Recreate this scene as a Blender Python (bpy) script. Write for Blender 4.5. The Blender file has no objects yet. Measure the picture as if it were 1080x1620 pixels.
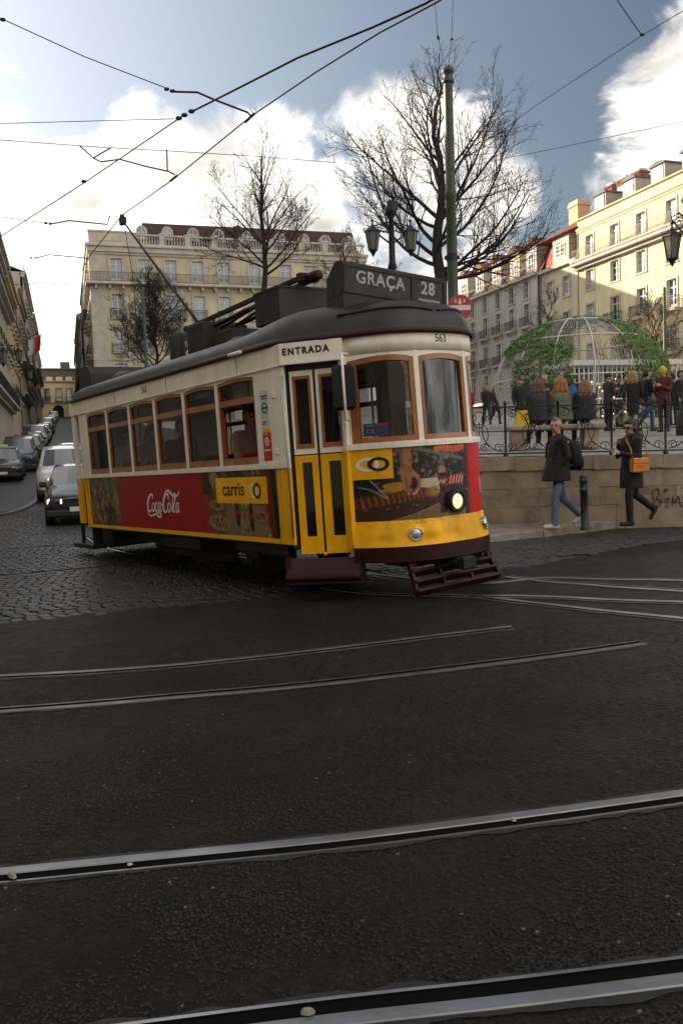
import bpy, bmesh, math, random
import numpy as np
from mathutils import Vector, Matrix, Euler

random.seed(7)
SC = bpy.context.scene
COL = SC.collection
rad = math.radians

# ------------------------------------------------------------------ camera
CAMZ = 1.55
PITCH = math.atan(90 / 1330.0)
ROLL = rad(1.9)
_f = Vector((0, math.cos(PITCH), -math.sin(PITCH)))
_r = Vector((1, 0, 0))
_u = _r.cross(_f)
CR = _r * math.cos(ROLL) - _u * math.sin(ROLL)
CU = _r * math.sin(ROLL) + _u * math.cos(ROLL)
CF = _f
cam_data = bpy.data.cameras.new('camera')
cam = bpy.data.objects.new('camera', cam_data)
COL.objects.link(cam)
cam.matrix_world = Matrix(((CR.x, CU.x, -CF.x, 0), (CR.y, CU.y, -CF.y, 0), (CR.z, CU.z, -CF.z, CAMZ), (0, 0, 0, 1)))
cam_data.sensor_fit = 'VERTICAL'
cam_data.sensor_height = 36.0
cam_data.lens = 1330.0 / 1620.0 * 36.0
cam_data.clip_start = 0.05
cam_data.clip_end = 3000.0
SC.camera = cam


def ray(px, py):
    return CR * ((px - 540) / 1330.0) + CU * ((810 - py) / 1330.0) + CF


def at(px, py, Y):
    d = ray(px, py)
    return Vector((0, 0, CAMZ)) + d * (Y / d.y)


# ------------------------------------------------------------------ sky, sun, exposure
SUN_AZ = rad(-58.0)      # left of straight ahead
SUN_EL = rad(17.0)
SUN_DIR = Vector((math.sin(SUN_AZ) * math.cos(SUN_EL), math.cos(SUN_AZ) * math.cos(SUN_EL), math.sin(SUN_EL)))
SKY_STRENGTH = 0.055
EXPOSURE = 2.4
SUN_STRENGTH = 2.0

SC.view_settings.view_transform = 'Standard'
SC.view_settings.look = 'None'
SC.view_settings.exposure = EXPOSURE
SC.view_settings.gamma = 1.0
SC.view_settings.use_curve_mapping = False

world = bpy.data.worlds.new('World')
SC.world = world
world.use_nodes = True
wt = world.node_tree
for n in list(wt.nodes):
    wt.nodes.remove(n)


def wn(kind, **kw):
    n = wt.nodes.new(kind)
    for k, v in kw.items():
        setattr(n, k, v)
    return n


def wmath(op, a, b=None, c=None):
    n = wn('ShaderNodeMath', operation=op)
    for i, v in enumerate((a, b, c)):
        if v is None:
            continue
        if isinstance(v, (int, float)):
            n.inputs[i].default_value = v
        else:
            wt.links.new(v, n.inputs[i])
    return n.outputs[0]


def out_frame(d):
    """0 in the part of the sky whose cloud banks are set out one by one below, 1 beyond it"""
    dp = wn('ShaderNodeVectorMath', operation='DOT_PRODUCT')
    wt.links.new(d, dp.inputs[0])
    dp.inputs[1].default_value = ray(560, 200).normalized()
    mr = wn('ShaderNodeMapRange', interpolation_type='SMOOTHSTEP')
    wt.links.new(dp.outputs['Value'], mr.inputs['Value'])
    mr.inputs['From Min'].default_value = math.cos(rad(27))
    mr.inputs['From Max'].default_value = math.cos(rad(38))
    return mr.outputs[0]


def build_sky():
    out = wn('ShaderNodeOutputWorld')
    bg = wn('ShaderNodeBackground')
    bg.inputs['Strength'].default_value = SKY_STRENGTH
    sky = wn('ShaderNodeTexSky', sky_type='NISHITA', sun_disc=False)
    sky.sun_elevation = SUN_EL
    sky.sun_rotation = SUN_AZ
    sky.air_density = 1.0
    sky.dust_density = 1.6
    sky.ozone_density = 1.2
    sky.altitude = 40.0
    tc = wn('ShaderNodeTexCoord')
    vn = wn('ShaderNodeVectorMath', operation='NORMALIZE')
    wt.links.new(tc.outputs['Generated'], vn.inputs[0])
    d = vn.outputs[0]
    # drifting cumulus: banks of cloud (soft lobes) broken up by fractal noise
    n1 = wn('ShaderNodeTexNoise')
    n1.inputs['Scale'].default_value = 6.5
    n1.inputs['Detail'].default_value = 12.0
    n1.inputs['Roughness'].default_value = 0.60
    n1.inputs['Distortion'].default_value = 0.6
    n2 = wn('ShaderNodeTexNoise')
    n2.inputs['Scale'].default_value = 1.9
    n2.inputs['Detail'].default_value = 4.0
    mp = wn('ShaderNodeMapping')
    mp.inputs['Scale'].default_value = (1, 1, 1.7)
    mp.inputs['Location'].default_value = (3.1, 0.7, 0.4)
    wt.links.new(d, mp.inputs[0])
    wt.links.new(mp.outputs[0], n1.inputs['Vector'])
    wt.links.new(mp.outputs[0], n2.inputs['Vector'])
    field = wmath('MULTIPLY_ADD', n2.outputs['Fac'], 3.2, -1.36)
    field = wmath('MULTIPLY', field, wmath('ADD', wmath('MULTIPLY', out_frame(d), 0.9), 0.1))
    field = wmath('ADD', field, wmath('MULTIPLY_ADD', out_frame(d), 0.5, -0.5))
    lobes = [(20, 420, 5.5, .9), (140, 370, 4.8, .95), (250, 320, 4.2, 1.0), (345, 340, 4.4, .95), (440, 285, 3.4, 1.0), (500, 335, 4.2, .95), (575, 360, 4.0, .9), (640, 240, 3.4, .95),
             (705, 320, 4.2, .9), (630, 430, 6.0, .9), (1095, 195, 4.2, 1.0), (1045, 270, 2.8, .9), (980, 300, 2.3, .75),
             (-170, 340, 8, 1.0), (1310, 170, 8, .9), (60, 520, 8, .95), (230, 480, 7, .9), (400, 440, 7, .9)]
    for px, py, r, amp in lobes:
        c = ray(px, py).normalized()
        dp = wn('ShaderNodeVectorMath', operation='DOT_PRODUCT')
        wt.links.new(d, dp.inputs[0])
        dp.inputs[1].default_value = c
        mr = wn('ShaderNodeMapRange', interpolation_type='SMOOTHSTEP')
        wt.links.new(dp.outputs['Value'], mr.inputs['Value'])
        mr.inputs['From Min'].default_value = math.cos(rad(r * 1.85))
        mr.inputs['From Max'].default_value = math.cos(rad(r * 0.3))
        mr.inputs['To Min'].default_value = -0.5
        mr.inputs['To Max'].default_value = 0.52 * amp
        field = wmath('MAXIMUM', field, mr.outputs[0])
    dens = wmath('ADD', field, wmath('MULTIPLY_ADD', n1.outputs['Fac'], 2.5, -1.25))
    mask = wn('ShaderNodeMapRange', interpolation_type='SMOOTHERSTEP')
    wt.links.new(dens, mask.inputs['Value'])
    mask.inputs['From Min'].default_value = -0.05
    mask.inputs['From Max'].default_value = 0.60
    mask.inputs['To Max'].default_value = 0.93
    # cloud radiance: forward-scattered sun plus a grey body
    sd = wn('ShaderNodeVectorMath', operation='DOT_PRODUCT')
    wt.links.new(d, sd.inputs[0])
    sd.inputs[1].default_value = SUN_DIR
    glow = wmath('POWER', wmath('MAXIMUM', wmath('MULTIPLY_ADD', sd.outputs['Value'], 0.5, 0.5), 0.0), 5.0)
    n3 = wn('ShaderNodeTexNoise')
    n3.inputs['Scale'].default_value = 7.5
    n3.inputs['Detail'].default_value = 6.0
    wt.links.new(mp.outputs[0], n3.inputs['Vector'])
    shade = wmath('MULTIPLY_ADD', n3.outputs['Fac'], 2.5, -0.27)
    shade = wmath('MULTIPLY', shade, wmath('MULTIPLY_ADD', mask.outputs[0], -.22, 1.16))      # thick cores greyer than the sunlit rims
    # clouds facing the sun (behind the viewer) return more light than those seen from their shaded side
    front = wmath('POWER', wmath('MAXIMUM', wmath('MULTIPLY_ADD', sd.outputs['Value'], -0.5, 0.5), 0.0), 1.4)
    lum = wmath('MULTIPLY', wmath('MULTIPLY_ADD', front, CLOUD_FRONT, wmath('MULTIPLY_ADD', glow, CLOUD_GLOW, CLOUD_BASE)), shade)
    cc = wn('ShaderNodeVectorMath', operation='SCALE')
    cc.inputs[0].default_value = (1.0, 0.965, 0.90)
    wt.links.new(lum, cc.inputs['Scale'])
    mix = wn('ShaderNodeMix', data_type='RGBA')
    wt.links.new(mask.outputs[0], mix.inputs['Factor'])
    # thin high veil that whitens the sky towards the sun
    veil = wn('ShaderNodeVectorMath', operation='SCALE')
    veil.inputs[0].default_value = (.88, .97, 1.12)
    wt.links.new(wmath('MULTIPLY', wmath('POWER', glow, 1.6), VEIL), veil.inputs['Scale'])
    add = wn('ShaderNodeVectorMath', operation='ADD')
    dim = wn('ShaderNodeVectorMath', operation='SCALE')
    wt.links.new(sky.outputs[0], dim.inputs[0])
    dim.inputs['Scale'].default_value = .345      # hazier, darker blue between the clouds
    wt.links.new(dim.outputs[0], add.inputs[0])
    wt.links.new(veil.outputs[0], add.inputs[1])
    wt.links.new(add.outputs[0], mix.inputs['A'])
    wt.links.new(cc.outputs[0], mix.inputs['B'])
    wb = wn('ShaderNodeVectorMath', operation='MULTIPLY')     # the camera's warm white balance
    wb.inputs[1].default_value = (1.04, 1.0, .96)
    wt.links.new(mix.outputs['Result'], wb.inputs[0])
    wt.links.new(wb.outputs[0], bg.inputs['Color'])
    wt.links.new(bg.outputs[0], out.inputs['Surface'])


CLOUD_GLOW, CLOUD_BASE, CLOUD_FRONT, VEIL = 2.0, 4.0, 9.0, 4.5
build_sky()

sun_data = bpy.data.lights.new('sun', 'SUN')
sun_data.energy = SUN_STRENGTH
sun_data.angle = rad(0.5)
sun_data.color = (1.0, 0.86, 0.66)
sun = bpy.data.objects.new('sun', sun_data)
sun.rotation_euler = SUN_DIR.to_track_quat('Z', 'Y').to_euler()
sun.location = (-60, 40, 60)
COL.objects.link(sun)

# ------------------------------------------------------------------ helpers
def tag(o, label=None, cat=None, group=None, kind=None):
    if label: o['label'] = label
    if cat: o['category'] = cat
    if group: o['group'] = group
    if kind: o['kind'] = kind
    return o


def empty(name, loc=(0, 0, 0), rz=0.0, parent=None):
    o = bpy.data.objects.new(name, None)
    COL.objects.link(o)
    o.location = loc
    o.rotation_euler = (0, 0, rz)
    o.empty_display_size = 0.1
    if parent: o.parent = parent
    return o


def inst(name, mesh, parent=None, loc=(0, 0, 0), rz=0.0, scale=None):
    o = bpy.data.objects.new(name, mesh)
    COL.objects.link(o)
    o.location = loc
    if rz: o.rotation_euler = (0, 0, rz)
    if scale: o.scale = scale
    if parent: o.parent = parent
    return o


class MB:
    """collects boxes, tubes, prisms; build() links them as ONE mesh object"""
    def __init__(s):
        s.v = []; s.f = []; s.mi = []; s.sm = []

    def add(s, vs, fs, mi=0, smooth=False):
        b = len(s.v)
        s.v.extend([tuple(v) for v in vs])
        for f in fs:
            s.f.append(tuple(i + b for i in f)); s.mi.append(mi); s.sm.append(smooth)
        return s

    def box(s, x0, x1, y0, y1, z0, z1, mi=0, M=None, bev=0.0):
        if bev:
            b = bev
            vs = []
            for z, k in ((z0, b), (z0 + b, 0), (z1 - b, 0), (z1, b)):
                vs += [(x0 + k, y0 + k, z), (x1 - k, y0 + k, z), (x1 - k, y1 - k, z), (x0 + k, y1 - k, z)]
            fs = [(3, 2, 1, 0), (12, 13, 14, 15)]
            for l in range(3):
                for i in range(4):
                    j = (i + 1) % 4
                    fs.append((l * 4 + i, l * 4 + j, l * 4 + 4 + j, l * 4 + 4 + i))
        else:
            vs = [(x0, y0, z0), (x1, y0, z0), (x1, y1, z0), (x0, y1, z0), (x0, y0, z1), (x1, y0, z1), (x1, y1, z1), (x0, y1, z1)]
            fs = [(3, 2, 1, 0), (4, 5, 6, 7), (0, 1, 5, 4), (1, 2, 6, 5), (2, 3, 7, 6), (3, 0, 4, 7)]
        if M is not None:
            vs = [tuple(M @ Vector(v)) for v in vs]
        return s.add(vs, fs, mi)

    def beam(s, a, b, w, h, mi=0, up=(0, 0, 1)):
        """rectangular bar from a to b"""
        a = Vector(a); b = Vector(b)
        t = (b - a)
        L = t.length
        if L < 1e-6: return s
        t.normalize()
        u = Vector(up)
        if abs(t.dot(u)) > 0.98: u = Vector((1, 0, 0))
        x = t.cross(u).normalized()
        z = x.cross(t)
        M = Matrix(((t.x, x.x, z.x, a.x), (t.y, x.y, z.y, a.y), (t.z, x.z, z.z, a.z), (0, 0, 0, 1)))
        return s.box(0, L, -w / 2, w / 2, -h / 2, h / 2, mi, M)

    def tube(s, pts, r, n=6, mi=0, cap=True, smooth=True, closed=False):
        pts = [Vector(p) for p in pts]
        m = len(pts)
        rs = r if hasattr(r, '__len__') else [r] * m
        vs = []; fs = []
        x = None
        for i, p in enumerate(pts):
            if closed:
                t = pts[(i + 1) % m] - pts[i - 1]
            else:
                t = pts[min(i + 1, m - 1)] - pts[max(i - 1, 0)]
            if t.length < 1e-9: t = Vector((0, 0, 1))
            t.normalize()
            if x is None:
                a = Vector((0, 0, 1)) if abs(t.z) < 0.9 else Vector((1, 0, 0))
                x = t.cross(a).normalized()
            else:
                x = x - t * x.dot(t)
                if x.length < 1e-6: x = t.orthogonal()
                x.normalize()
            y = t.cross(x)
            for k in range(n):
                an = 2 * math.pi * k / n
                vs.append(p + (x * math.cos(an) + y * math.sin(an)) * rs[i])
        segs = m if closed else m - 1
        for i in range(segs):
            i2 = (i + 1) % m
            for k in range(n):
                k2 = (k + 1) % n
                fs.append((i * n + k, i * n + k2, i2 * n + k2, i2 * n + k))
        if cap and not closed:
            fs.append(tuple(range(n - 1, -1, -1)))
            fs.append(tuple((m - 1) * n + k for k in range(n)))
        return s.add(vs, fs, mi, smooth)

    def lathe(s, prof, c=(0, 0, 0), n=16, mi=0, M=None, smooth=True, a0=0.0, a1=2 * math.pi):
        full = abs(a1 - a0 - 2 * math.pi) < 1e-6
        cols = n if full else n + 1
        vs = []; fs = []
        for r, z in prof:
            for k in range(cols):
                a = a0 + (a1 - a0) * k / n
                v = Vector((r * math.cos(a), r * math.sin(a), z))
                if M is not None: v = M @ v
                vs.append((v.x + c[0], v.y + c[1], v.z + c[2]))
        for i in range(len(prof) - 1):
            for k in range(n):
                k2 = (k + 1) % cols
                fs.append((i * cols + k, i * cols + k2, (i + 1) * cols + k2, (i + 1) * cols + k))
        return s.add(vs, fs, mi, smooth)

    def prism(s, poly, fn, d0, d1, mi=0):
        """poly: 2D points; fn(a,b,d)->xyz"""
        n = len(poly)
        vs = [fn(a, b, d0) for a, b in poly] + [fn(a, b, d1) for a, b in poly]
        fs = [tuple(range(n - 1, -1, -1)), tuple(range(n, 2 * n))]
        for i in range(n):
            j = (i + 1) % n
            fs.append((i, j, n + j, n + i))
        return s.add(vs, fs, mi)

    def grid(s, fn, nu, nv, mi=0, smooth=True):
        vs = [fn(i / nu, j / nv) for j in range(nv + 1) for i in range(nu + 1)]
        fs = [(j * (nu + 1) + i, j * (nu + 1) + i + 1, (j + 1) * (nu + 1) + i + 1, (j + 1) * (nu + 1) + i) for j in range(nv) for i in range(nu)]
        return s.add(vs, fs, mi, smooth)

    def ball(s, c, r, n=10, mi=0, sc=(1, 1, 1)):
        prof = []
        for i in range(n // 2 + 1):
            a = -math.pi / 2 + math.pi * i / (n // 2)
            prof.append((max(1e-4, math.cos(a)) * r, math.sin(a) * r))
        M = Matrix.Diagonal((sc[0], sc[1], sc[2], 1))
        return s.lathe(prof, c, n, mi, M)

    def mesh(s, name, mats, recalc=False):
        me = bpy.data.meshes.new(name)
        me.from_pydata(s.v, [], s.f)
        for m in (mats if isinstance(mats, (list, tuple)) else [mats]):
            me.materials.append(m)
        me.polygons.foreach_set('material_index', s.mi)
        me.polygons.foreach_set('use_smooth', s.sm)
        if recalc:
            bm = bmesh.new(); bm.from_mesh(me)
            bmesh.ops.recalc_face_normals(bm, faces=bm.faces)
            bm.to_mesh(me); bm.free()
        me.update()
        return me

    def build(s, name, mats, parent=None, loc=(0, 0, 0), rz=0.0, recalc=False):
        return inst(name, s.mesh(name, mats, recalc), parent, loc, rz)


# ------------------------------------------------------------------ materials
MATS = {}


def mat(name, col, rough=0.6, metal=0.0, var=0.0, vscale=8.0, bump=0.0, bscale=60.0, spec=0.5, emit=None, estr=0.0, col2=None, alpha=None, coat=0.0, detail=5.0, streak=0.0, sscale=3.0):
    if name in MATS: return MATS[name]
    m = bpy.data.materials.new(name)
    m.use_nodes = True
    t = m.node_tree
    b = t.nodes['Principled BSDF']
    b.inputs['Base Color'].default_value = (*col, 1)
    b.inputs['Roughness'].default_value = rough
    b.inputs['Metallic'].default_value = metal
    b.inputs['Specular IOR Level'].default_value = spec
    if coat:
        b.inputs['Coat Weight'].default_value = coat
        b.inputs['Coat Roughness'].default_value = 0.06
    if emit:
        b.inputs['Emission Color'].default_value = (*emit, 1)
        b.inputs['Emission Strength'].default_value = estr
    tc = t.nodes.new('ShaderNodeTexCoord')
    if var or col2:
        n = t.nodes.new('ShaderNodeTexNoise')
        n.inputs['Scale'].default_value = vscale
        n.inputs['Detail'].default_value = detail
        n.inputs['Roughness'].default_value = 0.65
        t.links.new(tc.outputs['Object'], n.inputs['Vector'])
        r = t.nodes.new('ShaderNodeValToRGB')
        c2 = col2 or tuple(c * (1 - var) for c in col)
        c1 = col if col2 else tuple(min(1, c * (1 + var * 0.6)) for c in col)
        r.color_ramp.elements[0].position = 0.32
        r.color_ramp.elements[0].color = (*c2, 1)
        r.color_ramp.elements[1].position = 0.68
        r.color_ramp.elements[1].color = (*c1, 1)
        t.links.new(n.outputs['Fac'], r.inputs[0])
        t.links.new(r.outputs[0], b.inputs['Base Color'])
        ra = t.nodes.new('ShaderNodeMapRange')
        ra.inputs['To Min'].default_value = min(1, rough + 0.12)
        ra.inputs['To Max'].default_value = max(0.02, rough - 0.10)
        t.links.new(n.outputs['Fac'], ra.inputs['Value'])
        t.links.new(ra.outputs[0], b.inputs['Roughness'])
    if streak:
        # rain-washed dirt running down the surface
        mp = t.nodes.new('ShaderNodeMapping')
        mp.inputs['Scale'].default_value = (sscale, sscale, sscale * .14)
        t.links.new(tc.outputs['Object'], mp.inputs[0])
        n = t.nodes.new('ShaderNodeTexNoise')
        n.inputs['Scale'].default_value = 1.0
        n.inputs['Detail'].default_value = 8
        n.inputs['Roughness'].default_value = .7
        t.links.new(mp.outputs[0], n.inputs['Vector'])
        mr = t.nodes.new('ShaderNodeMapRange')
        mr.inputs['From Min'].default_value = .44
        mr.inputs['From Max'].default_value = .72
        mr.inputs['To Max'].default_value = streak
        t.links.new(n.outputs['Fac'], mr.inputs['Value'])
        mx = t.nodes.new('ShaderNodeMix'); mx.data_type = 'RGBA'; mx.blend_type = 'MULTIPLY'
        t.links.new(mr.outputs[0], mx.inputs['Factor'])
        src = b.inputs['Base Color'].links
        if src: t.links.new(src[0].from_socket, mx.inputs['A'])
        else: mx.inputs['A'].default_value = (*col, 1)
        mx.inputs['B'].default_value = (.30, .26, .21, 1)
        t.links.new(mx.outputs['Result'], b.inputs['Base Color'])
    if bump:
        n = t.nodes.new('ShaderNodeTexNoise')
        n.inputs['Scale'].default_value = bscale
        n.inputs['Detail'].default_value = 6
        t.links.new(tc.outputs['Object'], n.inputs['Vector'])
        bp = t.nodes.new('ShaderNodeBump')
        bp.inputs['Strength'].default_value = bump
        bp.inputs['Distance'].default_value = 0.02
        t.links.new(n.outputs['Fac'], bp.inputs['Height'])
        t.links.new(bp.outputs[0], b.inputs['Normal'])
    MATS[name] = m
    return m


def glass_mat(name, tint=(0.02, 0.025, 0.03), alpha=0.55, rough=0.02, ior=1.5):
    """window glass: a mirror-like film over a see-through tinted pane"""
    if name in MATS: return MATS[name]
    m = bpy.data.materials.new(name)
    m.use_nodes = True
    t = m.node_tree
    for n in list(t.nodes): t.nodes.remove(n)
    out = t.nodes.new('ShaderNodeOutputMaterial')
    tr = t.nodes.new('ShaderNodeBsdfTransparent')
    tr.inputs[0].default_value = (alpha, alpha, alpha * 1.02, 1)
    gl = t.nodes.new('ShaderNodeBsdfGlossy')
    gl.inputs['Roughness'].default_value = rough
    gl.inputs['Color'].default_value = (0.95, 0.97, 1, 1)
    fr = t.nodes.new('ShaderNodeFresnel')
    fr.inputs[0].default_value = ior
    mx = t.nodes.new('ShaderNodeMixShader')
    t.links.new(fr.outputs[0], mx.inputs[0])
    t.links.new(tr.outputs[0], mx.inputs[1])
    t.links.new(gl.outputs[0], mx.inputs[2])
    t.links.new(mx.outputs[0], out.inputs[0])
    MATS[name] = m
    return m


def attr_mat(name, rough=0.4, spec=0.5, coat=0.0):
    """printed film: colours come from the mesh's own 'print' attribute"""
    if name in MATS: return MATS[name]
    m = bpy.data.materials.new(name)
    m.use_nodes = True
    t = m.node_tree
    b = t.nodes['Principled BSDF']
    a = t.nodes.new('ShaderNodeAttribute')
    a.attribute_name = 'print'
    t.links.new(a.outputs['Color'], b.inputs['Base Color'])
    b.inputs['Roughness'].default_value = rough
    b.inputs['Specular IOR Level'].default_value = spec
    if coat: b.inputs['Coat Weight'].default_value = coat
    MATS[name] = m
    return m


def text_mesh(body, size, name, ext=0.0, spacing=1.0, bold=0.0, shear=0.0):
    c = bpy.data.curves.new(name, 'FONT')
    c.body = body
    c.size = size
    c.extrude = ext
    c.offset = bold
    c.space_character = spacing
    c.shear = shear
    c.align_x = 'CENTER'
    c.align_y = 'CENTER'
    c.resolution_u = 4
    o = bpy.data.objects.new(name, c)
    COL.objects.link(o)
    dg = bpy.context.evaluated_depsgraph_get()
    me = bpy.data.meshes.new_from_object(o.evaluated_get(dg))
    bpy.data.objects.remove(o)
    bpy.data.curves.remove(c)
    me.name = name
    return me


def remap(me, fn):
    for v in me.vertices:
        v.co = Vector(fn(*v.co))
    me.update()
    return me


def smoothstep(a, b, x):
    t = min(1.0, max(0.0, (x - a) / (b - a)))
    return t * t * (3 - 2 * t)


def interp(x, xs, ys):
    return float(np.interp(x, xs, ys))
# ------------------------------------------------------------------ directions of the square
GA = rad(18.0)
UD = Vector((-math.sin(GA), math.cos(GA), 0))     # up the street
VD = Vector((math.cos(GA), math.sin(GA), 0))      # across it


def uv(U, V, z=0.0):
    p = UD * U + VD * V
    return Vector((p.x, p.y, z))


def gz(X, Y):
    o = interp(Y, [-5, 4, 8, 14, 30], [0, 0, .15, .072, .072])
    s = interp(Y, [-5, 8, 14, 30], [.034, .034, .008, .0])
    U = X * UD.x + Y * UD.y
    r = interp(U, [0, 19, 24, 30, 40, 48, 58, 70, 400], [0, 0, .08, .30, .72, 1.22, 1.95, 2.82, 26.7])
    return o + s * max(-14, min(9, X)) + r


def gnd(px, py, dz=0.0):
    d = ray(px, py)
    z = 0.1
    for _ in range(25):
        t = (z - CAMZ) / d.z
        p = Vector((0, 0, CAMZ)) + d * t
        z = 0.5 * z + 0.5 * gz(p.x, p.y)
    return Vector((p.x, p.y, gz(p.x, p.y) + dz))


def asphalt_mat():
    m = bpy.data.materials.new('worn_asphalt')
    m.use_nodes = True
    t = m.node_tree
    L = t.links.new
    b = t.nodes['Principled BSDF']
    tc = t.nodes.new('ShaderNodeTexCoord')

    def noise(scale, detail=4, rough=.6):
        n = t.nodes.new('ShaderNodeTexNoise')
        n.inputs['Scale'].default_value = scale
        n.inputs['Detail'].default_value = detail
        n.inputs['Roughness'].default_value = rough
        L(tc.outputs['Object'], n.inputs['Vector'])
        return n.outputs['Fac']

    def mrange(x, a, b_, c, d_):
        n = t.nodes.new('ShaderNodeMapRange')
        L(x, n.inputs['Value'])
        for i, v in zip(('From Min', 'From Max', 'To Min', 'To Max'), (a, b_, c, d_)):
            n.inputs[i].default_value = v
        return n.outputs[0]

    def mth(op, a, b_):
        n = t.nodes.new('ShaderNodeMath'); n.operation = op
        for i, v in enumerate((a, b_)):
            if isinstance(v, (int, float)): n.inputs[i].default_value = v
            else: L(v, n.inputs[i])
        return n.outputs[0]
    dis = t.nodes.new('ShaderNodeVectorMath'); dis.operation = 'ADD'
    dn = t.nodes.new('ShaderNodeTexNoise'); dn.inputs['Scale'].default_value = 22
    L(tc.outputs['Object'], dn.inputs['Vector'])
    sc = t.nodes.new('ShaderNodeVectorMath'); sc.operation = 'SCALE'; sc.inputs['Scale'].default_value = .02
    L(dn.outputs['Color'], sc.inputs[0])
    L(tc.outputs['Object'], dis.inputs[0]); L(sc.outputs[0], dis.inputs[1])

    def voro(scale, feat='F1'):
        v = t.nodes.new('ShaderNodeTexVoronoi')
        v.feature = feat
        v.inputs['Scale'].default_value = scale
        L(dis.outputs[0], v.inputs['Vector'])
        return v
    big = noise(.55, 6, .62)
    mid = noise(3.1, 7, .7)
    loc = noise(9.0, 4, .6)
    v1 = voro(36)            # stone chippings 2 to 3 cm
    v2 = voro(85)
    fine = noise(420, 3, .7)
    # where the binder has worn off the chippings stand clear
    worn = mrange(mid, .42, .58, 0.12, 1.0)
    stone = mrange(v1.outputs['Distance'], .0, .62, 1.0, 0.0)
    stone2 = mrange(v2.outputs['Distance'], .0, .62, 1.0, 0.0)
    h = mth('ADD', mth('MULTIPLY', mth('MULTIPLY', stone, worn), 1.0), mth('MULTIPLY', stone2, .45))
    h = mth('ADD', h, mth('MULTIPLY', fine, .35))
    h = mth('ADD', h, mth('MULTIPLY', loc, .6))
    bp = t.nodes.new('ShaderNodeBump')
    bp.inputs['Strength'].default_value = 1.0
    bp.inputs['Distance'].default_value = 0.030
    L(h, bp.inputs['Height'])
    L(bp.outputs[0], b.inputs['Normal'])
    # colour
    r = t.nodes.new('ShaderNodeValToRGB')
    e = r.color_ramp.elements
    e[0].position = .36; e[0].color = (0.0023, 0.0021, 0.002, 1)
    e[1].position = .68; e[1].color = (0.03, 0.0248, 0.0195, 1)
    n = e.new(.52); n.color = (0.0079, 0.0071, 0.0063, 1)
    L(mth('ADD', mth('MULTIPLY', big, .55), mth('MULTIPLY', mid, .48)), r.inputs[0])
    brown = t.nodes.new('ShaderNodeMix'); brown.data_type = 'RGBA'
    L(mrange(noise(.8, 6, .65), .41, .60, 0, .85), brown.inputs['Factor'])
    L(r.outputs[0], brown.inputs['A'])
    brown.inputs['B'].default_value = (0.0315, 0.021, 0.0129, 1)
    sv = t.nodes.new('ShaderNodeMix'); sv.data_type = 'RGBA'; sv.blend_type = 'MULTIPLY'
    cr = t.nodes.new('ShaderNodeValToRGB')
    cr.color_ramp.elements[0].color = (.3, .3, .3, 1)
    cr.color_ramp.elements[1].color = (2.0, 1.9, 1.75, 1)
    bw = t.nodes.new('ShaderNodeRGBToBW')
    L(v1.outputs['Color'], bw.inputs[0]); L(bw.outputs[0], cr.inputs[0])
    sv.inputs['Factor'].default_value = .8
    L(brown.outputs['Result'], sv.inputs['A']); L(cr.outputs[0], sv.inputs['B'])
    gap = t.nodes.new('ShaderNodeMix'); gap.data_type = 'RGBA'; gap.blend_type = 'MULTIPLY'  # darkening between chippings stands in for shade the relief doesn't give
    L(mth('MULTIPLY', mrange(v1.outputs['Distance'], .30, .62, 0.0, 1.0), mrange(mid, .40, .60, .35, .95)), gap.inputs['Factor'])
    L(sv.outputs['Result'], gap.inputs['A']); gap.inputs['B'].default_value = (.22, .22, .22, 1)
    # scattered pale grit
    v3 = voro(38)
    grit = mth('MULTIPLY', mrange(v3.outputs['Distance'], .06, .09, 1.0, 0.0), mrange(noise(4.2, 2), .55, .7, 0, 1))
    gm = t.nodes.new('ShaderNodeMix'); gm.data_type = 'RGBA'
    L(grit, gm.inputs['Factor'])
    L(gap.outputs['Result'], gm.inputs['A'])
    gm.inputs['B'].default_value = (.12, .11, .09, 1)
    vc = t.nodes.new('ShaderNodeTexVoronoi'); vc.feature = 'DISTANCE_TO_EDGE'
    vc.inputs['Scale'].default_value = .42
    dn2 = t.nodes.new('ShaderNodeTexNoise'); dn2.inputs['Scale'].default_value = 2.2; dn2.inputs['Detail'].default_value = 6
    L(tc.outputs['Object'], dn2.inputs['Vector'])
    sc2 = t.nodes.new('ShaderNodeVectorMath'); sc2.operation = 'SCALE'; sc2.inputs['Scale'].default_value = .5
    L(dn2.outputs['Color'], sc2.inputs[0])
    ad2 = t.nodes.new('ShaderNodeVectorMath'); ad2.operation = 'ADD'
    L(tc.outputs['Object'], ad2.inputs[0]); L(sc2.outputs[0], ad2.inputs[1])
    L(ad2.outputs[0], vc.inputs['Vector'])
    crack = mth('MULTIPLY', mrange(vc.outputs['Distance'], .004, .016, 1.0, 0.0), mrange(noise(1.1, 3), .45, .58, 0, .8))
    cm = t.nodes.new('ShaderNodeMix'); cm.data_type = 'RGBA'
    L(crack, cm.inputs['Factor']); L(gm.outputs['Result'], cm.inputs['A']); cm.inputs['B'].default_value = (.003, .003, .003, 1)
    L(cm.outputs['Result'], b.inputs['Base Color'])
    L(mrange(mth('ADD', mth('MULTIPLY', loc, .5), mth('MULTIPLY', big, .5)), .3, .7, .66, .38), b.inputs['Roughness'])
    b.inputs['Specular IOR Level'].default_value = .23
    return m


M_ASPHALT = asphalt_mat()
M_JOINT = mat('joint_dirt', (.030, .027, .023), .9, var=.4, vscale=30)


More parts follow.
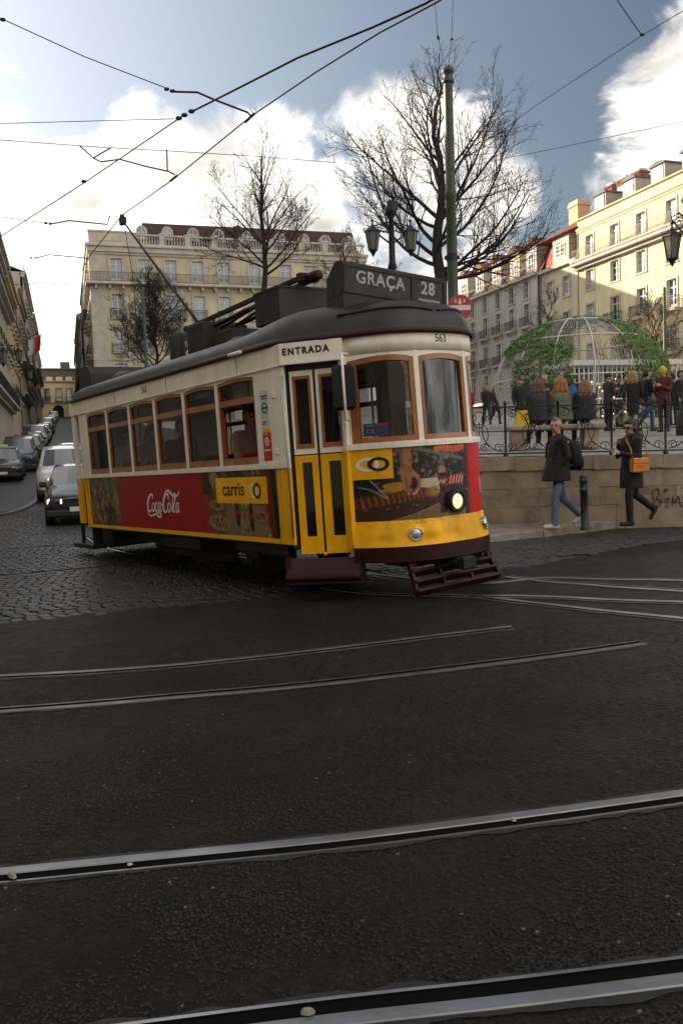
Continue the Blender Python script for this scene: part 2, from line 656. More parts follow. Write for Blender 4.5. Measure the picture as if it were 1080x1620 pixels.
def sett_far_mat():
    m = bpy.data.materials.new('setts_far')
    m.use_nodes = True
    t = m.node_tree
    b = t.nodes['Principled BSDF']
    tc = t.nodes.new('ShaderNodeTexCoord')
    mp = t.nodes.new('ShaderNodeMapping')
    mp.inputs['Rotation'].default_value = (0, 0, rad(-18))
    t.links.new(tc.outputs['Object'], mp.inputs[0])
    br = t.nodes.new('ShaderNodeTexBrick')
    br.inputs['Scale'].default_value = 5.5
    br.inputs['Color1'].default_value = (0.0225, 0.021, 0.0195, 1)
    br.inputs['Color2'].default_value = (0.0128, 0.012, 0.0112, 1)
    br.inputs['Mortar'].default_value = (.010, .010, .010, 1)
    br.inputs['Mortar Size'].default_value = .05
    br.inputs['Brick Width'].default_value = .8
    br.inputs['Row Height'].default_value = .6
    t.links.new(mp.outputs[0], br.inputs['Vector'])
    t.links.new(br.outputs['Color'], b.inputs['Base Color'])
    bp = t.nodes.new('ShaderNodeBump')
    bp.inputs['Distance'].default_value = .02
    bp.inputs['Strength'].default_value = .6
    n = t.nodes.new('ShaderNodeTexNoise'); n.inputs['Scale'].default_value = 9
    t.links.new(tc.outputs['Object'], n.inputs['Vector'])
    ad = t.nodes.new('ShaderNodeMath'); ad.operation = 'MULTIPLY_ADD'
    t.links.new(br.outputs['Fac'], ad.inputs[0]); ad.inputs[1].default_value = -1.0
    t.links.new(n.outputs['Fac'], ad.inputs[2])
    t.links.new(ad.outputs[0], bp.inputs['Height'])
    t.links.new(bp.outputs[0], b.inputs['Normal'])
    b.inputs['Roughness'].default_value = .55
    return m


M_SETTFAR = sett_far_mat()


def build_ground():
    xs = sorted(set([-400, -260, -180, -140, -110] + [x for x in range(-90, 91, 3)] + [110, 140, 180, 260, 400] + [x * .5 for x in range(-40, 41)]))
    ys = sorted(set([-60, -30, -15, -8] + [y * .5 for y in range(-10, 80)] + [y for y in range(40, 130, 2)] + [y for y in range(130, 260, 5)] + [300, 360, 420, 500]))
    nx, ny = len(xs), len(ys)
    vs = [(x, y, gz(x, y)) for y in ys for x in xs]
    mb = MB()
    fs = []; far = []
    for j in range(ny - 1):
        for i in range(nx - 1):
            fs.append((j * nx + i, j * nx + i + 1, (j + 1) * nx + i + 1, (j + 1) * nx + i))
            far.append(1 if ys[j] >= 23 else 0)
    mb.add(vs, fs, 0, True)
    mb.mi = far
    o = mb.build('ground', [M_ASPHALT, M_SETTFAR])
    tag(o, kind='structure')
    return o


build_ground()

# ------------------------------------------------------------------ cobbles
def poly_in(p, poly):
    x, y = p
    c = False
    n = len(poly)
    for i in range(n):
        x1, y1 = poly[i]; x2, y2 = poly[i - 1]
        if (y1 > y) != (y2 > y) and x < (x2 - x1) * (y - y1) / (y2 - y1) + x1:
            c = not c
    return c


def dist_line(p, pts):
    best = 9
    for a, b in zip(pts[:-1], pts[1:]):
        ax, ay = a; bx, by = b
        dx, dy = bx - ax, by - ay
        t = max(0, min(1, ((p[0] - ax) * dx + (p[1] - ay) * dy) / (dx * dx + dy * dy + 1e-9)))
        best = min(best, math.hypot(p[0] - ax - t * dx, p[1] - ay - t * dy))
    return best


def seg_dist(P, lines):
    best = np.full(len(P), 9.0)
    for L in lines:
        for (ax, ay), (bx, by) in zip(L[:-1], L[1:]):
            dx, dy = bx - ax, by - ay
            t = np.clip(((P[:, 0] - ax) * dx + (P[:, 1] - ay) * dy) / (dx * dx + dy * dy + 1e-9), 0, 1)
            best = np.minimum(best, np.hypot(P[:, 0] - ax - t * dx, P[:, 1] - ay - t * dy))
    return best


COB_A = [tuple(gnd(*q)[:2]) for q in ((-90, 994), (0, 989), (100, 979), (200, 968), (300, 958), (400, 951), (470, 946), (520, 935), (560, 925), (610, 918), (690, 905), (775, 903), (870, 893), (960, 873), (1020, 862), (1180, 846))]
COB_A += [(9.5, 13.2), (9.5, 14.2), (0.5, 14.6), (-1.5, 25.0), (-16, 25.0)]
M_COB = [mat('cobble_a', (0.018, 0.0161, 0.0142), .45, var=.35, vscale=9, bump=.06, bscale=30),
         mat('cobble_b', (0.012, 0.0109, 0.0097), .41, var=.35, vscale=9, bump=.06, bscale=30),
         mat('cobble_c', (0.0232, 0.0201, 0.0171), .50, var=.35, vscale=9, bump=.06, bscale=30)]


def stone_geo(w, d, h, rng, b=.009):
    j = lambda s: rng.uniform(-s, s)
    q = [(-w / 2 + j(.006), -d / 2 + j(.006)), (w / 2 + j(.006), -d / 2 + j(.006)), (w / 2 + j(.006), d / 2 + j(.006)), (-w / 2 + j(.006), d / 2 + j(.006))]
    tilt = (j(.025), j(.025))
    vs = [(x, y, -.03) for x, y in q] + [(x, y, h - b * .8) for x, y in q]
    vs += [(x * (1 - 2 * b / w), y * (1 - 2 * b / d), h + x * tilt[0] + y * tilt[1]) for x, y in q]
    vs.append((0, 0, h + .0015))
    fs = [(i, (i + 1) % 4, 4 + (i + 1) % 4, 4 + i) for i in range(4)] + [(4 + i, 4 + (i + 1) % 4, 8 + (i + 1) % 4, 8 + i) for i in range(4)] + [(8 + i, 8 + (i + 1) % 4, 12) for i in range(4)]
    return vs, fs


TRACK_LINES = []      # plan polylines of the rails, cobbles keep clear of them


def build_cobbles():
    rng = random.Random(3)
    road = MB()
    # bed of dark joint dirt, 5 mm above the asphalt sheet
    c = [Vector((x, y, gz(x, y) + .005)) for x, y in COB_A]
    bedv = []; bedf = []
    step = .4
    idx = {}
    for i in range(-40, 25):
        for jx in range(18, 63):
            x, y = i * step, jx * step
            if poly_in((x + step / 2, y + step / 2), COB_A):
                f = []
                for a, b in ((0, 0), (1, 0), (1, 1), (0, 1)):
                    k = (i + a, jx + b)
                    if k not in idx:
                        idx[k] = len(bedv)
                        bedv.append((k[0] * step, k[1] * step, gz(k[0] * step, k[1] * step) + (.004 if dist_line((k[0] * step, k[1] * step), COB_A[:16]) > .6 else -.02)))
                    f.append(idx[k])
                bedf.append(tuple(f))
    road.add(bedv, bedf, 0, True)
    ro = road.build('cobbled_road', M_JOINT)
    tag(ro, kind='structure')
    variants = []
    for k in range(9):
        mb = MB()
        mb.add(*stone_geo(.118 * rng.uniform(.92, 1.05), .081 * rng.uniform(.92, 1.04), .026, rng))
        variants.append(mb.mesh('cobble', M_COB[k % 3]))
    stones = []
    cand = []
    SINK = {}
    EDGE = COB_A[:16]
    ca = rad(31)
    ex, ey = (math.cos(ca), math.sin(ca)), (-math.sin(ca), math.cos(ca))
    pw, pd = .128, .090
    for r in range(-50, 370):
        off = rng.uniform(0, pw)
        bow = .35 * math.sin(r * .05)
        for q in range(-115, 190):
            a = q * pw + off
            bb = r * pd + .05 * math.sin(a * 1.1 + bow)
            x = a * ex[0] + bb * ex[1 - 1] * 0 + bb * ey[0]
            y = a * ex[1] + bb * ey[1]
            if y < 7 or y > 24.5 or x < -14 or x > 9: continue
            px = 540 + 1330 * x / y
            if px < -80 or px > 1160: continue
            if not poly_in((x, y), COB_A): continue
            cand.append((x, y))
    cand = np.array(cand)
    dtr = seg_dist(cand, TRACK_LINES); ded = seg_dist(cand, [EDGE])
    for (x, y), dt, de in zip(cand, dtr, ded):
        if dt < .07: continue
        e = min(de, 1.2) if y < 10.5 else 1.2
        if rng.random() > smoothstep(-.05, .22, e): continue
        SINK[len(stones)] = .020 * (1 - smoothstep(.1, .75, e))
        stones.append((float(x) + rng.uniform(-.008, .008), float(y) + rng.uniform(-.008, .008), ca + rng.uniform(-.06, .06)))
    # the 300 that show largest: near ones in the open, left of the tram and by the kerb
    near = sorted(stones, key=lambda s: s[1] + (3.0 if -1.6 < s[0] < 1.2 else 0))[:300]
    nset = set(near)
    sink = {st: SINK[i] for i, st in enumerate(stones)}
    for x, y, a in near:
        o = inst('cobble', rng.choice(variants), ro, (x, y, gz(x, y) - sink[(x, y, a)] + rng.uniform(-.006, .003)), a)
        o.rotation_euler = (rng.uniform(-.03, .03), rng.uniform(-.03, .03), a)
    rest = MB()
    for s in stones:
        if s in nset: continue
        x, y, a = s
        vs, fs = stone_geo(.118 * rng.uniform(.88, 1.06), .081 * rng.uniform(.88, 1.05), .026, rng)
        ca_, sa_ = math.cos(a), math.sin(a)
        z = gz(x, y) - sink[s] + rng.uniform(-.005, .002)
        rest.add([(x + v[0] * ca_ - v[1] * sa_, y + v[0] * sa_ + v[1] * ca_, z + v[2]) for v in vs], fs, rng.choice((0, 1, 1, 2)))
    o = rest.build('cobbles', M_COB, ro)
    tag(o, kind='stuff')


# ------------------------------------------------------------------ tram rails
M_STEEL = mat('worn_rail_steel', (.34, .33, .32), .36, 1.0, var=.35, vscale=2.5, bump=.05, bscale=200, detail=9)
M_STEEL_DULL = mat('dull_rail_steel', (.20, .175, .15), .42, 1.0, var=.35, vscale=5)
M_GROOVE = mat('rail_groove', (.0025, .0022, .002), .95, spec=.1)  # near black stands in for the shade of a deeper groove


M_TAR = mat('bitumen', (.0045, .0042, .004), .55, var=.4, vscale=25, bump=.4, bscale=60)


def smooth_path(pts, n=6):
    pts = [Vector(p) for p in pts]
    out = []
    m = len(pts)
    for i in range(m - 1):
        p0, p1, p2, p3 = pts[max(i - 1, 0)], pts[i], pts[i + 1], pts[min(i + 2, m - 1)]
        for k in range(n):
            t = k / n
            out.append(.5 * ((2 * p1) + (p2 - p0) * t + (2 * p0 - 5 * p1 + 4 * p2 - p3) * t * t + (3 * p1 - p0 - 3 * p2 + p3) * t ** 3))
    out.append(pts[-1])
    return out


def rail(parent, path, side, steel, head=.058, groove=.042, lip=.016, dz=.0085):
    """grooved tram rail let into the road; side=+1: groove to the left of travel"""
    pts = smooth_path([Vector((p[0], p[1], 0)) for p in path])
    TRACK_LINES.append([(p.x, p.y) for p in pts])
    prof = [(-head / 2 - .004, -.03, 0), (-head / 2, -.002, 0), (-head / 2 + .006, .0006, 0), (0, .0012, 0), (head / 2 - .006, .0006, 0), (head / 2, -.003, 1),
            (head / 2 + .004, -.0078, 1), (head / 2 + groove, -.0078, 1), (head / 2 + groove + .003, -.002, 0), (head / 2 + groove + lip, -.001, 0), (head / 2 + groove + lip + .003, -.03, 0)]
    vs = []; fs = []; mi = []
    n = len(prof)
    for i, p in enumerate(pts):
        t = (pts[min(i + 1, len(pts) - 1)] - pts[max(i - 1, 0)]).normalized()
        nrm = Vector((-t.y, t.x, 0)) * side
        for a, b, _ in prof:
            q = p + nrm * a
            vs.append((q.x, q.y, gz(q.x, q.y) + dz + b))
    for i in range(len(pts) - 1):
        for k in range(n - 1):
            f = (i * n + k, i * n + k + 1, (i + 1) * n + k + 1, (i + 1) * n + k)
            fs.append(f if side < 0 else f[::-1])
            mi.append(1 if prof[k][2] and prof[k + 1][2] or (prof[k][2] and k < 8) else 0)
    mb = MB()
    mb.add(vs, fs, 0, False)
    mb.mi = mi
    ro = mb.build('rail', [steel, M_GROOVE], parent)
    # ragged bitumen joint along both flanks
    jr = random.Random(int(1000 * abs(pts[0].x)))
    for o0 in (-head / 2 - .002, head / 2 + groove + lip + .001):
        sg = -1 if o0 < 0 else 1
        vs = []
        m = 0
        for i in range(len(pts) - 1):
            seg = pts[i + 1] - pts[i]
            t = seg.normalized(); nrm = Vector((-t.y, t.x, 0)) * side
            q = max(1, int(seg.length / .06)) if pts[i].y < 7.5 else max(1, int(seg.length / .3))
            for k2 in range(q):
                p = pts[i] + seg * (k2 / q)
                for e in (o0, o0 + sg * jr.uniform(.006, .038)):
                    w = p + nrm * e
                    vs.append((w.x, w.y, gz(w.x, w.y) + .0035))
                m += 1
        j = MB(); j.add(vs, [(2 * i, 2 * i + 2, 2 * i + 3, 2 * i + 1) for i in range(m - 1)])
        j.build('bitumen_joint', M_TAR, ro)
    return ro


def track(label, specs, group='tram tracks let into the road'):
    root = empty('tram_track')
    tag(root, label, 'tram track', group)
    for path, side, steel, kw in specs:
        rail(root, path, side, steel, **kw)
    return root


def P(*q):
    return [gnd(*a) for a in q]


track('bright steel tram track nearest the camera across the dark asphalt',
      [(P((-160, 1397), (0, 1381), (270, 1354), (540, 1327), (810, 1293), (1080, 1256), (1240, 1232)), -1, M_STEEL, dict(head=.062, groove=.052)),
       (P((60, 1679), (230, 1656), (540, 1616), (810, 1586), (1080, 1552), (1240, 1532)), 1, M_STEEL, dict(head=.060, groove=.056))])
track('disused tram track that ends in the asphalt in front of the tram',
      [(P((-120, 1078), (0, 1070), (135, 1063), (270, 1053), (400, 1040), (540, 1024), (700, 1004), (808, 992)), -1, M_STEEL_DULL, dict(head=.05)),
       (P((-120, 1137), (0, 1127), (135, 1117), (270, 1105), (400, 1094), (540, 1080), (750, 1055), (900, 1036), (1020, 1019)), 1, M_STEEL_DULL, dict(head=.05))])
TR_O = Vector((-2.774, 13.534, .052))
TR_X = Vector((.57751, -.81613, .02046))
TR_Y = Vector((.81563, .57787, .02863))
TR_Z = Vector((-.03519, .00016, .99938))
TRAM_M = Matrix(((TR_X.x, TR_Y.x, TR_Z.x, TR_O.x), (TR_X.y, TR_Y.y, TR_Z.y, TR_O.y), (TR_X.z, TR_Y.z, TR_Z.z, TR_O.z), (0, 0, 0, 1)))


def tw(x, y, z=0):
    return TRAM_M @ Vector((x, y, z))


track('shining tram track under the tram curving off towards the kerb',
      [([tw(-4.2, 1.0), tw(-2.6, .62), tw(-1, .46), tw(1, .45), tw(4, .45), tw(6.3, .45)] + P((860, 915), (960, 917), (1080, 919), (1200, 920)), 1, M_STEEL, dict(head=.05)),
       ([tw(-4.4, .1), tw(-2.7, -.28), tw(-1, -.44), tw(1, -.45), tw(4, -.45), tw(6.0, -.47)] + P((860, 944), (960, 949), (1080, 953), (1200, 957)), -1, M_STEEL, dict(head=.05))])
track('shining tram track branching nearer the camera beside the red guard',
      [(P((800, 913), (880, 922), (960, 928), (1080, 936), (1200, 945)), 1, M_STEEL, dict(head=.05)),
       (P((742, 941), (800, 949), (880, 958), (960, 967), (1080, 979), (1200, 994)), -1, M_STEEL, dict(head=.05))])
track('old track glinting in the wet cobbles behind the tram',
      [(P((-90, 880), (0, 872), (60, 867), (128, 862), (170, 858)), 1, M_STEEL, dict(head=.04, groove=.03, lip=.01)),
       (P((-90, 922), (0, 913), (70, 907), (150, 900), (215, 892), (300, 881)), -1, M_STEEL, dict(head=.04, groove=.03, lip=.01))])
build_cobbles()

def road_chippings():
    """loose and standing-proud chippings of the worn road in front of the viewer"""
    rng = np.random.default_rng(4)
    shapes = []
    for q in range(10):
        n = 6
        a = np.sort(rng.random(n)) * .6 + np.arange(n) * 2 * math.pi / n
        r = rng.uniform(.65, 1.1, n)
        lo = np.stack([r * np.cos(a), r * np.sin(a) * .75, np.zeros(n) - .5], 1)
        hi = lo * [.62, .62, 0] + np.stack([rng.uniform(-.1, .1, n), rng.uniform(-.1, .1, n), rng.uniform(.28, .55, n)], 1)
        shapes.append(np.concatenate([lo, hi]))
    faces = [(k, (k + 1) % 6, 6 + (k + 1) % 6, 6 + k) for k in range(6)] + [tuple(range(6, 12))]
    mb = MB()
    ph = rng.uniform(0, 6, 8)
    Yc = 2.0 + 4.6 * rng.random(90000) ** 1.25
    Xc = rng.uniform(-.47, .47, 90000) * Yc
    dn = .5 + .22 * np.sin(1.9 * Xc + ph[0]) * np.sin(2.3 * Yc + ph[1]) + .25 * np.sin(4.1 * Xc - 2.2 * Yc + ph[2]) + .2 * np.sin(7.3 * Yc + 3.1 * Xc + ph[3]) + .12 * np.sin(13 * Xc + ph[4]) * np.sin(11 * Yc)
    ok = (rng.random(90000) < dn * dn * 1.5) & (seg_dist(np.stack([Xc, Yc], 1), TRACK_LINES[:4]) > .10)
    for x, y in list(zip(Xc[ok], Yc[ok]))[:26000]:
        s = rng.uniform(.005, .0135); an = rng.uniform(0, 6.28)
        c, sn = math.cos(an), math.sin(an)
        v = shapes[rng.integers(10)]
        z0 = gz(x, y)
        vs = [(x + s * (p[0] * c - p[1] * sn), y + s * (p[0] * sn + p[1] * c), z0 + s * p[2] * .55) for p in v]
        mb.add(vs, faces, int(rng.choice(4, p=[.50, .33, .164, .006])))
    o = mb.build('road_chippings', [mat('chip_dark', (0.0075, 0.0071, 0.0066), .6, spec=.3), mat('chip_mid', (0.012, 0.0109, 0.0097), .6, spec=.3), mat('chip_brown', (0.018, 0.0131, 0.009), .6, spec=.3), mat('chip_pale', (.10, .09, .075), .6)])
    tag(o, 'coarse dark chippings standing out of the worn asphalt', 'gravel', kind='stuff')


road_chippings()

# small litter caught in the rail grooves
def litter():
    rng = random.Random(9)
    for label, px, py, s, c in (('dry leaf lying in the near rail groove at the frame edge', 20, 1391, .03, (.35, .25, .16)),
                                ('white pebble lying in the near rail groove', 206, 1373, .014, (.5, .48, .38)),
                                ('crumpled paper scrap in the near rail groove', 812, 1302, .02, (.4, .38, .34)),
                                ('pale stone stuck in the bottom rail groove', 487, 1608, .022, (.25, .22, .18))):
        p = gnd(px, py)
        mb = MB()
        vs = []
        n = 7
        for k in range(n):
            a = 2 * math.pi * k / n
            vs.append((math.cos(a) * s * rng.uniform(.7, 1.2), math.sin(a) * s * .6 * rng.uniform(.7, 1.1), .002 + rng.uniform(0, .004)))
        top = [(x * .7, y * .7, z + s * .45) for x, y, z in vs]
        vs2 = vs + top
        fs = [(k, (k + 1) % n, n + (k + 1) % n, n + k) for k in range(n)] + [tuple(range(n, 2 * n))]
        mb.add(vs2, fs)
        o = mb.build('litter_scrap', mat('litter' + str(px), c, .8, var=.3, vscale=60), None, (p.x, p.y, gz(p.x, p.y) + .008), rng.uniform(0, 3))
        tag(o, label, 'litter', 'scraps caught in the rails')


litter()

# ------------------------------------------------------------------ pavement, retaining wall, plaza
def wall_y(x):
    return 14.62 - .09 * (x - 2.5)


def plaza_z(x, y):
    return 1.42 + .056 * max(0, y - 14.6) - .012 * (x - 2.5) * (1 if y < 20 else .3)


M_LIME = mat('limestone_pale', (0.3034, 0.2501, 0.1804), .75, var=.35, vscale=2.2, bump=.3, bscale=40, streak=.6, sscale=4)
M_LIME_B = mat('limestone_brown', (0.2747, 0.2198, 0.1558), .8, var=.45, vscale=2.6, bump=.3, bscale=40)
M_LIME_C = mat('limestone_ochre', (0.2911, 0.2255, 0.1476), .8, var=.45, vscale=1.8, bump=.3, bscale=40)
M_KERB = mat('kerb_stone', (.24, .215, .185), .7, var=.4, vscale=5, bump=.3, bscale=50)
M_IRON = mat('black_iron', (.012, .012, .013), .5, .3, var=.3, vscale=12)
M_INK = mat('spray_paint_black', (.012, .012, .014), .55)


def calcada_mat(name, c1, c2, scale):
    m = bpy.data.materials.new(name)
    m.use_nodes = True
    t = m.node_tree
    b = t.nodes['Principled BSDF']
    tc = t.nodes.new('ShaderNodeTexCoord')
    v = t.nodes.new('ShaderNodeTexVoronoi')
    v.inputs['Scale'].default_value = scale
    v.inputs['Randomness'].default_value = .55
    t.links.new(tc.outputs['Object'], v.inputs['Vector'])
    n = t.nodes.new('ShaderNodeTexNoise'); n.inputs['Scale'].default_value = 1.3; n.inputs['Detail'].default_value = 5
    t.links.new(tc.outputs['Object'], n.inputs['Vector'])
    r = t.nodes.new('ShaderNodeValToRGB')
    r.color_ramp.elements[0].position = .3; r.color_ramp.elements[0].color = (*c2, 1)
    r.color_ramp.elements[1].position = .7; r.color_ramp.elements[1].color = (*c1, 1)
    t.links.new(n.outputs['Fac'], r.inputs[0])
    mx = t.nodes.new('ShaderNodeMix'); mx.data_type = 'RGBA'; mx.blend_type = 'MULTIPLY'
    mx.inputs['Factor'].default_value = .55
    t.links.new(r.outputs[0], mx.inputs['A'])
    t.links.new(v.outputs['Color'], mx.inputs['B'])
    t.links.new(mx.outputs['Result'], b.inputs['Base Color'])
    bp = t.nodes.new('ShaderNodeBump'); bp.inputs['Distance'].default_value = .015; bp.inputs['Strength'].default_value = .5
    bp.invert = True
    t.links.new(v.outputs['Distance'], bp.inputs['Height'])
    t.links.new(bp.outputs[0], b.inputs['Normal'])
    b.inputs['Roughness'].default_value = .55
    return m


M_CALC = calcada_mat('limestone_sett_paving', (.36, .315, .255), (.23, .20, .16), 11)
M_PLAZA = calcada_mat('plaza_sett_paving', (.42, .385, .33), (.27, .245, .21), 9)


def build_pavement():
    mb = MB()
    ks = [tuple(gnd(*q)) for q in ((700, 868), (775, 860), (850, 853), (930, 844), (1010, 833), (1080, 824), (1180, 812))]
    xs = np.linspace(1.0, 9.0, 33)
    ky = [float(np.interp(x, [k[0] for k in ks], [k[1] for k in ks])) for x in xs]
    vs = []; fs = []
    pz = lambda x: gz(x, 13.4) + .13
    for x, y in zip(xs, ky):
        vs += [(x, y + .10, pz(x)), (x, wall_y(x) + .05, pz(x) + .02)]
    for i in range(len(xs) - 1):
        fs.append((i * 2, i * 2 + 2, i * 2 + 3, i * 2 + 1))
    mb.add(vs, fs)
    o = mb.build('pavement', M_CALC)
    tag(o, kind='structure')
    rng = random.Random(5)
    x = 1.0
    while x < 8.8:
        L = rng.uniform(.85, 1.15)
        x2 = min(x + L, 9.0)
        y1 = float(np.interp(x, xs, ky)); y2 = float(np.interp(x2, xs, ky))
        k = MB()
        a = Vector((x + .006, y1 + .06, pz(x) - .09 + rng.uniform(-.006, .004))); b = Vector((x2 - .006, y2 + .06, pz(x2) - .09 + rng.uniform(-.006, .004)))
        t = (b - a); Ln = t.length; t.normalize()
        nrm = Vector((-t.y, t.x, 0))
        up = t.cross(nrm) * -1 if t.cross(nrm).z < 0 else t.cross(nrm)
        M = Matrix(((t.x, nrm.x, up.x, a.x), (t.y, nrm.y, up.y, a.y), (t.z, nrm.z, up.z, a.z), (0, 0, 0, 1)))
        k.box(0, Ln, -.06, .07, -.12, .095, 0, M, bev=.012)
        k.build('kerb_stone', M_KERB, o)
        x = x2
    return pz


PAVE_Z = build_pavement()


def build_wall():
    root = empty('retaining_wall', (0, 0, 0))
    tag(root, 'low limestone block wall below the plaza railing', 'wall')
    rng = random.Random(12)
    mats_ = [M_LIME, M_LIME_B, M_LIME_C]
    tops = (.0, .42, .86, 1.13)

    def block(x0, x1, z0, z1, m, proud=0.0, depth=.35):
        k = MB()
        y0 = wall_y((x0 + x1) / 2)
        M = Matrix.Translation((0, 0, 0))
        a = Vector((x0 + .002, wall_y(x0), 0)); b = Vector((x1 - .002, wall_y(x1), 0))
        t = (b - a); L = t.length; t.normalize()
        nrm = Vector((-t.y, t.x, 0))
        M = Matrix(((t.x, nrm.x, 0, a.x), (t.y, nrm.y, 0, a.y), (0, 0, 1, 0), (0, 0, 0, 1)))
        k.box(0, L, -proud, depth, z0 + .002, z1 - .002, 0, M, bev=.0035)
        return k.build('stone', m, root)
    base = lambda x: PAVE_Z(x) - .02
    top = lambda x: plaza_z(x, 14.7)
    core = MB()
    for i in range(17):
        x0, x1 = .6 + i * .5, 1.1 + i * .5
        core.box(x0, x1, wall_y(x0) + .03, wall_y(x0) + .33, base(x0) - .3, top(x0) - .03)
    core.build('mortar_core', mat('mortar', (.15, .122, .088), .9, var=.3), root)
    for ci in range(3):
        x = .6 - rng.uniform(0, .5)
        while x < 9.0:
            L = rng.uniform(.75, 1.35)
            xm = x + L / 2
            b, tt = base(xm), top(xm) - .24
            z0 = b + (tt - b) * ci / 3 if ci else b - .2
            z1 = b + (tt - b) * (ci + 1) / 3
            block(x, x + L, z0, z1, rng.choice(mats_), rng.uniform(0, .012))
            x += L
    x = .6
    while x < 9.0:
        L = rng.uniform(1.1, 1.5)
        xm = x + L / 2
        block(x, x + L, top(xm) - .24, top(xm), rng.choice([M_LIME, M_LIME, M_LIME_C]), .035, .42)
        x += L
    # graffiti: sprayed strokes
    def strokes(lines, r, name):
        g = MB()
        for ln in lines:
            pts = []
            for px, py in ln:
                d = ray(px, py)
                # on the wall face
                t = 14.4 / d.y
                for _ in range(12):
                    p = Vector((0, 0, CAMZ)) + d * t
                    t *= (wall_y(p.x) - .016) / p.y
                pts.append(p)
            pts = smooth_path(pts, 4)
            for a, b in zip(pts[:-1], pts[1:]):
                if (b - a).length > 1e-4:
                    g.beam(a - (b - a) * .1, b + (b - a) * .1, .006, r * 2 * rng.uniform(.8, 1.15), up=(0, 1, 0)) if False else g.beam(a, b, .005, r * 2, up=(0, -1, 0.001))
        return g.build(name, M_INK, root)
    strokes([[(752, 733), (765, 740), (776, 735)], [(762, 728), (764, 738), (766, 746)], [(771, 727), (765, 738), (755, 744)], [(752, 739), (760, 744)], [(755, 742), (763, 750)], [(775, 731), (777, 732)]], .010, 'graffiti')
    strokes([[(1031, 778), (1033, 790), (1035, 803)], [(1031, 776), (1040, 773), (1042, 782), (1036, 788)], [(1036, 788), (1045, 793), (1041, 802), (1034, 804)],
             [(1050, 791), (1057, 787), (1055, 795), (1054, 802)], [(1050, 803), (1059, 801)], [(1050, 775), (1054, 773), (1055, 777), (1051, 778), (1050, 775)],
             [(1063, 801), (1064, 786), (1068, 796), (1072, 784), (1076, 799), (1082, 800)], [(1078, 773), (1084, 766), (1088, 776), (1084, 790), (1079, 785)]], .0085, 'graffiti')
    wh = mat('scratched_white', (.45, .42, .36), .8)
    for ln in ([(811, 772), (813, 778), (810, 784)], [(764, 765), (763, 780)], [(836, 815), (842, 820), (838, 824)], [(762, 790), (764, 798)], [(840, 812), (838, 822)]):
        o = strokes([ln], .007, 'paint_scuff')
        o.data.materials.clear(); o.data.materials.append(wh)


build_wall()


def build_plaza():
    mb = MB()
    vs = []; fs = []
    us = np.concatenate([np.linspace(0, 1, 30)])
    ysr = np.concatenate([np.linspace(0, 20, 21), np.linspace(24, 100, 20)])
    for dy in ysr:
        for k in range(31):
            t = k / 30
            x = (0.95 - .31 * dy) + t * (58 + .31 * dy)
            y0 = 14.62 - .09 * (min(max(x, .9), 9) - 2.5) + .30
            y = y0 + dy
            vs.append((x, y, plaza_z(min(x, 12), y)))
    n = 31
    for j in range(len(ysr) - 1):
        for i in range(30):
            fs.append((j * n + i, j * n + i + 1, (j + 1) * n + i + 1, (j + 1) * n + i))
    mb.add(vs, fs, 0, True)
    # side edge down to the street so the plaza is a solid terrace
    e = [vs[j * n] for j in range(len(ysr))]
    vs2 = []
    for p in e: vs2 += [p, (p[0], p[1], p[2] - 2.2)]
    mb.add(vs2, [(2 * i, 2 * i + 2, 2 * i + 3, 2 * i + 1) for i in range(len(e) - 1)])
    o = mb.build('plaza', M_PLAZA)
    tag(o, kind='structure')
    # darker bands of paving laid across the square
    for k in range(7):
        d0 = 2.0 + k * 2.6
        b = MB(); v = []
        for i in range(21):
            x = 0.6 + i * 1.1
            y = 14.62 - .09 * (min(x, 9) - 2.5) + .3 + d0
            v += [(x, y, plaza_z(min(x, 12), y) + .006), (x, y + .16, plaza_z(min(x, 12), y + .16) + .006)]
        b.add(v, [(2 * i, 2 * i + 2, 2 * i + 3, 2 * i + 1) for i in range(20)])
        b.build('paving_band', M_KERB, o)


build_plaza()


def build_island_kerb():
    """low kerb of the traffic island left of the cars"""
    o = empty('island_kerb')
    tag(o, 'curved low stone kerb between the two lanes left of the cars', 'kerb')
    path = smooth_path([at(*q) for q in ((-60, 810, 22.5), (0, 806, 23.2), (22, 801, 24), (40, 793, 25.2), (54, 782, 27.2), (64, 768, 30.5), (70, 757, 34))], 3)
    mk = mat('island_kerb_stone', (.085, .08, .075), .5, var=.3, vscale=8)
    for a, b in zip(path[:-1], path[1:]):
        k = MB()
        aa = Vector((a.x, a.y, gz(a.x, a.y) + .0)); bb = Vector((b.x, b.y, gz(b.x, b.y)))
        t = (bb - aa).normalized()
        k.beam(aa + t * .006, bb - t * .006, .16, .17)
        k.build('kerb_stone', mk, o)


build_island_kerb()
# ------------------------------------------------------------------ the tram
def lin(r, g, b):
    f = lambda c: ((c / 255 + .055) / 1.055) ** 2.4 if c > 10 else c / 255 / 12.92
    return (f(r), f(g), f(b))


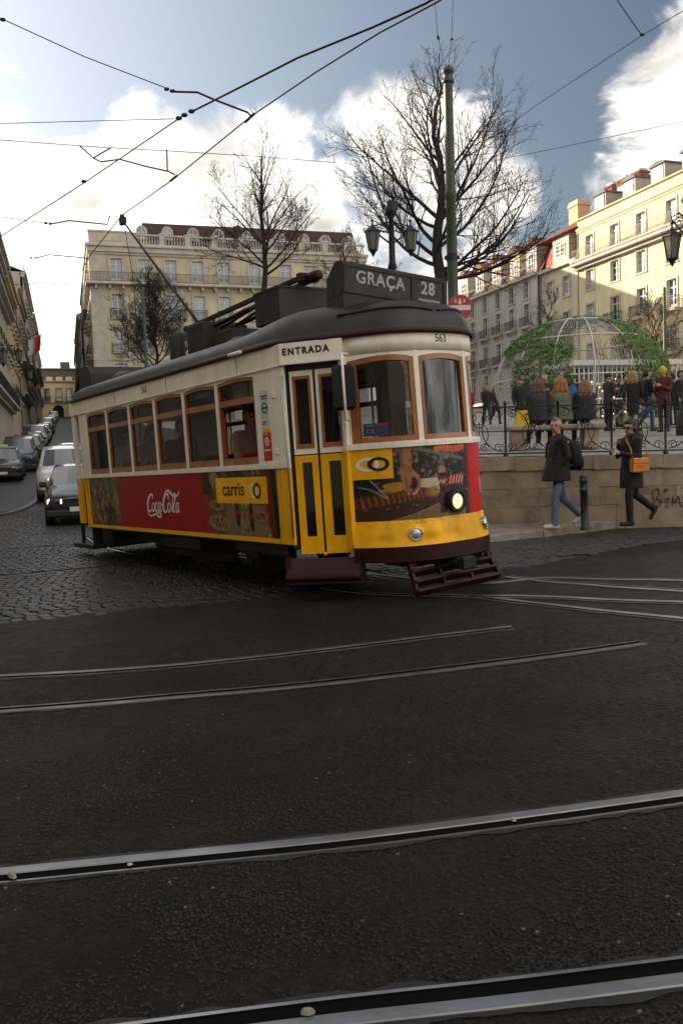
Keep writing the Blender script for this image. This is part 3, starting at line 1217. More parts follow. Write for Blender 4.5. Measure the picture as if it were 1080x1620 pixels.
M_CREAM = mat('tram_cream_paint', (.87, .81, .70), .40, var=.10, vscale=1.6, bump=.08, bscale=7, spec=.4, streak=.24, sscale=7)
M_YEL = mat('tram_yellow_paint', (.92, .45, .004), .42, var=.16, vscale=1.8, bump=.12, bscale=6, spec=.3, streak=.32, sscale=7)
M_ROOF = mat('tram_roof_grey', (.022, .0175, .014), .48, spec=.42, var=.4, vscale=3.5, bump=.12, bscale=10, detail=9)
M_ROOFBOX = mat('tram_roof_box_grey', (.030, .025, .021), .6, spec=.3, var=.22, vscale=3)
M_MAROON = mat('tram_maroon_paint', (.026, .0042, .0042), .5, spec=.3, var=.3, vscale=5)
M_BLACKM = mat('tram_underframe_black', (.012, .011, .010), .7, var=.3, vscale=6)
M_RUBBER = mat('door_rubber', (.010, .010, .010), .6)
M_WOOD = mat('varnished_window_wood', (.30, .095, .018), .34, var=.35, vscale=5, coat=.3)
M_WOOD_IN = mat('interior_wood', (.06, .026, .012), .5, var=.3, vscale=4)
M_CHROME = mat('chrome', (.6, .6, .6), .12, 1.0)
M_RED = mat('advert_red', (.4, .008, .009), .36, var=.06, vscale=2)
M_WHITE = mat('print_white', (.70, .67, .62), .45)
M_BLACK = mat('print_black', (.010, .010, .011), .45)
M_SEAT = mat('red_seat', (.30, .015, .015), .6, var=.2)
M_GLASS = glass_mat('tram_glass', alpha=.62, ior=1.25)
M_GLASSF = glass_mat('windscreen_glass', alpha=.78, ior=1.5)
M_DARKGLASS = mat('dark_door_glass', (.006, .006, .006), .06, spec=.7)
M_LAMP = mat('lit_headlight', (.9, .8, .6), .2, emit=(1.0, .56, .24), estr=.26)
M_PRINT = attr_mat('printed_film', .42, .25)

tram = empty('tram')
tram.matrix_world = TRAM_M
tag(tram, 'yellow and cream vintage tram with red soft drink advert turning at the crossing', 'tram')

# surfaces: S(a, z, off) with off measured outwards
XR0, XR1 = -.33, 5.71
C1 = Vector((5.71, -1.19, 0)); C2 = Vector((6.172, -.80, 0))


def nose(z):
    return interp(z, [.3, .36, .50, .745, 1.44, 2.5], [6.74, 6.755, 6.765, 6.70, 6.70, 6.665])


def wsc(z):
    return interp(z, [.36, .5, .745, 1.44, 2.5], [1.035, 1.04, 1.0, 1.0, .985])


def S_front(y, z, off=0.0):
    yy = y * wsc(z)
    x = nose(z) - 1.03 * abs(y) ** 3
    n = Vector((1, 3.09 * y * abs(y), 0)).normalized()
    return (x + n.x * off, yy + n.y * off, z)


def S_right(a, z, off=0.0):
    return (a, -1.19 - off, z)


def S_left(a, z, off=0.0):
    return (a, 1.19 + off, z)


DN = Vector((C2.y - C1.y, -(C2.x - C1.x), 0)).normalized()
if DN.y > 0: DN = -DN


def S_door(a, z, off=0.0):
    p = C1 + (C2 - C1) * a + DN * off
    return (p.x, p.y, z)


def S_doorL(a, z, off=0.0):
    x, y, z = S_door(a, z, off)
    return (x, -y, z)


def S_rear(y, z, off=0.0):
    x = -1.62 + .88 * abs(y) ** 3
    n = Vector((-1, 2.6 * y * abs(y), 0)).normalized()
    return (x + n.x * off, y + n.y * off, z)


def patch(mb, S, a0, a1, z0, z1, o0=0.0, o1=-.03, n=1, mi=0, smooth=False, nz=1):
    """solid strip on a surface; z0/z1 numbers or functions of a"""
    f0 = z0 if callable(z0) else (lambda a: z0)
    f1 = z1 if callable(z1) else (lambda a: z1)
    vs = []; fs = []
    row = 2 * (nz + 1)
    for i in range(n + 1):
        a = a0 + (a1 - a0) * i / n
        for o in (o0, o1):
            for k in range(nz + 1):
                z = f0(a) + (f1(a) - f0(a)) * k / nz
                vs.append(S(a, z, o))
    for i in range(n):
        b = i * row; c = b + row
        for k in range(nz):
            fs.append((b + k, c + k, c + k + 1, b + k + 1))
            fs.append((b + nz + 1 + k + 1, c + nz + 1 + k + 1, c + nz + 1 + k, b + nz + 1 + k))
        fs.append((b, b + nz + 1, c + nz + 1, c))
        fs.append((b + nz, c + nz, c + 2 * nz + 1, b + 2 * nz + 1))
    ring0 = list(range(nz + 1)) + list(range(2 * nz + 1, nz, -1))
    fs.append(tuple(ring0))
    e = n * row
    fs.append(tuple(e + r for r in reversed(ring0)))
    return mb.add(vs, fs, mi, smooth)


def arch(a0, a1, ztop, rise):
    m = (a0 + a1) / 2; h = (a1 - a0) / 2
    return lambda a: ztop - rise * ((a - m) / h) ** 2


def tram_window(S, a0, a1, z0, z1, rise=.06, transom=None, fw=.045, name='window', n=6, glass=None, open_low=False, o0=.004, o1=-.045, bottom=None):
    f = MB()
    top = arch(a0, a1, z1, rise)
    fb = bottom or fw
    patch(f, S, a0, a0 + fw, z0, lambda a: top(a), o0, o1, 1)
    patch(f, S, a1 - fw, a1, z0, lambda a: top(a), o0, o1, 1)
    patch(f, S, a0 + fw, a1 - fw, z0, z0 + fb, o0, o1, n)
    patch(f, S, a0 + fw, a1 - fw, lambda a: top(a) - fw * 1.15, top, o0, o1, n)
    if transom:
        patch(f, S, a0 + fw, a1 - fw, transom - .035, transom + .03, o0 + .006, o1, n)
    w = f.build(name, M_WOOD, tram, recalc=True)
    g = MB()
    zb = transom if (open_low and transom) else z0 + fb
    g.add([], [])
    vs = []
    for i in range(n + 1):
        a = a0 + fw + (a1 - a0 - 2 * fw) * i / n
        vs += [S(a, zb, -.02), S(a, top(a) - fw, -.02)]
    g.add(vs, [(2 * i, 2 * i + 2, 2 * i + 3, 2 * i + 1) for i in range(n)], 0, True)
    g.build('pane', glass or M_GLASS, w)
    return w


def tram_body():
    # --- saloon sides
    for S, nm in ((S_right, 'right'), (S_left, 'left')):
        low = MB()
        patch(low, S, XR0, XR1, .55, 1.31, 0, -.05)
        lp = low.build('side_panel', M_YEL, tram, recalc=True)
        strip = MB()
        patch(strip, S, XR0 + .2, XR1 - .19, .555, .60, .008, 0)
        strip.build('skirt_moulding', M_YEL, lp, recalc=True)
        b = MB()
        patch(b, S, XR0, XR1, 1.31, 1.365, .02, -.05)
        b.build('belt_rail', M_CREAM, tram, recalc=True)
        lb = MB()
        patch(lb, S, XR0, XR1, 2.305, 2.5, .022, -.04)
        patch(lb, S, XR0, XR1, 2.292, 2.306, .032, -.03)
        lb.build('letterboard', M_CREAM, tram, recalc=True)
        for i in range(6):
            a0, a1 = .864 * i + .03, .864 * (i + 1) - .03
            h = MB()
            patch(h, S, a0 - .002, a1 + .002, arch(a0, a1, 2.275, .024), 2.304, .012, -.04, 8)
            h.build('window_head', M_CREAM, tram, recalc=True)
            tram_window(S, a0, a1, 1.365, 2.272, .024, transom=2.035, open_low=(i == 5), fw=.028, bottom=.075)
        for i in range(7):
            x = .864 * i
            p = MB()
            patch(p, S, x - .03, x + .03, 1.364, 2.304, .012, -.05)
            p.build('window_post', M_CREAM, tram, recalc=True)
        e = MB()
        patch(e, S, 5.214, XR1, 1.364, 2.304, .010, -.05)
        e.build('corner_panel', M_CREAM, tram, recalc=True)
        e = MB()
        patch(e, S, XR0, -.03, 1.364, 2.304, .010, -.05)
        e.build('corner_panel', M_CREAM, tram, recalc=True)
        # rear platform: open side with a narrow pillar
        r = MB()
        Sx = S
        patch(r, Sx, -.74, -.52, .60, 1.31, -.012, -.05)
        r.build('rear_platform_panel', M_YEL, tram, recalc=True)
        r = MB()
        patch(r, Sx, -.74, -.60, 1.31, 2.305, -.012, -.05)
        r.build('rear_pillar', M_CREAM, tram, recalc=True)
        r = MB()
        patch(r, Sx, -.74, XR0, 2.305, 2.5, .010, -.04)
        r.build('rear_letterboard', M_CREAM, tram, recalc=True)
    # dark gap between saloon and rear platform and the slim yellow strut
    k = MB()
    patch(k, S_right, -.52, XR0, .62, 2.3, -.05, -.07)
    k.build('rear_door_gap', M_RUBBER, tram, recalc=True)
    k = MB()
    k.beam((-.30, -1.205, 1.30), (-.13, -1.205, .58), .012, .05)
    k.build('corner_strap', M_YEL, tram)
    # --- rear end
    k = MB()
    patch(k, S_rear, -.93, .93, .55, 1.31, 0, -.04, 10)
    k.build('rear_dash', M_YEL, tram, recalc=True)
    k = MB()
    patch(k, S_rear, -.93, .93, 2.2, 2.5, 0, -.04, 10)
    for y in (-.9, -.33, .33, .9):
        patch(k, S_rear, y - .03, y + .03, 1.31, 2.2, 0, -.04, 1)
    k.build('rear_frame', M_CREAM, tram, recalc=True)
    # --- front corner platforms with letterboard
    for S in (S_door, S_doorL):
        k = MB()
        patch(k, S, -.02, 1.02, 2.315, 2.50, .03, -.04)
        patch(k, S, -.02, 1.02, 2.295, 2.318, .045, -.04)
        k.build('door_letterboard', M_CREAM, tram, recalc=True)
    # --- front
    k = MB()
    patch(k, S_front, -.80, .80, 2.33, 2.505, .012, -.04, 24, smooth=True)
    k.build('front_letterboard', M_CREAM, tram, recalc=True)
    k = MB()
    patch(k, S_front, -.805, .805, 1.435, 1.492, .028, -.04, 24)
    k.build('front_belt_rail', M_CREAM, tram, recalc=True)
    for i, (a0, a1) in enumerate(((-.777, -.332), (-.285, .285), (.332, .777))):
        tram_window(S_front, a0, a1, 1.492, 2.30, .032, fw=.042, name='windscreen', n=10, bottom=.05, glass=M_GLASSF)
        h = MB()
        patch(h, S_front, a0 - .002, a1 + .002, arch(a0, a1, 2.302, .032), 2.335, .006, -.04, 10)
        h.build('windscreen_head', M_CREAM, tram, recalc=True)
    for a0, a1 in ((-.805, -.777), (-.332, -.285), (.285, .332), (.777, .805)):
        p = MB()
        patch(p, S_front, a0, a1, 1.490, 2.335, .010, -.05, 2)
        p.build('front_post', M_CREAM, tram, recalc=True)
    k = MB()
    patch(k, S_front, -.80, .80, .745, 1.436, 0, -.03, 28, smooth=False)
    k.build('front_dash', M_YEL, tram, recalc=True)
    # dented flared skirt
    rng = random.Random(4)
    dents = [(rng.uniform(-.7, .7), rng.uniform(.52, .72), rng.uniform(.04, .13), rng.uniform(-.020, .016)) for _ in range(34)]

    def S_skirt(y, z, off=0.0):
        o = off
        for dy, dz, r, a in dents:
            q = ((y - dy) ** 2 + (1.4 * (z - dz)) ** 2) / (r * r)
            if q < 4: o += a * math.exp(-q * 1.4)
        return S_front(y, z, o)
    k = MB()
    vs = []
    nu, nv = 90, 14
    for j in range(nv + 1):
        z = .50 + .25 * j / nv
        for i in range(nu + 1):
            y = -.81 + 1.62 * i / nu
            vs.append(S_skirt(y, z + (0.0), .004))
    k.add(vs, [(j * (nu + 1) + i, j * (nu + 1) + i + 1, (j + 1) * (nu + 1) + i + 1, (j + 1) * (nu + 1) + i) for j in range(nv) for i in range(nu)], 0, True)
    k.build('front_skirt', M_YEL, tram)
    k = MB()
    patch(k, S_front, -.81, .81, .36, .505, .012, -.05, 28)
    k.build('bumper', M_MAROON, tram, recalc=True)
    # corner pillars next to the doors
    for sg in (-1, 1):
        k = MB()
        k.box(6.135, 6.195, min(sg * .83, sg * .775), max(sg * .83, sg * .775), 1.44, 2.32)
        k.build('corner_pillar', M_CREAM, tram)
        k = MB()
        k.box(6.135, 6.198, min(sg * .84, sg * .775), max(sg * .84, sg * .775), .50, 1.43)
        k.build('corner_pillar_lower', M_YEL, tram)


def tram_doors():
    for S, vis in ((S_door, True), (S_doorL, False)):
        # jamb on the saloon side: cream return and a black rubber
        k = MB()
        patch(k, S, -.02, .06, .50, 2.30, -.02, -.16)
        k.build('door_rubber', M_RUBBER, tram, recalc=True)
        k = MB()
        patch(k, S, .04, 1.0, 2.235, 2.30, -.05, -.14)
        k.build('door_header', M_RUBBER, tram, recalc=True)
        for a0, a1, ww in ((.085, .47, .19), (.515, .965, .33)):
            leaf = MB()
            # upper cream part: stiles and rails round an opening, lower yellow part likewise
            zb, zm, zt = .455, 1.43, 2.235
            m = (a0 + a1) / 2
            lw = (a1 - a0)
            u0, u1 = a0 + lw * .12, a1 - lw * .10
            patch(leaf, S, a0, u0, zm, zt, -.04, -.075, mi=0)
            patch(leaf, S, u1, a1, zm, zt, -.04, -.075, mi=0)
            patch(leaf, S, u0, u1, zt - .05, zt, -.04, -.075, mi=0)
            patch(leaf, S, u0, u1, zm, zm + .055, -.04, -.075, mi=0)
            l0, l1 = a0 + lw * .30, a1 - lw * .26
            patch(leaf, S, a0, l0, zb, zm - .012, -.04, -.075, mi=1)
            patch(leaf, S, l1, a1, zb, zm - .012, -.04, -.075, mi=1)
            patch(leaf, S, l0, l1, zb, zb + .17, -.04, -.075, mi=1)
            patch(leaf, S, l0, l1, zm - .08, zm - .012, -.04, -.075, mi=1)
            patch(leaf, S, a0, a1, zm - .012, zm, -.045, -.075, mi=2)
            d = leaf.build('door', [M_CREAM, M_YEL, M_MAROON], tram, recalc=True)
            fr = MB()
            t = .028 / .645
            patch(fr, S, u0, u0 + t, zm + .055, zt - .05, -.036, -.07)
            patch(fr, S, u1 - t, u1, zm + .055, zt - .05, -.036, -.07)
            patch(fr, S, u0, u1, zt - .08, zt - .05, -.035, -.07)
            patch(fr, S, u0, u1, zm + .055, zm + .10, -.035, -.07)
            fr.build('sash', M_WOOD, d, recalc=True)
            g = MB()
            g.add([S(u0, zm + .06, -.058), S(u1, zm + .06, -.058), S(u1, zt - .06, -.058), S(u0, zt - .06, -.058)], [(0, 1, 2, 3)])
            g.build('pane', M_GLASS, d)
            g = MB()
            g.add([S(l0, zb + .17, -.058), S(l1, zb + .17, -.058), S(l1, zm - .08, -.058), S(l0, zm - .08, -.058)], [(0, 1, 2, 3)])
            g.build('lower_pane', M_DARKGLASS, d)
        k = MB()
        patch(k, S, .47, .515, .44, 2.235, -.055, -.08)
        patch(k, S, .965, 1.0, .44, 2.235, -.06, -.08)
        k.build('door_seal', M_RUBBER, tram, recalc=True)
        k = MB()
        x, y, z = S(.49, .45, -.03)
        k.ball((x, y, z), .02, 8)
        k.build('door_foot', M_YEL, tram)
        # grab rail on the jamb
        k = MB()
        p = S(-.005, 0, .012)
        k.tube([(p[0], p[1], .62), (p[0], p[1], 2.2)], .010, 6)
        k.build('grab_rail', mat('rail_alu', (.45, .45, .44), .35, .8), tram)
        # step: curved maroon tray under the door
        k = MB()

        def stp(u, v):
            a = -.12 + 1.24 * u
            z = interp(v, [0, .2, .45, 1], [.20, .205, .235, .42])
            off = interp(v, [0, .2, .45, 1], [.05, .16, .19, .05])
            return S(a, z, off - .03)
        k.grid(stp, 8, 6)
        patch(k, S, -.12, 1.12, .18, .205, .13, -.12)
        st = k.build('step', M_MAROON, tram)
        k = MB()
        patch(k, S, -.12, -.10, .19, .44, .12, -.08); k.build('step_side', M_MAROON, st, recalc=True)
        k = MB(); patch(k, S, 1.10, 1.12, .19, .44, .12, -.08); k.build('step_side', M_MAROON, st, recalc=True)


RING_CACHE = {}


def plan_ring(n_front=20):
    """right half then left half of the body outline, closed, counter-clockwise from above"""
    right = []
    for i in range(9):
        y = -.95 * i / 8
        right.append(S_rear(y, 2.5)[:2])
    right += [(-.74, -1.12), (-.5, -1.185), (-.33, -1.19)]
    right += [(x, -1.19) for x in np.linspace(0, 5.3, 22)]
    right += [(5.5, -1.185), (5.64, -1.16), (5.75, -1.10), (5.9, -.995), (6.04, -.90), (6.14, -.81)]
    for i in range(1, n_front + 1):
        y = -.77 + .77 * i / n_front
        right.append(S_front(y, 2.5)[:2])
    left = [(x, -y) for x, y in reversed(right[1:-1])]
    return right + left


def tram_roof():
    ring = plan_ring()
    n = len(ring)

    def spine(p):
        return Vector((min(5.6, max(-.55, p[0])), 0))
    # t : distance from spine (1 = eave), z
    prof = [(1.035, 2.492), (1.045, 2.50), (1.048, 2.515), (1.045, 2.53), (1.03, 2.545), (1.022, 2.575), (1.0, 2.65), (.965, 2.72), (.91, 2.785), (.84, 2.84), (.74, 2.885), (.6, 2.92), (.42, 2.76), (.2, 2.958), (.02, 2.962)]
    def crown(z, x):
        # low along the saloon, higher in the hood over each end
        return z if z < 2.55 else 2.545 + (z - 2.545) * (.64 + .24 * smoothstep(4.5, 5.7, x))
    mb = MB()
    vs = []
    for t, z in prof:
        for p in ring:
            s = spine(p)
            q = s + (Vector(p) - s) * t
            vs.append((q.x, q.y, crown(z, q.x)))
    fs = []; mi = []
    for i in range(len(prof) - 1):
        for k in range(n):
            k2 = (k + 1) % n
            fs.append((i * n + k, i * n + k2, (i + 1) * n + k2, (i + 1) * n + k))
            mi.append(1 if i in (1, 2, 3) else 0)
    mb.add(vs, fs, 0, True)
    mb.mi = mi
    roof = mb.build('roof', [M_ROOF, M_MAROON], tram)
    # hood seam mouldings over the front
    for sg in (-1, 1):
        pts = []
        for i in range(13):
            u = i / 12
            y = sg * (.03 + .80 * u)
            yy = max(-.77, min(.77, y))
            p = Vector(S_front(yy, 2.5)[:2]) if abs(y) < .77 else Vector((6.2 - (abs(y) - .77) * 1.0, y))
            s = spine(p)
            t = .955 - .03 * math.sin(u * math.pi)
            q = s + (p - s) * t
            pts.append((q.x, q.y, interp(t, [.91, .965, 1.0], [2.756, 2.699, 2.637]) + .011))
        k = MB(); k.tube(pts, .014, 6)
        k.build('hood_moulding', M_ROOF, roof)
    k = MB()
    pts = []
    for p in ring[31:44]:
        s = spine(p); q = s + (Vector(p) - s) * 1.06
        pts.append((q.x, q.y, 2.515))
    k.tube(pts[:2], .02, 6)
    k.build('gutter_spout', M_CREAM, roof)
    # interior ceiling and floor
    for nm, z, t0, m in (('ceiling', 2.47, .97, mat('tram_ceiling', (.08, .07, .06), .7)), ('floor', .72, .95, M_WOOD_IN)):
        k = MB()
        vs = []
        for p in ring:
            s = spine(p); q = s + (Vector(p) - s) * t0
            vs.append((q.x, q.y, z))
        k.add(vs + [(v[0], v[1], z + .03) for v in vs], [tuple(range(n - 1, -1, -1)), tuple(range(n, 2 * n))])
        k.build(nm, m, tram)
    # destination sign
    sg = MB()
    prof2 = [(5.78, 2.64), (6.085, 2.64), (6.085, 3.10), (6.05, 3.16), (5.94, 3.17), (5.80, 3.03)]
    sg.prism(prof2, lambda a, b, d: (a, d, b), -.66, .66)
    box = sg.build('sign_box', M_ROOFBOX, tram, recalc=True)
    k = MB()
    k.box(6.086, 6.10, -.66, .66, 3.10, 3.13); k.box(6.086, 6.10, -.66, .66, 2.85, 2.88)
    for y in (-.66, .175, .61):
        k.box(6.086, 6.10, y, y + .05, 2.875, 3.105)
    k.build('sign_frame', M_ROOFBOX, box)
    k = MB()
    k.box(6.084, 6.090, -.61, .175, 2.88, 3.10); k.box(6.084, 6.090, .225, .61, 2.88, 3.10)
    k.build('sign_blind', mat('sign_blind_dark', (.014, .016, .019), .45, var=.3, vscale=6, spec=.3), box)
    grey = mat('sign_letter_grey', (.36, .35, .33), .5, var=.35, vscale=18)
    for body, y, sz, b in (('GRAÇA', -.215, .168, .004), ('28', .40, .175, .005)):
        me = text_mesh(body, sz, 'sign_letters', .001, 1.12, b)
        remap(me, lambda a, c, d: (6.0925 + d, y + a, 3.012 + c))
        me.materials.clear(); me.materials.append(grey)
        inst('sign_letters', me, box)
    k = MB()
    k.box(6.0905, 6.093, .27, .56, 2.885, 2.905)
    k.build('sign_line', mat('sign_line_yellow', (.28, .25, .13), .5), box)
    k = MB()
    for y0 in (-.5, -.5):
        pass
    k.box(5.83, 5.91, -.664, -.655, 2.83, 2.89); k.box(5.95, 6.03, -.664, -.655, 2.83, 2.89)
    k.build('vent_hole', M_BLACK, box)
    tilt = Matrix.Translation((6.0, 0, 3.035)) @ Matrix.Rotation(rad(-4.2), 4, 'X') @ Matrix.Translation((-6.0, 0, -2.98))
    box.matrix_local = tilt
    # rear sign box
    sg = MB()
    sg.prism([(-1.50, 2.60), (-.90, 2.66), (-.92, 3.0), (-1.05, 3.13), (-1.40, 3.15), (-1.50, 3.05)], lambda a, b, d: (a, d, b), -.74, .74)
    sg.build('rear_sign_box', M_ROOFBOX, tram, recalc=True)
    k = MB(); k.box(-.55, .15, -.40, .40, 2.70, 2.93, bev=.02); k.build('roof_cover', M_ROOFBOX, tram)
    # resistor box with overhanging lid
    k = MB()
    k.box(3.86, 4.42, -.36, .34, 2.98, 3.36, bev=.01)
    k.box(3.85, 4.43, -.37, .35, 3.35, 3.375)
    k.build('resistor_box', M_ROOFBOX, tram)
    k = MB(); k.box(3.92, 4.36, -.28, .26, 2.70, 2.985); k.build('box_stand', M_BLACKM, tram)
    # round ventilator bulbs
    for x, y in ((3.45, -.36), (-.1, -.5)):
        k = MB(); k.ball((x, y, 2.73), .27, 18, sc=(1.15, .8, .8)); k.build('ventilator', M_ROOF, tram)
    # step grating on the roof edge
    k = MB()
    for i in range(3):
        y = -.66 - .1 * i
        z = 2.775 - .035 * i
        k.beam((3.75 - .02 * i, y, z), (4.85, y + .02, z + .01), .05, .02)
    k.build('roof_tread', M_BLACKM, tram)
    k = MB()
    k.tube([(3.95, -.8, 2.75), (3.92, -.98, 2.70), (4.05, -1.05, 2.67), (4.18, -.98, 2.70), (4.2, -.8, 2.75)], .012, 6)
    k.build('roof_hook', M_BLACKM, tram)
    # cable boxes ahead of the trolley base
    k = MB(); k.box(1.95, 2.45, -.35, .25, 2.71, 3.30, bev=.01); k.build('fuse_box', M_ROOFBOX, tram)
    k = MB(); k.box(2.55, 3.05, -.25, .3, 2.71, 3.12, bev=.01); k.build('cable_box', M_ROOFBOX, tram)
    k = MB(); k.lathe([(.11, 2.71), (.11, 3.22), (.095, 3.26), (.0, 3.27)], (1.55, -.32, 0), 12); k.build('lightning_arrester', M_ROOFBOX, tram)
    k = MB(); k.box(1.25, 2.5, -.45, .45, 2.70, 2.775); k.build('trolley_board', M_BLACKM, tram)
    k = MB(); k.box(3.08, 3.14, -.3, -.24, 2.70, 2.86); k.build('roof_lamp', mat('amber', (.5, .16, .01), .4), tram)
    # trolley base: maroon swivel frame with spring bars
    k = MB()
    k.lathe([(.16, 2.76), (.16, 3.0), (.09, 3.04), (.09, 3.25), (.13, 3.27), (.13, 3.33), (.02, 3.34)], (1.95, 0, 0), 14)
    k.lathe([(.16, 2.76), (.16, 3.0), (.09, 3.04), (.09, 3.2), (.0, 3.21)], (2.75, .05, 0), 12)
    for y in (-.16, .16):
        k.beam((1.5, y, 3.34), (4.55, y * .55, 3.46), .05, .05)
        k.tube([(1.9, y, 3.22), (3.4, y, 3.30)], .028, 8)
        k.tube([(2.0, y * .5, 3.16), (3.9, y * .3, 3.40)], .018, 6)
    k.beam((4.5, -.13, 3.46), (4.5, .13, 3.46), .09, .09)
    k.beam((1.6, -.2, 3.34), (1.6, .2, 3.34), .07, .07)
    k.tube([(4.35, 0, 3.47), (4.75, -.02, 3.44)], .06, 8)
    k.build('trolley_base', M_MAROON, tram)
    k = MB()
    for i in range(6):
        k.tube([(1.3 + .28 * i, -.1, 3.26 + .02 * (i % 3)), (1.62 + .3 * i, .12, 3.36 + .03 * ((i * 2) % 3))], .014, 5)
    k.tube([(1.45, -.22, 3.30), (1.2, -.24, 3.18), (1.15, -.25, 2.96)], .018, 6)
    k.build('cables', M_BLACKM, tram)
    k = MB()
    k.tube([(1.72, 0, 3.34), (1.15, 0, 3.82), (.2, 0, 4.62), (-.81, 0, 5.48)], [.024, .022, .019, .015], 8)
    pole = k.build('trolley_pole', M_BLACKM, tram)
    k = MB()
    k.box(-.92, -.76, -.035, .035, 5.44, 5.56, bev=.015)
    k.lathe([(.02, -.02), (.055, -.02), (.04, 0), (.055, .02), (.02, .02)], (-.86, 0, 5.57), 10, M=Matrix.Rotation(rad(90), 4, 'X'))
    k.build('trolley_head', M_BLACKM, pole)
    k = MB()
    k.tube([(-.80, 0, 5.46), (-.62, 0, 4.6), (-.6, 0, 3.7), (-.7, 0, 3.1)], .006, 4)
    k.build('trolley_rope', M_BLACKM, pole)


def tram_front_fittings():
    hx, hy, hz = S_front(0.03, .885, .0)
    R = Matrix.Rotation(rad(90), 4, 'Y')
    k = MB()
    k.lathe([(.105, -.02), (.110, .05), (.100, .065), (.078, .06), (.073, .03)], (hx, hy, hz), 24, M=R)
    hl = k.build('headlight', M_BLACKM, tram)
    k = MB()
    k.lathe([(.075, .035), (.062, .05), (.036, .06), (.001, .064)], (hx, hy, hz), 24, M=R)
    k.build('lens', M_LAMP, hl)
    for y, z in ((-.43, .615), (.46, .625)):
        x, yy, zz = S_front(y, z, .0)
        an = math.atan2(3.09 * y * abs(y), 1)
        R2 = Matrix.Rotation(an, 4, 'Z') @ Matrix.Rotation(rad(90), 4, 'Y')
        k = MB()
        k.lathe([(.064, -.02), (.066, .02), (.060, .034), (.053, .03), (.05, .02)], (x, yy, zz), 20, M=R2)
        ml = k.build('marker_light', M_CHROME, tram)
        k = MB()
        k.lathe([(.053, .022), (.04, .032), (.02, .037), (.001, .038)], (x, yy, zz), 20, M=R2)
        k.build('lens', mat('clear_lens', (.55, .57, .6), .15, .6, var=.5, vscale=90), ml)
    # mirror on its bracket beside the doors
    k = MB()
    Mx = Matrix.Translation((6.30, -.90, 2.02)) @ Matrix.Rotation(rad(-35), 4, 'Z')
    k.box(-.045, .045, -.105, .105, -.21, .21, 0, Mx, bev=.03)
    mr = k.build('mirror', mat('mirror_black', (.006, .007, .010), .35, spec=.25), tram)
    k = MB()
    k.tube([(6.30, -.83, 2.33), (6.37, -.95, 2.33), (6.37, -.95, 1.72), (6.28, -.84, 1.72)], .014, 6)
    k.build('bracket', M_CREAM, mr)
    # life guard: sloping maroon slatted frame
    k = MB()
    L0, L1 = Vector((6.60, -.50, .335)), Vector((6.60, .50, .335))
    B0, B1 = Vector((6.74, -.54, .075)), Vector((6.74, .54, .095))
    for t in (0.0, .34, .68, 1.0):
        a = L0.lerp(B0, t); b = L1.lerp(B1, t)
        k.beam(a, b, .03, .085, up=(.7, 0, .7))
    for a, b in ((L0, B0), (L1, B1), (L0.lerp(L1, .33), B0.lerp(B1, .33)), (L0.lerp(L1, .67), B0.lerp(B1, .67))):
        k.beam(a, b, .05, .03, up=(0, 1, 0))
    k.box(6.2, 6.62, -.48, -.43, .30, .36); k.box(6.2, 6.62, .43, .48, .30, .36)
    k.build('life_guard', M_MAROON, tram)
    # coupling under the bumper
    k = MB()
    k.tube([(6.3, 0, .30), (6.85, 0, .30)], .05, 8); k.box(6.80, 6.90, -.08, .08, .24, .36, bev=.015)
    k.build('coupling', M_BLACKM, tram)


def tram_running_gear():
    for x in (1.25, 3.95):
        for sg in (-1, 1):
            k = MB()
            Rx = Matrix.Rotation(rad(90), 4, 'X')
            k.lathe([(.0, -.05), (.12, -.05), (.13, -.03), (.27, -.03), (.30, -.05), (.335, -.05), (.335, .03), (.365, .03), (.365, .06), (.0, .06)], (x, sg * .47, .345), 24, M=Rx)
            w = k.build('wheel', mat('wheel_steel', (.05, .045, .04), .55, .6, var=.3), tram)
            k = MB(); k.lathe([(.0, -.08), (.08, -.08), (.09, .0)], (x, sg * .5, .345), 10, M=Rx); k.build('axle_box', M_BLACKM, w)
    k = MB()
    for sg in (-1, 1):
        k.beam((.4, sg * .64, .36), (4.8, sg * .64, .36), .06, .12)
        for x in (1.25, 3.95):
            k.box(x - .16, x + .16, sg * .64 - .06, sg * .64 + .06, .24, .50, bev=.02)
            for d in (-.38, .38):
                k.lathe([(.06, .40), (.06, .55)], (x + d, sg * .62, 0), 8)
        k.beam((1.75, sg * .66, .22), (3.45, sg * .66, .22), .05, .10)
        k.box(2.2, 3.0, sg * .5 - .12, sg * .5 + .12, .16, .30, bev=.02)
    k.build('truck_frame', M_BLACKM, tram)
    k = MB(); k.box(-.6, 5.62, -1.02, 1.02, .50, .72); k.box(5.62, 6.35, -.55, .55, .50, .72); k.build('underframe', M_BLACKM, tram)
    k = MB()
    um = mat('underfloor_maroon', (.022, .008, .008), .6, var=.3)
    k.box(4.3, 5.4, -1.08, -1.02, .42, .55); k.build('side_sill', um, tram)
    k = MB(); k.box(2.1, 3.2, -1.0, -.7, .33, .50, bev=.02)
    k.build('underfloor_box', mat('underfloor_maroon', (.022, .008, .008), .6, var=.3), tram)
    k = MB()
    k.box(-1.3, -.55, -.75, .75, .16, .42, bev=.03)
    k.build('rear_guard', M_BLACKM, tram)
    k = MB()
    k.box(-1.35, -.4, -1.12, -.9, .18, .24); k.box(-.45, -.40, -1.1, -.95, .24, .55); k.box(-1.3, -1.25, -1.0, -.95, .24, .55)
    k.build('rear_step', M_BLACKM, tram)


tram_body()
tram_doors()
tram_roof()
tram_front_fittings()
tram_running_gear()

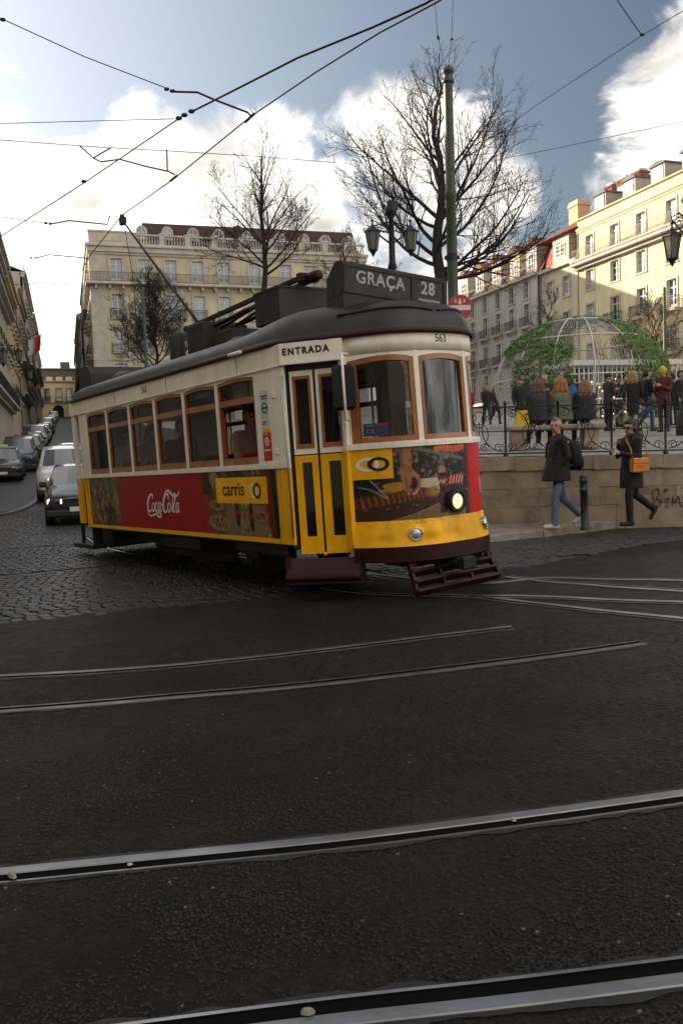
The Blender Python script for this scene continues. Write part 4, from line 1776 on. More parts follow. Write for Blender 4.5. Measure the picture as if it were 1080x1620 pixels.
# ------------------------------------------------------------------ seats inside
def tram_inside():
    for i in range(6):
        x = .45 + .864 * i
        for y in (-.72, .72):
            k = MB()
            k.box(x - .22, x + .22, y - .36, y + .36, 1.0, 1.10, bev=.03)
            k.box(x - .25, x - .17, y - .36, y + .36, 1.06, 1.50, bev=.03)
            s = k.build('seat', M_SEAT if (i == 5 or i == 2) else M_WOOD_IN, tram)
            k = MB(); k.box(x - .03, x + .03, y - .25, y + .25, .75, 1.0); k.build('seat_leg', M_BLACKM, s)
    k = MB()
    for y in (-.35, .35):
        k.tube([(.0, y, 2.2), (5.2, y, 2.2)], .014, 6)
        for x in (0, 1.7, 3.4, 5.1):
            k.tube([(x, y, .74), (x, y, 2.46)], .014, 6)
    k.build('handrail', mat('inside_rail', (.3, .3, .3), .3, .9), tram)
    k = MB()
    k.box(5.05, 5.15, -1.12, -.45, .75, 2.45); k.box(5.05, 5.15, .45, 1.12, .75, 2.45)
    k.box(-.1, 0, -1.12, -.45, .75, 2.45); k.box(-.1, 0, .45, 1.12, .75, 2.45)
    k.build('bulkhead', M_WOOD_IN, tram)
    k = MB(); k.box(6.15, 6.5, -.35, .35, .75, 1.55, bev=.04); k.tube([(6.2, -.2, 1.55), (6.2, -.2, 1.72)], .03, 8); k.lathe([(.16, 1.72), (.16, 1.75), (.0, 1.76)], (6.22, -.05, 0), 16)
    k.build('driver_desk', M_BLACKM, tram)
    # notices behind the upper panes
    for x0, x1, z0, z1, m in ((.12, .62, 2.06, 2.2, None), (4.52, 4.83, 2.07, 2.23, None), (4.90, 5.07, 2.05, 2.24, None), (3.6, 3.95, 2.17, 2.22, None)):
        k = MB(); k.box(x0, x1, -1.10, -1.095, z0, z1)
        k.build('notice', mat('notice_paper', (.32, .36, .28), .6), tram)


tram_inside()


def tram_rivets():
    k = MB()

    def riv(p, r=.007):
        k.ball(p, r, 6)
    for i in range(40):
        riv(S_right(-.28 + i * .152, 1.337, .021))
    for z in np.arange(1.42, 2.28, .085):
        riv(S_right(5.23, z, .011)); riv(S_right(5.68, z, .011)); riv(S_right(-.29, z, .011))
    for i in range(23):
        y = -.72 + i * .0655
        riv(S_front(y, .73, .010)); riv(S_front(y, 1.463, .030)); riv(S_front(y, 2.35, .014), .005)
    for i in range(9): riv(S_door(.02 + i * .12, 2.335, .031))
    o = k.build('rivets', M_CREAM, tram); o['kind'] = 'stuff'
    # pressed seams between the letterboard sheets
    for x in (1.3, 3.05, 4.85):
        q = MB(); patch(q, S_right, x - .004, x + .004, 2.31, 2.495, .0235, .02); q.build('panel_seam', M_BLACKM, tram, recalc=True)


tram_rivets()
# ------------------------------------------------------------------ adverts, lettering, stickers on the tram
class Print:
    """paints a flat print into arrays of sample points"""
    def __init__(s, A, B, base):
        s.A = A; s.B = B
        s.C = np.tile(np.array(base, float), (len(A), 1))

    def put(s, m, col):
        m = np.clip(m, 0, 1)[:, None]
        s.C = s.C * (1 - m) + np.array(col)[None, :] * m

    def ell(s, c, rx, ry, col, rot=0, soft=.15, op=1.0):
        da, db = s.A - c[0], s.B - c[1]
        x = da * math.cos(rot) + db * math.sin(rot); y = -da * math.sin(rot) + db * math.cos(rot)
        r = np.sqrt((x / rx) ** 2 + (y / ry) ** 2)
        s.put(op * np.clip((1 + soft - r) / (2 * soft), 0, 1), col)

    def poly(s, pts, col, op=1.0):
        ins = np.zeros(len(s.A), bool)
        n = len(pts)
        for i in range(n):
            x1, y1 = pts[i]; x2, y2 = pts[i - 1]
            c = ((y1 > s.B) != (y2 > s.B))
            with np.errstate(divide='ignore', invalid='ignore'):
                c &= s.A < (x2 - x1) * (s.B - y1) / (y2 - y1 + 1e-12) + x1
            ins ^= c
        s.put(ins * op, col)

    def line(s, pts, w, col, op=1.0):
        d = np.full(len(s.A), 9.0)
        for (ax, ay), (bx, by) in zip(pts[:-1], pts[1:]):
            dx, dy = bx - ax, by - ay
            t = np.clip(((s.A - ax) * dx + (s.B - ay) * dy) / (dx * dx + dy * dy + 1e-12), 0, 1)
            d = np.minimum(d, np.hypot(s.A - ax - t * dx, s.B - ay - t * dy))
        s.put(op * np.clip((w - d) / (w * .5), 0, 1), col)

    def speckle(s, amt, rng):
        s.C *= (1 + amt * (rng.random(len(s.A)) - .5))[:, None]


def print_panel(name, S, a0, a1, z0, z1, nu, nv, paint, off, parent, shape=None):
    mb = MB()
    uvs = []
    vs = []
    for j in range(nv + 1):
        for i in range(nu + 1):
            a = a0 + (a1 - a0) * i / nu
            zb, zt = (z0, z1) if shape is None else shape(a)
            z = zb + (zt - zb) * j / nv
            uvs.append((a, z)); vs.append(S(a, z, off))
    mb.add(vs, [(j * (nu + 1) + i, j * (nu + 1) + i + 1, (j + 1) * (nu + 1) + i + 1, (j + 1) * (nu + 1) + i) for j in range(nv) for i in range(nu)], 0, True)
    o = mb.build(name, M_PRINT, parent)
    q = np.array(uvs)
    C = paint(q[:, 0], q[:, 1])
    at_ = o.data.attributes.new('print', 'FLOAT_COLOR', 'POINT')
    at_.data.foreach_set('color', np.concatenate([np.clip(C, 0, 1), np.ones((len(C), 1))], 1).ravel())
    return o


def paint_side(A, B):
    rng = np.random.default_rng(5)
    red = lin(150, 12, 16)
    p = Print(A, B, red)
    # left: people at a meal, seen close and soft
    dark = lin(34, 22, 16)
    fade = np.clip((1.22 - A) / .28, 0, 1)
    p.put(fade, dark)
    pal = [lin(88, 60, 34), lin(120, 84, 46), lin(52, 34, 20), lin(140, 104, 70), lin(70, 86, 40), lin(38, 26, 20), lin(164, 120, 60), lin(90, 110, 60), lin(60, 44, 30)]
    for _ in range(240):
        c = (rng.uniform(-.12, 1.12), rng.uniform(.6, 1.3))
        p.ell(c, rng.uniform(.012, .07), rng.uniform(.02, .11), pal[rng.integers(len(pal))], rng.uniform(0, 3), .4, .75 * float(np.clip((1.2 - c[0]) / .25, 0, 1)))
    p.poly([(.48, 1.3), (.95, 1.3), (1.02, 1.02), (.8, .95), (.62, 1.12)], lin(96, 112, 64), .8)
    p.poly([(.7, 1.3), (.8, 1.3), (.86, .98), (.78, .98)], lin(40, 44, 26), .8)
    p.ell((1.0, 1.0), .08, .16, lin(150, 120, 90), .2, .4, .7)
    for x in (.52, .60, .78):
        p.ell((x, .78), .025, .12, lin(40, 14, 10), .1, .3, .9); p.ell((x, .72), .018, .04, lin(150, 90, 40), 0, .3, .6)
    # right: a laid table
    fade = np.clip((A - 3.78) / .26, 0, 1)
    p.put(fade, lin(96, 72, 50))
    # dark diners behind, pale cloth in front, plates in perspective, two bottles
    p.poly([(3.8, 1.32), (5.2, 1.32), (5.2, 1.0), (4.5, .98), (3.8, 1.06)], lin(52, 34, 24), .9)
    for i in range(6):
        for j in range(4):
            if (i + j) % 2: p.poly([(4.0 + .035 * i, 1.13 + .045 * j), (4.035 + .035 * i, 1.13 + .045 * j), (4.035 + .035 * i, 1.175 + .045 * j), (4.0 + .035 * i, 1.175 + .045 * j)], lin(190, 176, 156), .7)
    pal = [lin(70, 42, 28), lin(170, 136, 96), lin(120, 86, 56), lin(44, 24, 16), lin(150, 96, 50), lin(96, 44, 24), lin(40, 56, 24)]
    for _ in range(70):
        c = (rng.uniform(3.95, 5.2), rng.uniform(.95, 1.3))
        p.ell(c, rng.uniform(.03, .10), rng.uniform(.02, .06), pal[rng.integers(len(pal))], rng.uniform(-.5, .5), .35, .55)
    p.poly([(4.35, .98), (5.25, .93), (5.36, .6), (4.3, .6)], lin(128, 104, 76), .7)
    for _ in range(26): p.line([(rng.uniform(4.35, 5.25), rng.uniform(.62, .9)), (rng.uniform(4.4, 5.3), rng.uniform(.62, .9))], .006, lin(140, 118, 90), .5)
    for c, rx, ry in (((4.12, .93), .17, .055), ((4.16, .73), .25, .085), ((4.72, .95), .16, .045), ((5.10, .82), .16, .05), ((4.75, .66), .15, .045)):
        p.ell((c[0], c[1] - .014), rx * 1.04, ry * 1.05, lin(60, 40, 28), -.08, .3, .5)
        p.ell(c, rx, ry, lin(170, 146, 112), -.08, .15, .7); p.ell(c, rx * .85, ry * .8, lin(110, 72, 44), -.08, .3, .8)
        for _ in range(34):
            q = (c[0] + rng.uniform(-.62, .62) * rx, c[1] + rng.uniform(-.5, .6) * ry)
            p.ell(q, rng.uniform(.012, .03), rng.uniform(.008, .016), pal[rng.integers(len(pal))], rng.uniform(0, 3), .3, .9)
    for x, z in ((4.60, .86), (4.90, .82)):
        p.ell((x, z - .02), .05, .15, lin(38, 12, 9), .08, .10, 1); p.poly([(x - .02, z + .1), (x + .03, z + .1), (x + .035, z + .24), (x + .0, z + .24)], lin(70, 44, 34), .95)
        p.ell((x + .005, z), .05, .03, lin(150, 24, 24), .08, .15, .9); p.line([(x - .03, z - .1), (x - .03, z + .06)], .008, lin(130, 80, 60), .7)
    p.poly([(5.12, 1.32), (5.36, 1.32), (5.42, .6), (5.30, .6)], lin(96, 16, 16), .9)
    p.poly([(5.34, 1.32), (5.42, 1.32), (5.5, .6), (5.40, .6)], lin(24, 16, 16), 1)
    for _ in range(170):
        x = rng.uniform(-.1, 1.0) if rng.random() < .6 else rng.uniform(4.05, 5.3)
        q = rng.random()
        p.ell((x, rng.uniform(.61, 1.3)), rng.uniform(.006, .028), rng.uniform(.005, .022), lin(200, 176, 140) if q < .25 else lin(110, 70, 40) if q < .55 else lin(22, 14, 10), rng.uniform(0, 3), .4, .5)
    p.speckle(.10, rng)
    return p.C


def paint_front(A, B):
    rng = np.random.default_rng(8)
    p = Print(A, B, lin(44, 34, 28))
    # background of embers and dark board
    for _ in range(160):
        p.ell((rng.uniform(-.56, .16), rng.uniform(1.08, 1.43)), rng.uniform(.008, .03), rng.uniform(.008, .022), [lin(86, 80, 72), lin(50, 46, 42), lin(120, 112, 100), lin(30, 26, 24)][rng.integers(4)], rng.uniform(0, 3), .3, .8)
    p.poly([(-.40, 1.44), (.17, 1.30), (.17, 1.27), (-.40, 1.40)], lin(120, 116, 108), .6)
    p.poly([(-.10, 1.30), (.17, 1.27), (.17, 1.08), (-.02, 1.10)], lin(22, 22, 30), 1)
    p.ell((.05, 1.27), .035, .03, lin(70, 70, 76), 0, .3, .8)
    # cloth and tiles below
    p.poly([(-.36, 1.13), (-.14, 1.13), (-.14, .98), (-.36, .96)], lin(190, 182, 152), .9)
    p.poly([(-.6, .74), (.17, .74), (.17, .90), (-.10, .93), (-.3, .84)], lin(118, 92, 66), 1)
    for i in range(5):
        p.line([(-.36 + .10 * i, .75), (-.28 + .10 * i, .86)], .005, lin(80, 62, 46))
    # board with a rack of ribs
    p.poly([(-.80, .745), (-.58, .745), (-.16, .88), (-.20, .99), (-.80, .90)], lin(62, 40, 32), 1)
    p.line([(-.58, .748), (-.15, .885)], .008, lin(130, 110, 90))
    p.poly([(-.80, .86), (-.60, .90), (-.30, .95), (-.18, .96), (-.19, 1.02), (-.35, 1.05), (-.55, 1.02), (-.68, .98), (-.80, .96)], lin(104, 54, 38), 1)
    for i in range(16):
        a = -.76 + .037 * i
        p.line([(a, .87 + .11 * (i / 16)), (a - .012, .99 + .04 * (i / 16))], .010, lin(60, 28, 22), .8)
        p.line([(a + .017, .89 + .10 * (i / 16)), (a + .006, .98 + .04 * (i / 16))], .006, lin(150, 92, 60), .7)
    p.ell((-.56, 1.06), .10, .045, lin(168, 122, 34), .15, .15, 1)
    p.ell((-.22, 1.0), .07, .05, lin(158, 104, 48), 0, .3, .9)
    p.poly([(-.80, 1.13), (-.66, 1.15), (-.62, 1.05), (-.80, 1.0)], lin(22, 24, 32), 1)
    p.line([(-.70, 1.14), (-.60, .96)], .005, lin(150, 150, 150)); p.line([(-.765, 1.08), (-.70, 1.05), (-.61, .96)], .005, lin(140, 140, 140))
    # forearm and hand sprinkling salt
    skin, skd, skl = lin(150, 98, 74), lin(96, 58, 42), lin(176, 124, 96)
    p.poly([(-.515, 1.44), (-.405, 1.44), (-.415, 1.22), (-.50, 1.22)], skin)
    p.poly([(-.515, 1.44), (-.485, 1.44), (-.475, 1.22), (-.50, 1.22)], skd, .6)
    p.poly([(-.50, 1.24), (-.415, 1.23), (-.35, 1.16), (-.34, 1.08), (-.36, 1.02), (-.385, 1.04), (-.40, 1.12), (-.44, 1.06), (-.44, .985), (-.475, .985), (-.48, 1.06), (-.51, 1.15)], skin)
    p.ell((-.40, 1.10), .028, .05, lin(40, 26, 24), .2, .2, .95)
    p.poly([(-.37, 1.05), (-.345, 1.05), (-.39, .985), (-.425, .985), (-.42, 1.0)], skl)
    p.line([(-.47, 1.15), (-.46, 1.0)], .008, skd, .7); p.line([(-.43, 1.2), (-.37, 1.13)], .006, skl, .8)
    # bottle
    gl = lin(46, 18, 14)
    p.poly([(-.155, .79), (-.065, .79), (-.06, .95), (-.075, 1.02), (-.055, 1.14), (-.075, 1.24), (-.095, 1.36), (-.125, 1.36), (-.14, 1.24), (-.165, 1.14), (-.15, 1.02), (-.165, .95)], gl)
    p.poly([(-.14, 1.24), (-.075, 1.24), (-.062, 1.17), (-.158, 1.17)], lin(150, 128, 90), .9)
    p.poly([(-.125, 1.36), (-.095, 1.36), (-.078, 1.25), (-.138, 1.25)], lin(96, 92, 80), .9)
    p.poly([(-.160, 1.13), (-.058, 1.13), (-.066, 1.04), (-.155, 1.04)], lin(120, 20, 20), .9)
    p.line([(-.150, 1.075), (-.125, 1.10), (-.10, 1.07), (-.07, 1.10)], .008, lin(210, 190, 180), .9)
    p.line([(-.135, .82), (-.135, 1.0)], .006, lin(120, 60, 40), .6)
    # sausages over, red and white packets under
    for i in range(8):
        p.ell((-.16 + .047 * i, 1.395 + .012 * math.sin(i)), .034, .032, lin(196, 96, 34), 0, .2, 1); p.ell((-.165 + .047 * i, 1.41), .012, .010, lin(230, 150, 80), 0, .4, .8)
    p.poly([(-.045, 1.05), (.16, 1.07), (.16, 1.16), (-.03, 1.12)], lin(170, 40, 36), 1)
    for i in range(5):
        p.line([(-.02 + .038 * i, 1.055), (.0 + .038 * i, 1.13)], .006, lin(220, 200, 190), .9)
    # plain red to the corner
    for _ in range(420):
        c = (rng.uniform(-.76, .24), rng.uniform(.76, 1.42))
        q = rng.random()
        p.ell(c, rng.uniform(.004, .016), rng.uniform(.003, .012), lin(176, 150, 120) if q < .3 else lin(90, 50, 34) if q < .6 else lin(20, 14, 12), rng.uniform(0, 3), .4, .35)
    p.put(np.clip((A - .22) / .05, 0, 1), lin(196, 12, 20))
    p.speckle(.12, rng)
    return p.C


adR = print_panel('side_advert', S_right, -.10, 5.46, .605, 1.305, 430, 80, paint_side, .006, tram)
adF = print_panel('front_advert', S_front, -.795, .80, .75, 1.432, 196, 84, paint_front, .006, tram)


def on_side(x, z, off=.010):
    return S_right(x, z, off)


def decal(name, me, m, parent, fn):
    remap(me, fn)
    me.materials.clear(); me.materials.append(m)
    return inst(name, me, parent)


def ring_mesh(S, c, r0, r1, off, n=28):
    mb = MB()
    vs = []
    for k in range(n):
        a = 2 * math.pi * k / n
        vs += [S(c[0] + r0 * math.cos(a), c[1] + r0 * math.sin(a), off), S(c[0] + r1 * math.cos(a), c[1] + r1 * math.sin(a), off)]
    mb.add(vs, [(2 * k, 2 * k + 1, (2 * k + 3) % (2 * n), (2 * k + 2) % (2 * n)) for k in range(n)])
    return mb


def tram_lettering():
    # carris plates
    for S, (x0, x1, z0, z1), par in ((S_right, (4.14, 5.27, .955, 1.235), adR), (S_front, (-.79, -.555, 1.15, 1.43), adF)):
        k = MB(); patch(k, S, x0, x1, z0, z1, .010, .006, 6)
        k.build('operator_plate', M_YEL, par, recalc=True)
    me = text_mesh('carris', .21, 'operator_name', 0, 1.0, .003)
    decal('operator_name', me, M_BLACK, adR, lambda a, b, d: on_side(4.55 + a * 1.06, 1.105 + b, .014))
    zz = 1.09
    ring_mesh(S_right, (4.99, zz), .052, .082, .0130).build('ring_mark', M_WHITE, adR)
    ring_mesh(S_right, (5.07, zz), .052, .082, .0145).build('ring_mark', M_BLACK, adR)
    ring_mesh(S_front, (-.705, 1.29), .040, .066, .0130).build('ring_mark', M_WHITE, adF)
    ring_mesh(S_front, (-.642, 1.29), .040, .066, .0145).build('ring_mark', M_BLACK, adF)
    # script logo
    g = MB()

    def stroke(pts, w0, w1=None):
        pts = smooth_path([Vector((x, y, 0)) for x, y in pts], 6)
        n = len(pts)
        vs = []
        for i, p in enumerate(pts):
            t = (pts[min(i + 1, n - 1)] - pts[max(i - 1, 0)]).normalized()
            u = i / (n - 1)
            w = (w0 + ((w1 or w0) - w0) * math.sin(math.pi * u)) / 2
            nr = Vector((-t.y, t.x, 0))
            for sgn in (-1, 1):
                q = p + nr * w * sgn
                vs.append(on_side(2.06 + (q.x + .10 * q.y) * .113, .775 + q.y * .082, .010))
        g.add(vs, [(2 * i, 2 * i + 2, 2 * i + 3, 2 * i + 1) for i in range(n - 1)])
    stroke([(2.05, 2.75), (1.95, 3.3), (1.35, 3.35), (.75, 2.7), (.5, 1.8), (.65, .95), (1.15, .7), (1.7, 1.05)], .20, .46)
    stroke([(.62, 1.0), (.7, .35), (1.4, -.02), (2.5, .25), (3.2, .30), (3.5, -.05), (4.1, -.1), (4.3, .35), (3.6, .55), (2.9, .42)], .12, .34)
    for cx in (2.15, 6.55):
        stroke([(cx + .1, 2.15), (cx - .28, 1.85), (cx - .36, 1.2), (cx - .05, .72), (cx + .3, 1.0), (cx + .38, 1.7), (cx + .08, 2.15)], .22, .26)
    stroke([(3.25, 1.9), (3.05, 2.15), (2.8, 1.8), (2.75, 1.1), (3.0, .72), (3.35, 1.05)], .20, .30)
    for cx in (3.9, 8.75):
        stroke([(cx + .2, 2.0), (cx - .1, 2.15), (cx - .35, 1.6), (cx - .3, .9), (cx - .05, .75), (cx + .25, 1.4)], .20, .28)
        stroke([(cx + .3, 2.2), (cx + .22, 1.4), (cx + .28, .8), (cx + .55, .95)], .28, .26)
    stroke([(4.45, 1.75), (4.85, 1.85)], .3, .32)
    stroke([(6.35, 2.7), (6.3, 3.35), (5.75, 3.45), (5.15, 2.7), (4.95, 1.7), (5.1, .95), (5.55, .65), (6.05, 1.0)], .20, .48)
    stroke([(5.25, 2.9), (5.6, 3.75), (6.4, 4.0), (7.2, 3.5), (8.0, 3.1), (8.9, 3.35), (9.25, 3.95)], .14, .42)
    stroke([(7.35, .75), (7.45, 1.8), (7.75, 3.0), (8.1, 3.6), (8.25, 3.1), (7.9, 2.1), (7.6, 1.2), (7.75, .72), (8.1, .95)], .20, .28)
    g.build('script_lettering', M_WHITE, adR)
    # a corner of the same lettering on the far red edge
    k = MB()
    for i in range(7):
        a = .50 + .012 * math.cos(i * .6); z = .93 + .022 * i
        patch(k, S_front, a - .02, a - .004, z, z + .024, .010, .006)
    k.build('script_lettering', M_WHITE, adF, recalc=True)
    # numbers and words in black on cream
    decal('fleet_number', text_mesh('563', .115, 'fleet_number', 0, .95, .0015), M_BLACK, tram, lambda a, b, d: S_right(2.36 + a, 2.405 + b, .0245))
    decal('fleet_number', text_mesh('563', .105, 'fleet_number', 0, .95, .001), M_BLACK, tram, lambda a, b, d: S_front(-.005 + a, 2.44 + b, .0145))
    decal('door_word', text_mesh('ENTRADA', .088, 'door_word', 0, 1.35, .004), M_BLACK, tram, lambda a, b, d: S_door(.42 + a / .645, 2.415 + b, .034))
    # route card behind the windscreen
    k = MB(); patch(k, S_front, -.725, -.575, 1.555, 1.675, -.035, -.04, 3); card = k.build('route_card', mat('card_blue', lin(66, 98, 165), .4), tram, recalc=True)
    k = MB(); patch(k, S_front, -.650, -.577, 1.645, 1.674, -.030, -.036, 3); k.build('card_header', mat('card_red', lin(225, 90, 76), .4), card, recalc=True)
    decal('card_text', text_mesh('28E', .034, 'card_text', 0, 1, .0006), M_WHITE, card, lambda a, b, d: S_front(-.688 + a, 1.652 + b, -.031))
    decal('card_text', text_mesh('12', .052, 'card_text', 0, 1, .0008), M_WHITE, card, lambda a, b, d: S_front(-.688 + a, 1.603 + b, -.031))
    # small notices on the windscreen
    for a, z, w, h in ((-.385, 1.83, .035, .030), (-.37, 1.755, .016, .022)):
        k = MB(); patch(k, S_front, a - w, a + w, z - h, z + h, -.024, -.027)
        k.build('notice', M_WHITE, tram, recalc=True)
    # stickers on the panel before the door
    k = MB(); patch(k, S_right, 5.27, 5.43, 1.72, 2.09, .014, .010); st = k.build('sticker', mat('sticker_pale', lin(196, 196, 190), .4), tram, recalc=True)
    ring_mesh(S_right, (5.35, 1.92), .042, .058, .016).build('sticker_mark', mat('sticker_navy', lin(30, 44, 70), .5), st)
    k = MB(); patch(k, S_right, 5.29, 5.41, 2.03, 2.045, .016, .014); patch(k, S_right, 5.30, 5.40, 2.005, 2.018, .016, .014); patch(k, S_right, 5.31, 5.39, 1.91, 1.93, .0165, .014); patch(k, S_right, 5.29, 5.38, 1.775, 1.785, .016, .014); patch(k, S_right, 5.29, 5.36, 1.755, 1.765, .016, .014)
    k.build('sticker_text', MATS['sticker_navy'], st, recalc=True)
    k = MB(); patch(k, S_right, 5.272, 5.43, 1.675, 1.712, .014, .010); k.build('sticker', M_YEL, tram, recalc=True)
    k = MB(); patch(k, S_right, 5.272, 5.43, 1.39, 1.672, .014, .010); s2 = k.build('sticker', mat('sticker_red', lin(186, 24, 28), .4), tram, recalc=True)
    ring_mesh(S_right, (5.352, 1.585), .001, .044, .016).build('sticker_mark', M_WHITE, s2)
    ring_mesh(S_right, (5.352, 1.585), .018, .026, .018).build('sticker_mark', MATS['sticker_navy'], s2)
    k = MB(); patch(k, S_right, 5.295, 5.41, 1.49, 1.505, .016, .014); patch(k, S_right, 5.295, 5.38, 1.655, 1.662, .016, .014); k.build('sticker_text', M_WHITE, s2, recalc=True)
    # hinges
    for z in (2.0, 1.45):
        k = MB(); k.box(5.50, 5.56, -1.215, -1.198, z, z + .06, bev=.004); k.build('hinge', M_CREAM, tram)


tram_lettering()
# ------------------------------------------------------------------ buildings round the square
M_STONE = mat('facade_limestone', (0.4524, 0.4212, 0.3588), .8, var=.22, vscale=.8, bump=.15, bscale=14)
M_FCREAM = mat('facade_cream_plaster', (0.5476, 0.4884, 0.3404), .85, var=.20, vscale=.35, bump=.1, bscale=8, streak=.45, sscale=.9)
M_FYEL = mat('facade_pale_yellow_plaster', (.68, .60, .37), .85, var=.12, vscale=.3, bump=.08, bscale=9, streak=.35, sscale=1.1)
M_FWHITE = mat('facade_white_plaster', (0.448, 0.424, 0.384), .85, var=.16, vscale=.4, bump=.1, bscale=9, streak=.4, sscale=1.0)
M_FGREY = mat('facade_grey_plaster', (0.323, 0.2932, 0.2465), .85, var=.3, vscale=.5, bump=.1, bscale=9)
M_FOCHRE = mat('facade_ochre_plaster', (.70, .44, .10), .85, var=.25, vscale=.4)
M_FORANGE = mat('facade_salmon_plaster', (.50, .28, .15), .85, var=.25, vscale=.4)
M_FSAND = mat('facade_sand_plaster', (.88, .70, .42), .85, var=.15, vscale=.3)
M_FRAMEW = mat('window_frame_white', (.55, .55, .53), .5)
M_FRAMEG = mat('window_frame_green', (.03, .05, .045), .5)
M_SLATE = mat('dormer_slate', (.09, .085, .08), .7, var=.3)
M_PANE = [mat('pane_dark', (.035, .045, .06), .05, spec=.9), mat('pane_sky', (.085, .115, .165), .05, spec=.9), mat('pane_curtain', (.32, .33, .34), .15, spec=.8)]  # sky reflection is put into the bluish pane's base colour


def tile_mat(name, c):
    m = bpy.data.materials.new(name)
    m.use_nodes = True
    t = m.node_tree
    b = t.nodes['Principled BSDF']
    tc = t.nodes.new('ShaderNodeTexCoord')
    w = t.nodes.new('ShaderNodeTexWave')
    w.inputs['Scale'].default_value = 2.2
    w.inputs['Distortion'].default_value = .6
    t.links.new(tc.outputs['Object'], w.inputs['Vector'])
    n = t.nodes.new('ShaderNodeTexNoise'); n.inputs['Scale'].default_value = 3; n.inputs['Detail'].default_value = 6
    t.links.new(tc.outputs['Object'], n.inputs['Vector'])
    r = t.nodes.new('ShaderNodeValToRGB')
    r.color_ramp.elements[0].position = .3; r.color_ramp.elements[0].color = (c[0] * .5, c[1] * .5, c[2] * .5, 1)
    r.color_ramp.elements[1].position = .7; r.color_ramp.elements[1].color = (c[0] * 1.2, c[1] * 1.2, c[2] * 1.2, 1)
    t.links.new(n.outputs['Fac'], r.inputs[0])
    t.links.new(r.outputs[0], b.inputs['Base Color'])
    bp = t.nodes.new('ShaderNodeBump'); bp.inputs['Distance'].default_value = .05
    t.links.new(w.outputs['Fac'], bp.inputs['Height'])
    t.links.new(bp.outputs[0], b.inputs['Normal'])
    b.inputs['Roughness'].default_value = .8
    return m


M_TILE = tile_mat('roof_tiles_terracotta', (.24, .075, .035))
M_TILE_D = tile_mat('roof_tiles_brown', (.075, .030, .023))

WIN = {}


def win_meshes(w, h, kind, fm):
    key = (round(w, 2), round(h, 2), kind, fm.name)
    if key in WIN: return WIN[key]
    f = MB(); t = .07
    if kind == 'arched':
        n = 8
        r = w / 2
        f.box(-w / 2, -w / 2 + t, -.03, .05, 0, h - r); f.box(w / 2 - t, w / 2, -.03, .05, 0, h - r)
        pts = [(math.cos(math.pi * i / n) * (r - t / 2), 0.01, h - r + math.sin(math.pi * i / n) * (r - t / 2)) for i in range(n + 1)]
        for a, b in zip(pts[:-1], pts[1:]): f.beam(a, b, .08, t)
        f.box(-.03, .03, -.02, .04, 0, h - .05); f.box(-w / 2, w / 2, -.02, .04, h * .5 - .03, h * .5 + .03); f.box(-w / 2, w / 2, -.02, .04, 0, .07)
    else:
        f.box(-w / 2, -w / 2 + t, -.03, .05, 0, h); f.box(w / 2 - t, w / 2, -.03, .05, 0, h)
        f.box(-w / 2 + t, w / 2 - t, -.03, .05, h - t, h); f.box(-w / 2 + t, w / 2 - t, -.03, .05, 0, t)
        f.box(-.055, .055, -.025, .05, t, h - t)
        if kind == 'french':
            f.box(-w / 2 + t, w / 2 - t, -.028, .05, h * .74 - .05, h * .74 + .05)
            f.box(-w / 2 + t, w / 2 - t, -.012, .04, h * .37 - .02, h * .37 + .02)
            f.box(-w / 2 + t, w / 2 - t, -.02, .045, t, h * .18)
        else:
            for q in (.34, .67):
                f.box(-w / 2 + t, w / 2 - t, -.012, .04, h * q - .02, h * q + .02)
    g = MB()
    if kind == 'arched':
        r = w / 2
        poly = [(-r, 0), (r, 0)] + [(math.cos(math.pi * i / 8) * r, h - r + math.sin(math.pi * i / 8) * r) for i in range(9)]
        g.add([(a, .03, b) for a, b in poly], [tuple(range(len(poly)))])
    else:
        g.add([(-w / 2, .03, 0), (w / 2, .03, 0), (w / 2, .03, h), (-w / 2, .03, h)], [(0, 1, 2, 3)])
    s = MB(); q = .17
    s.box(-w / 2 - q, -w / 2, -.27, -.19, -.02, h + q); s.box(w / 2, w / 2 + q, -.27, -.19, -.02, h + q)
    s.box(-w / 2, w / 2, -.27, -.19, h, h + q); s.box(-w / 2 - q - .05, w / 2 + q + .05, -.30, -.19, -.14, -.02)
    WIN[key] = (f.mesh('window', fm), [g.mesh('pane', p) for p in M_PANE], s.mesh('surround', M_STONE))
    return WIN[key]


RAILS = {}


def rail_mesh(w, h=.95, d=.55, bars=.12, wrap=True):
    key = (round(w, 2), h, d, wrap)
    if key in RAILS: return RAILS[key]
    k = MB()
    y = -d
    k.box(-w / 2, w / 2, y - .02, y + .02, h - .04, h); k.box(-w / 2, w / 2, y - .015, y + .015, .08, .11); k.box(-w / 2, w / 2, y - .012, y + .012, h * .8, h * .8 + .02)
    n = max(3, int(w / bars))
    for i in range(n + 1):
        x = -w / 2 + w * i / n
        k.box(x - .011, x + .011, y - .011, y + .011, 0, h)
    if wrap:
        for x in (-w / 2, w / 2):
            k.box(x - .02, x + .02, y, .0, h - .04, h)
            m = max(2, int(d / bars))
            for i in range(m):
                yy = y + d * i / m
                k.box(x - .011, x + .011, yy - .011, yy + .011, 0, h)
    RAILS[key] = k.mesh('railing', M_IRON)
    return RAILS[key]


def add_window(root, x, z, w, h, kind='sash', fm=None, rz=0.0, base=(0, 0), pane=None, surround=True, rng=random):
    """window in the facade: base is the facade origin in the building's plan, rz its turn"""
    f, ps, s = win_meshes(w, h, kind, fm or M_FRAMEW)
    c, sn = math.cos(rz), math.sin(rz)
    ly = .20
    loc = (base[0] + x * c - ly * sn, base[1] + x * sn + ly * c, z)
    o = inst('window', f, root, loc, rz)
    inst('pane', ps[rng.choice((0, 1, 1, 2)) if pane is None else pane], o)
    if surround: inst('surround', s, o)
    return o


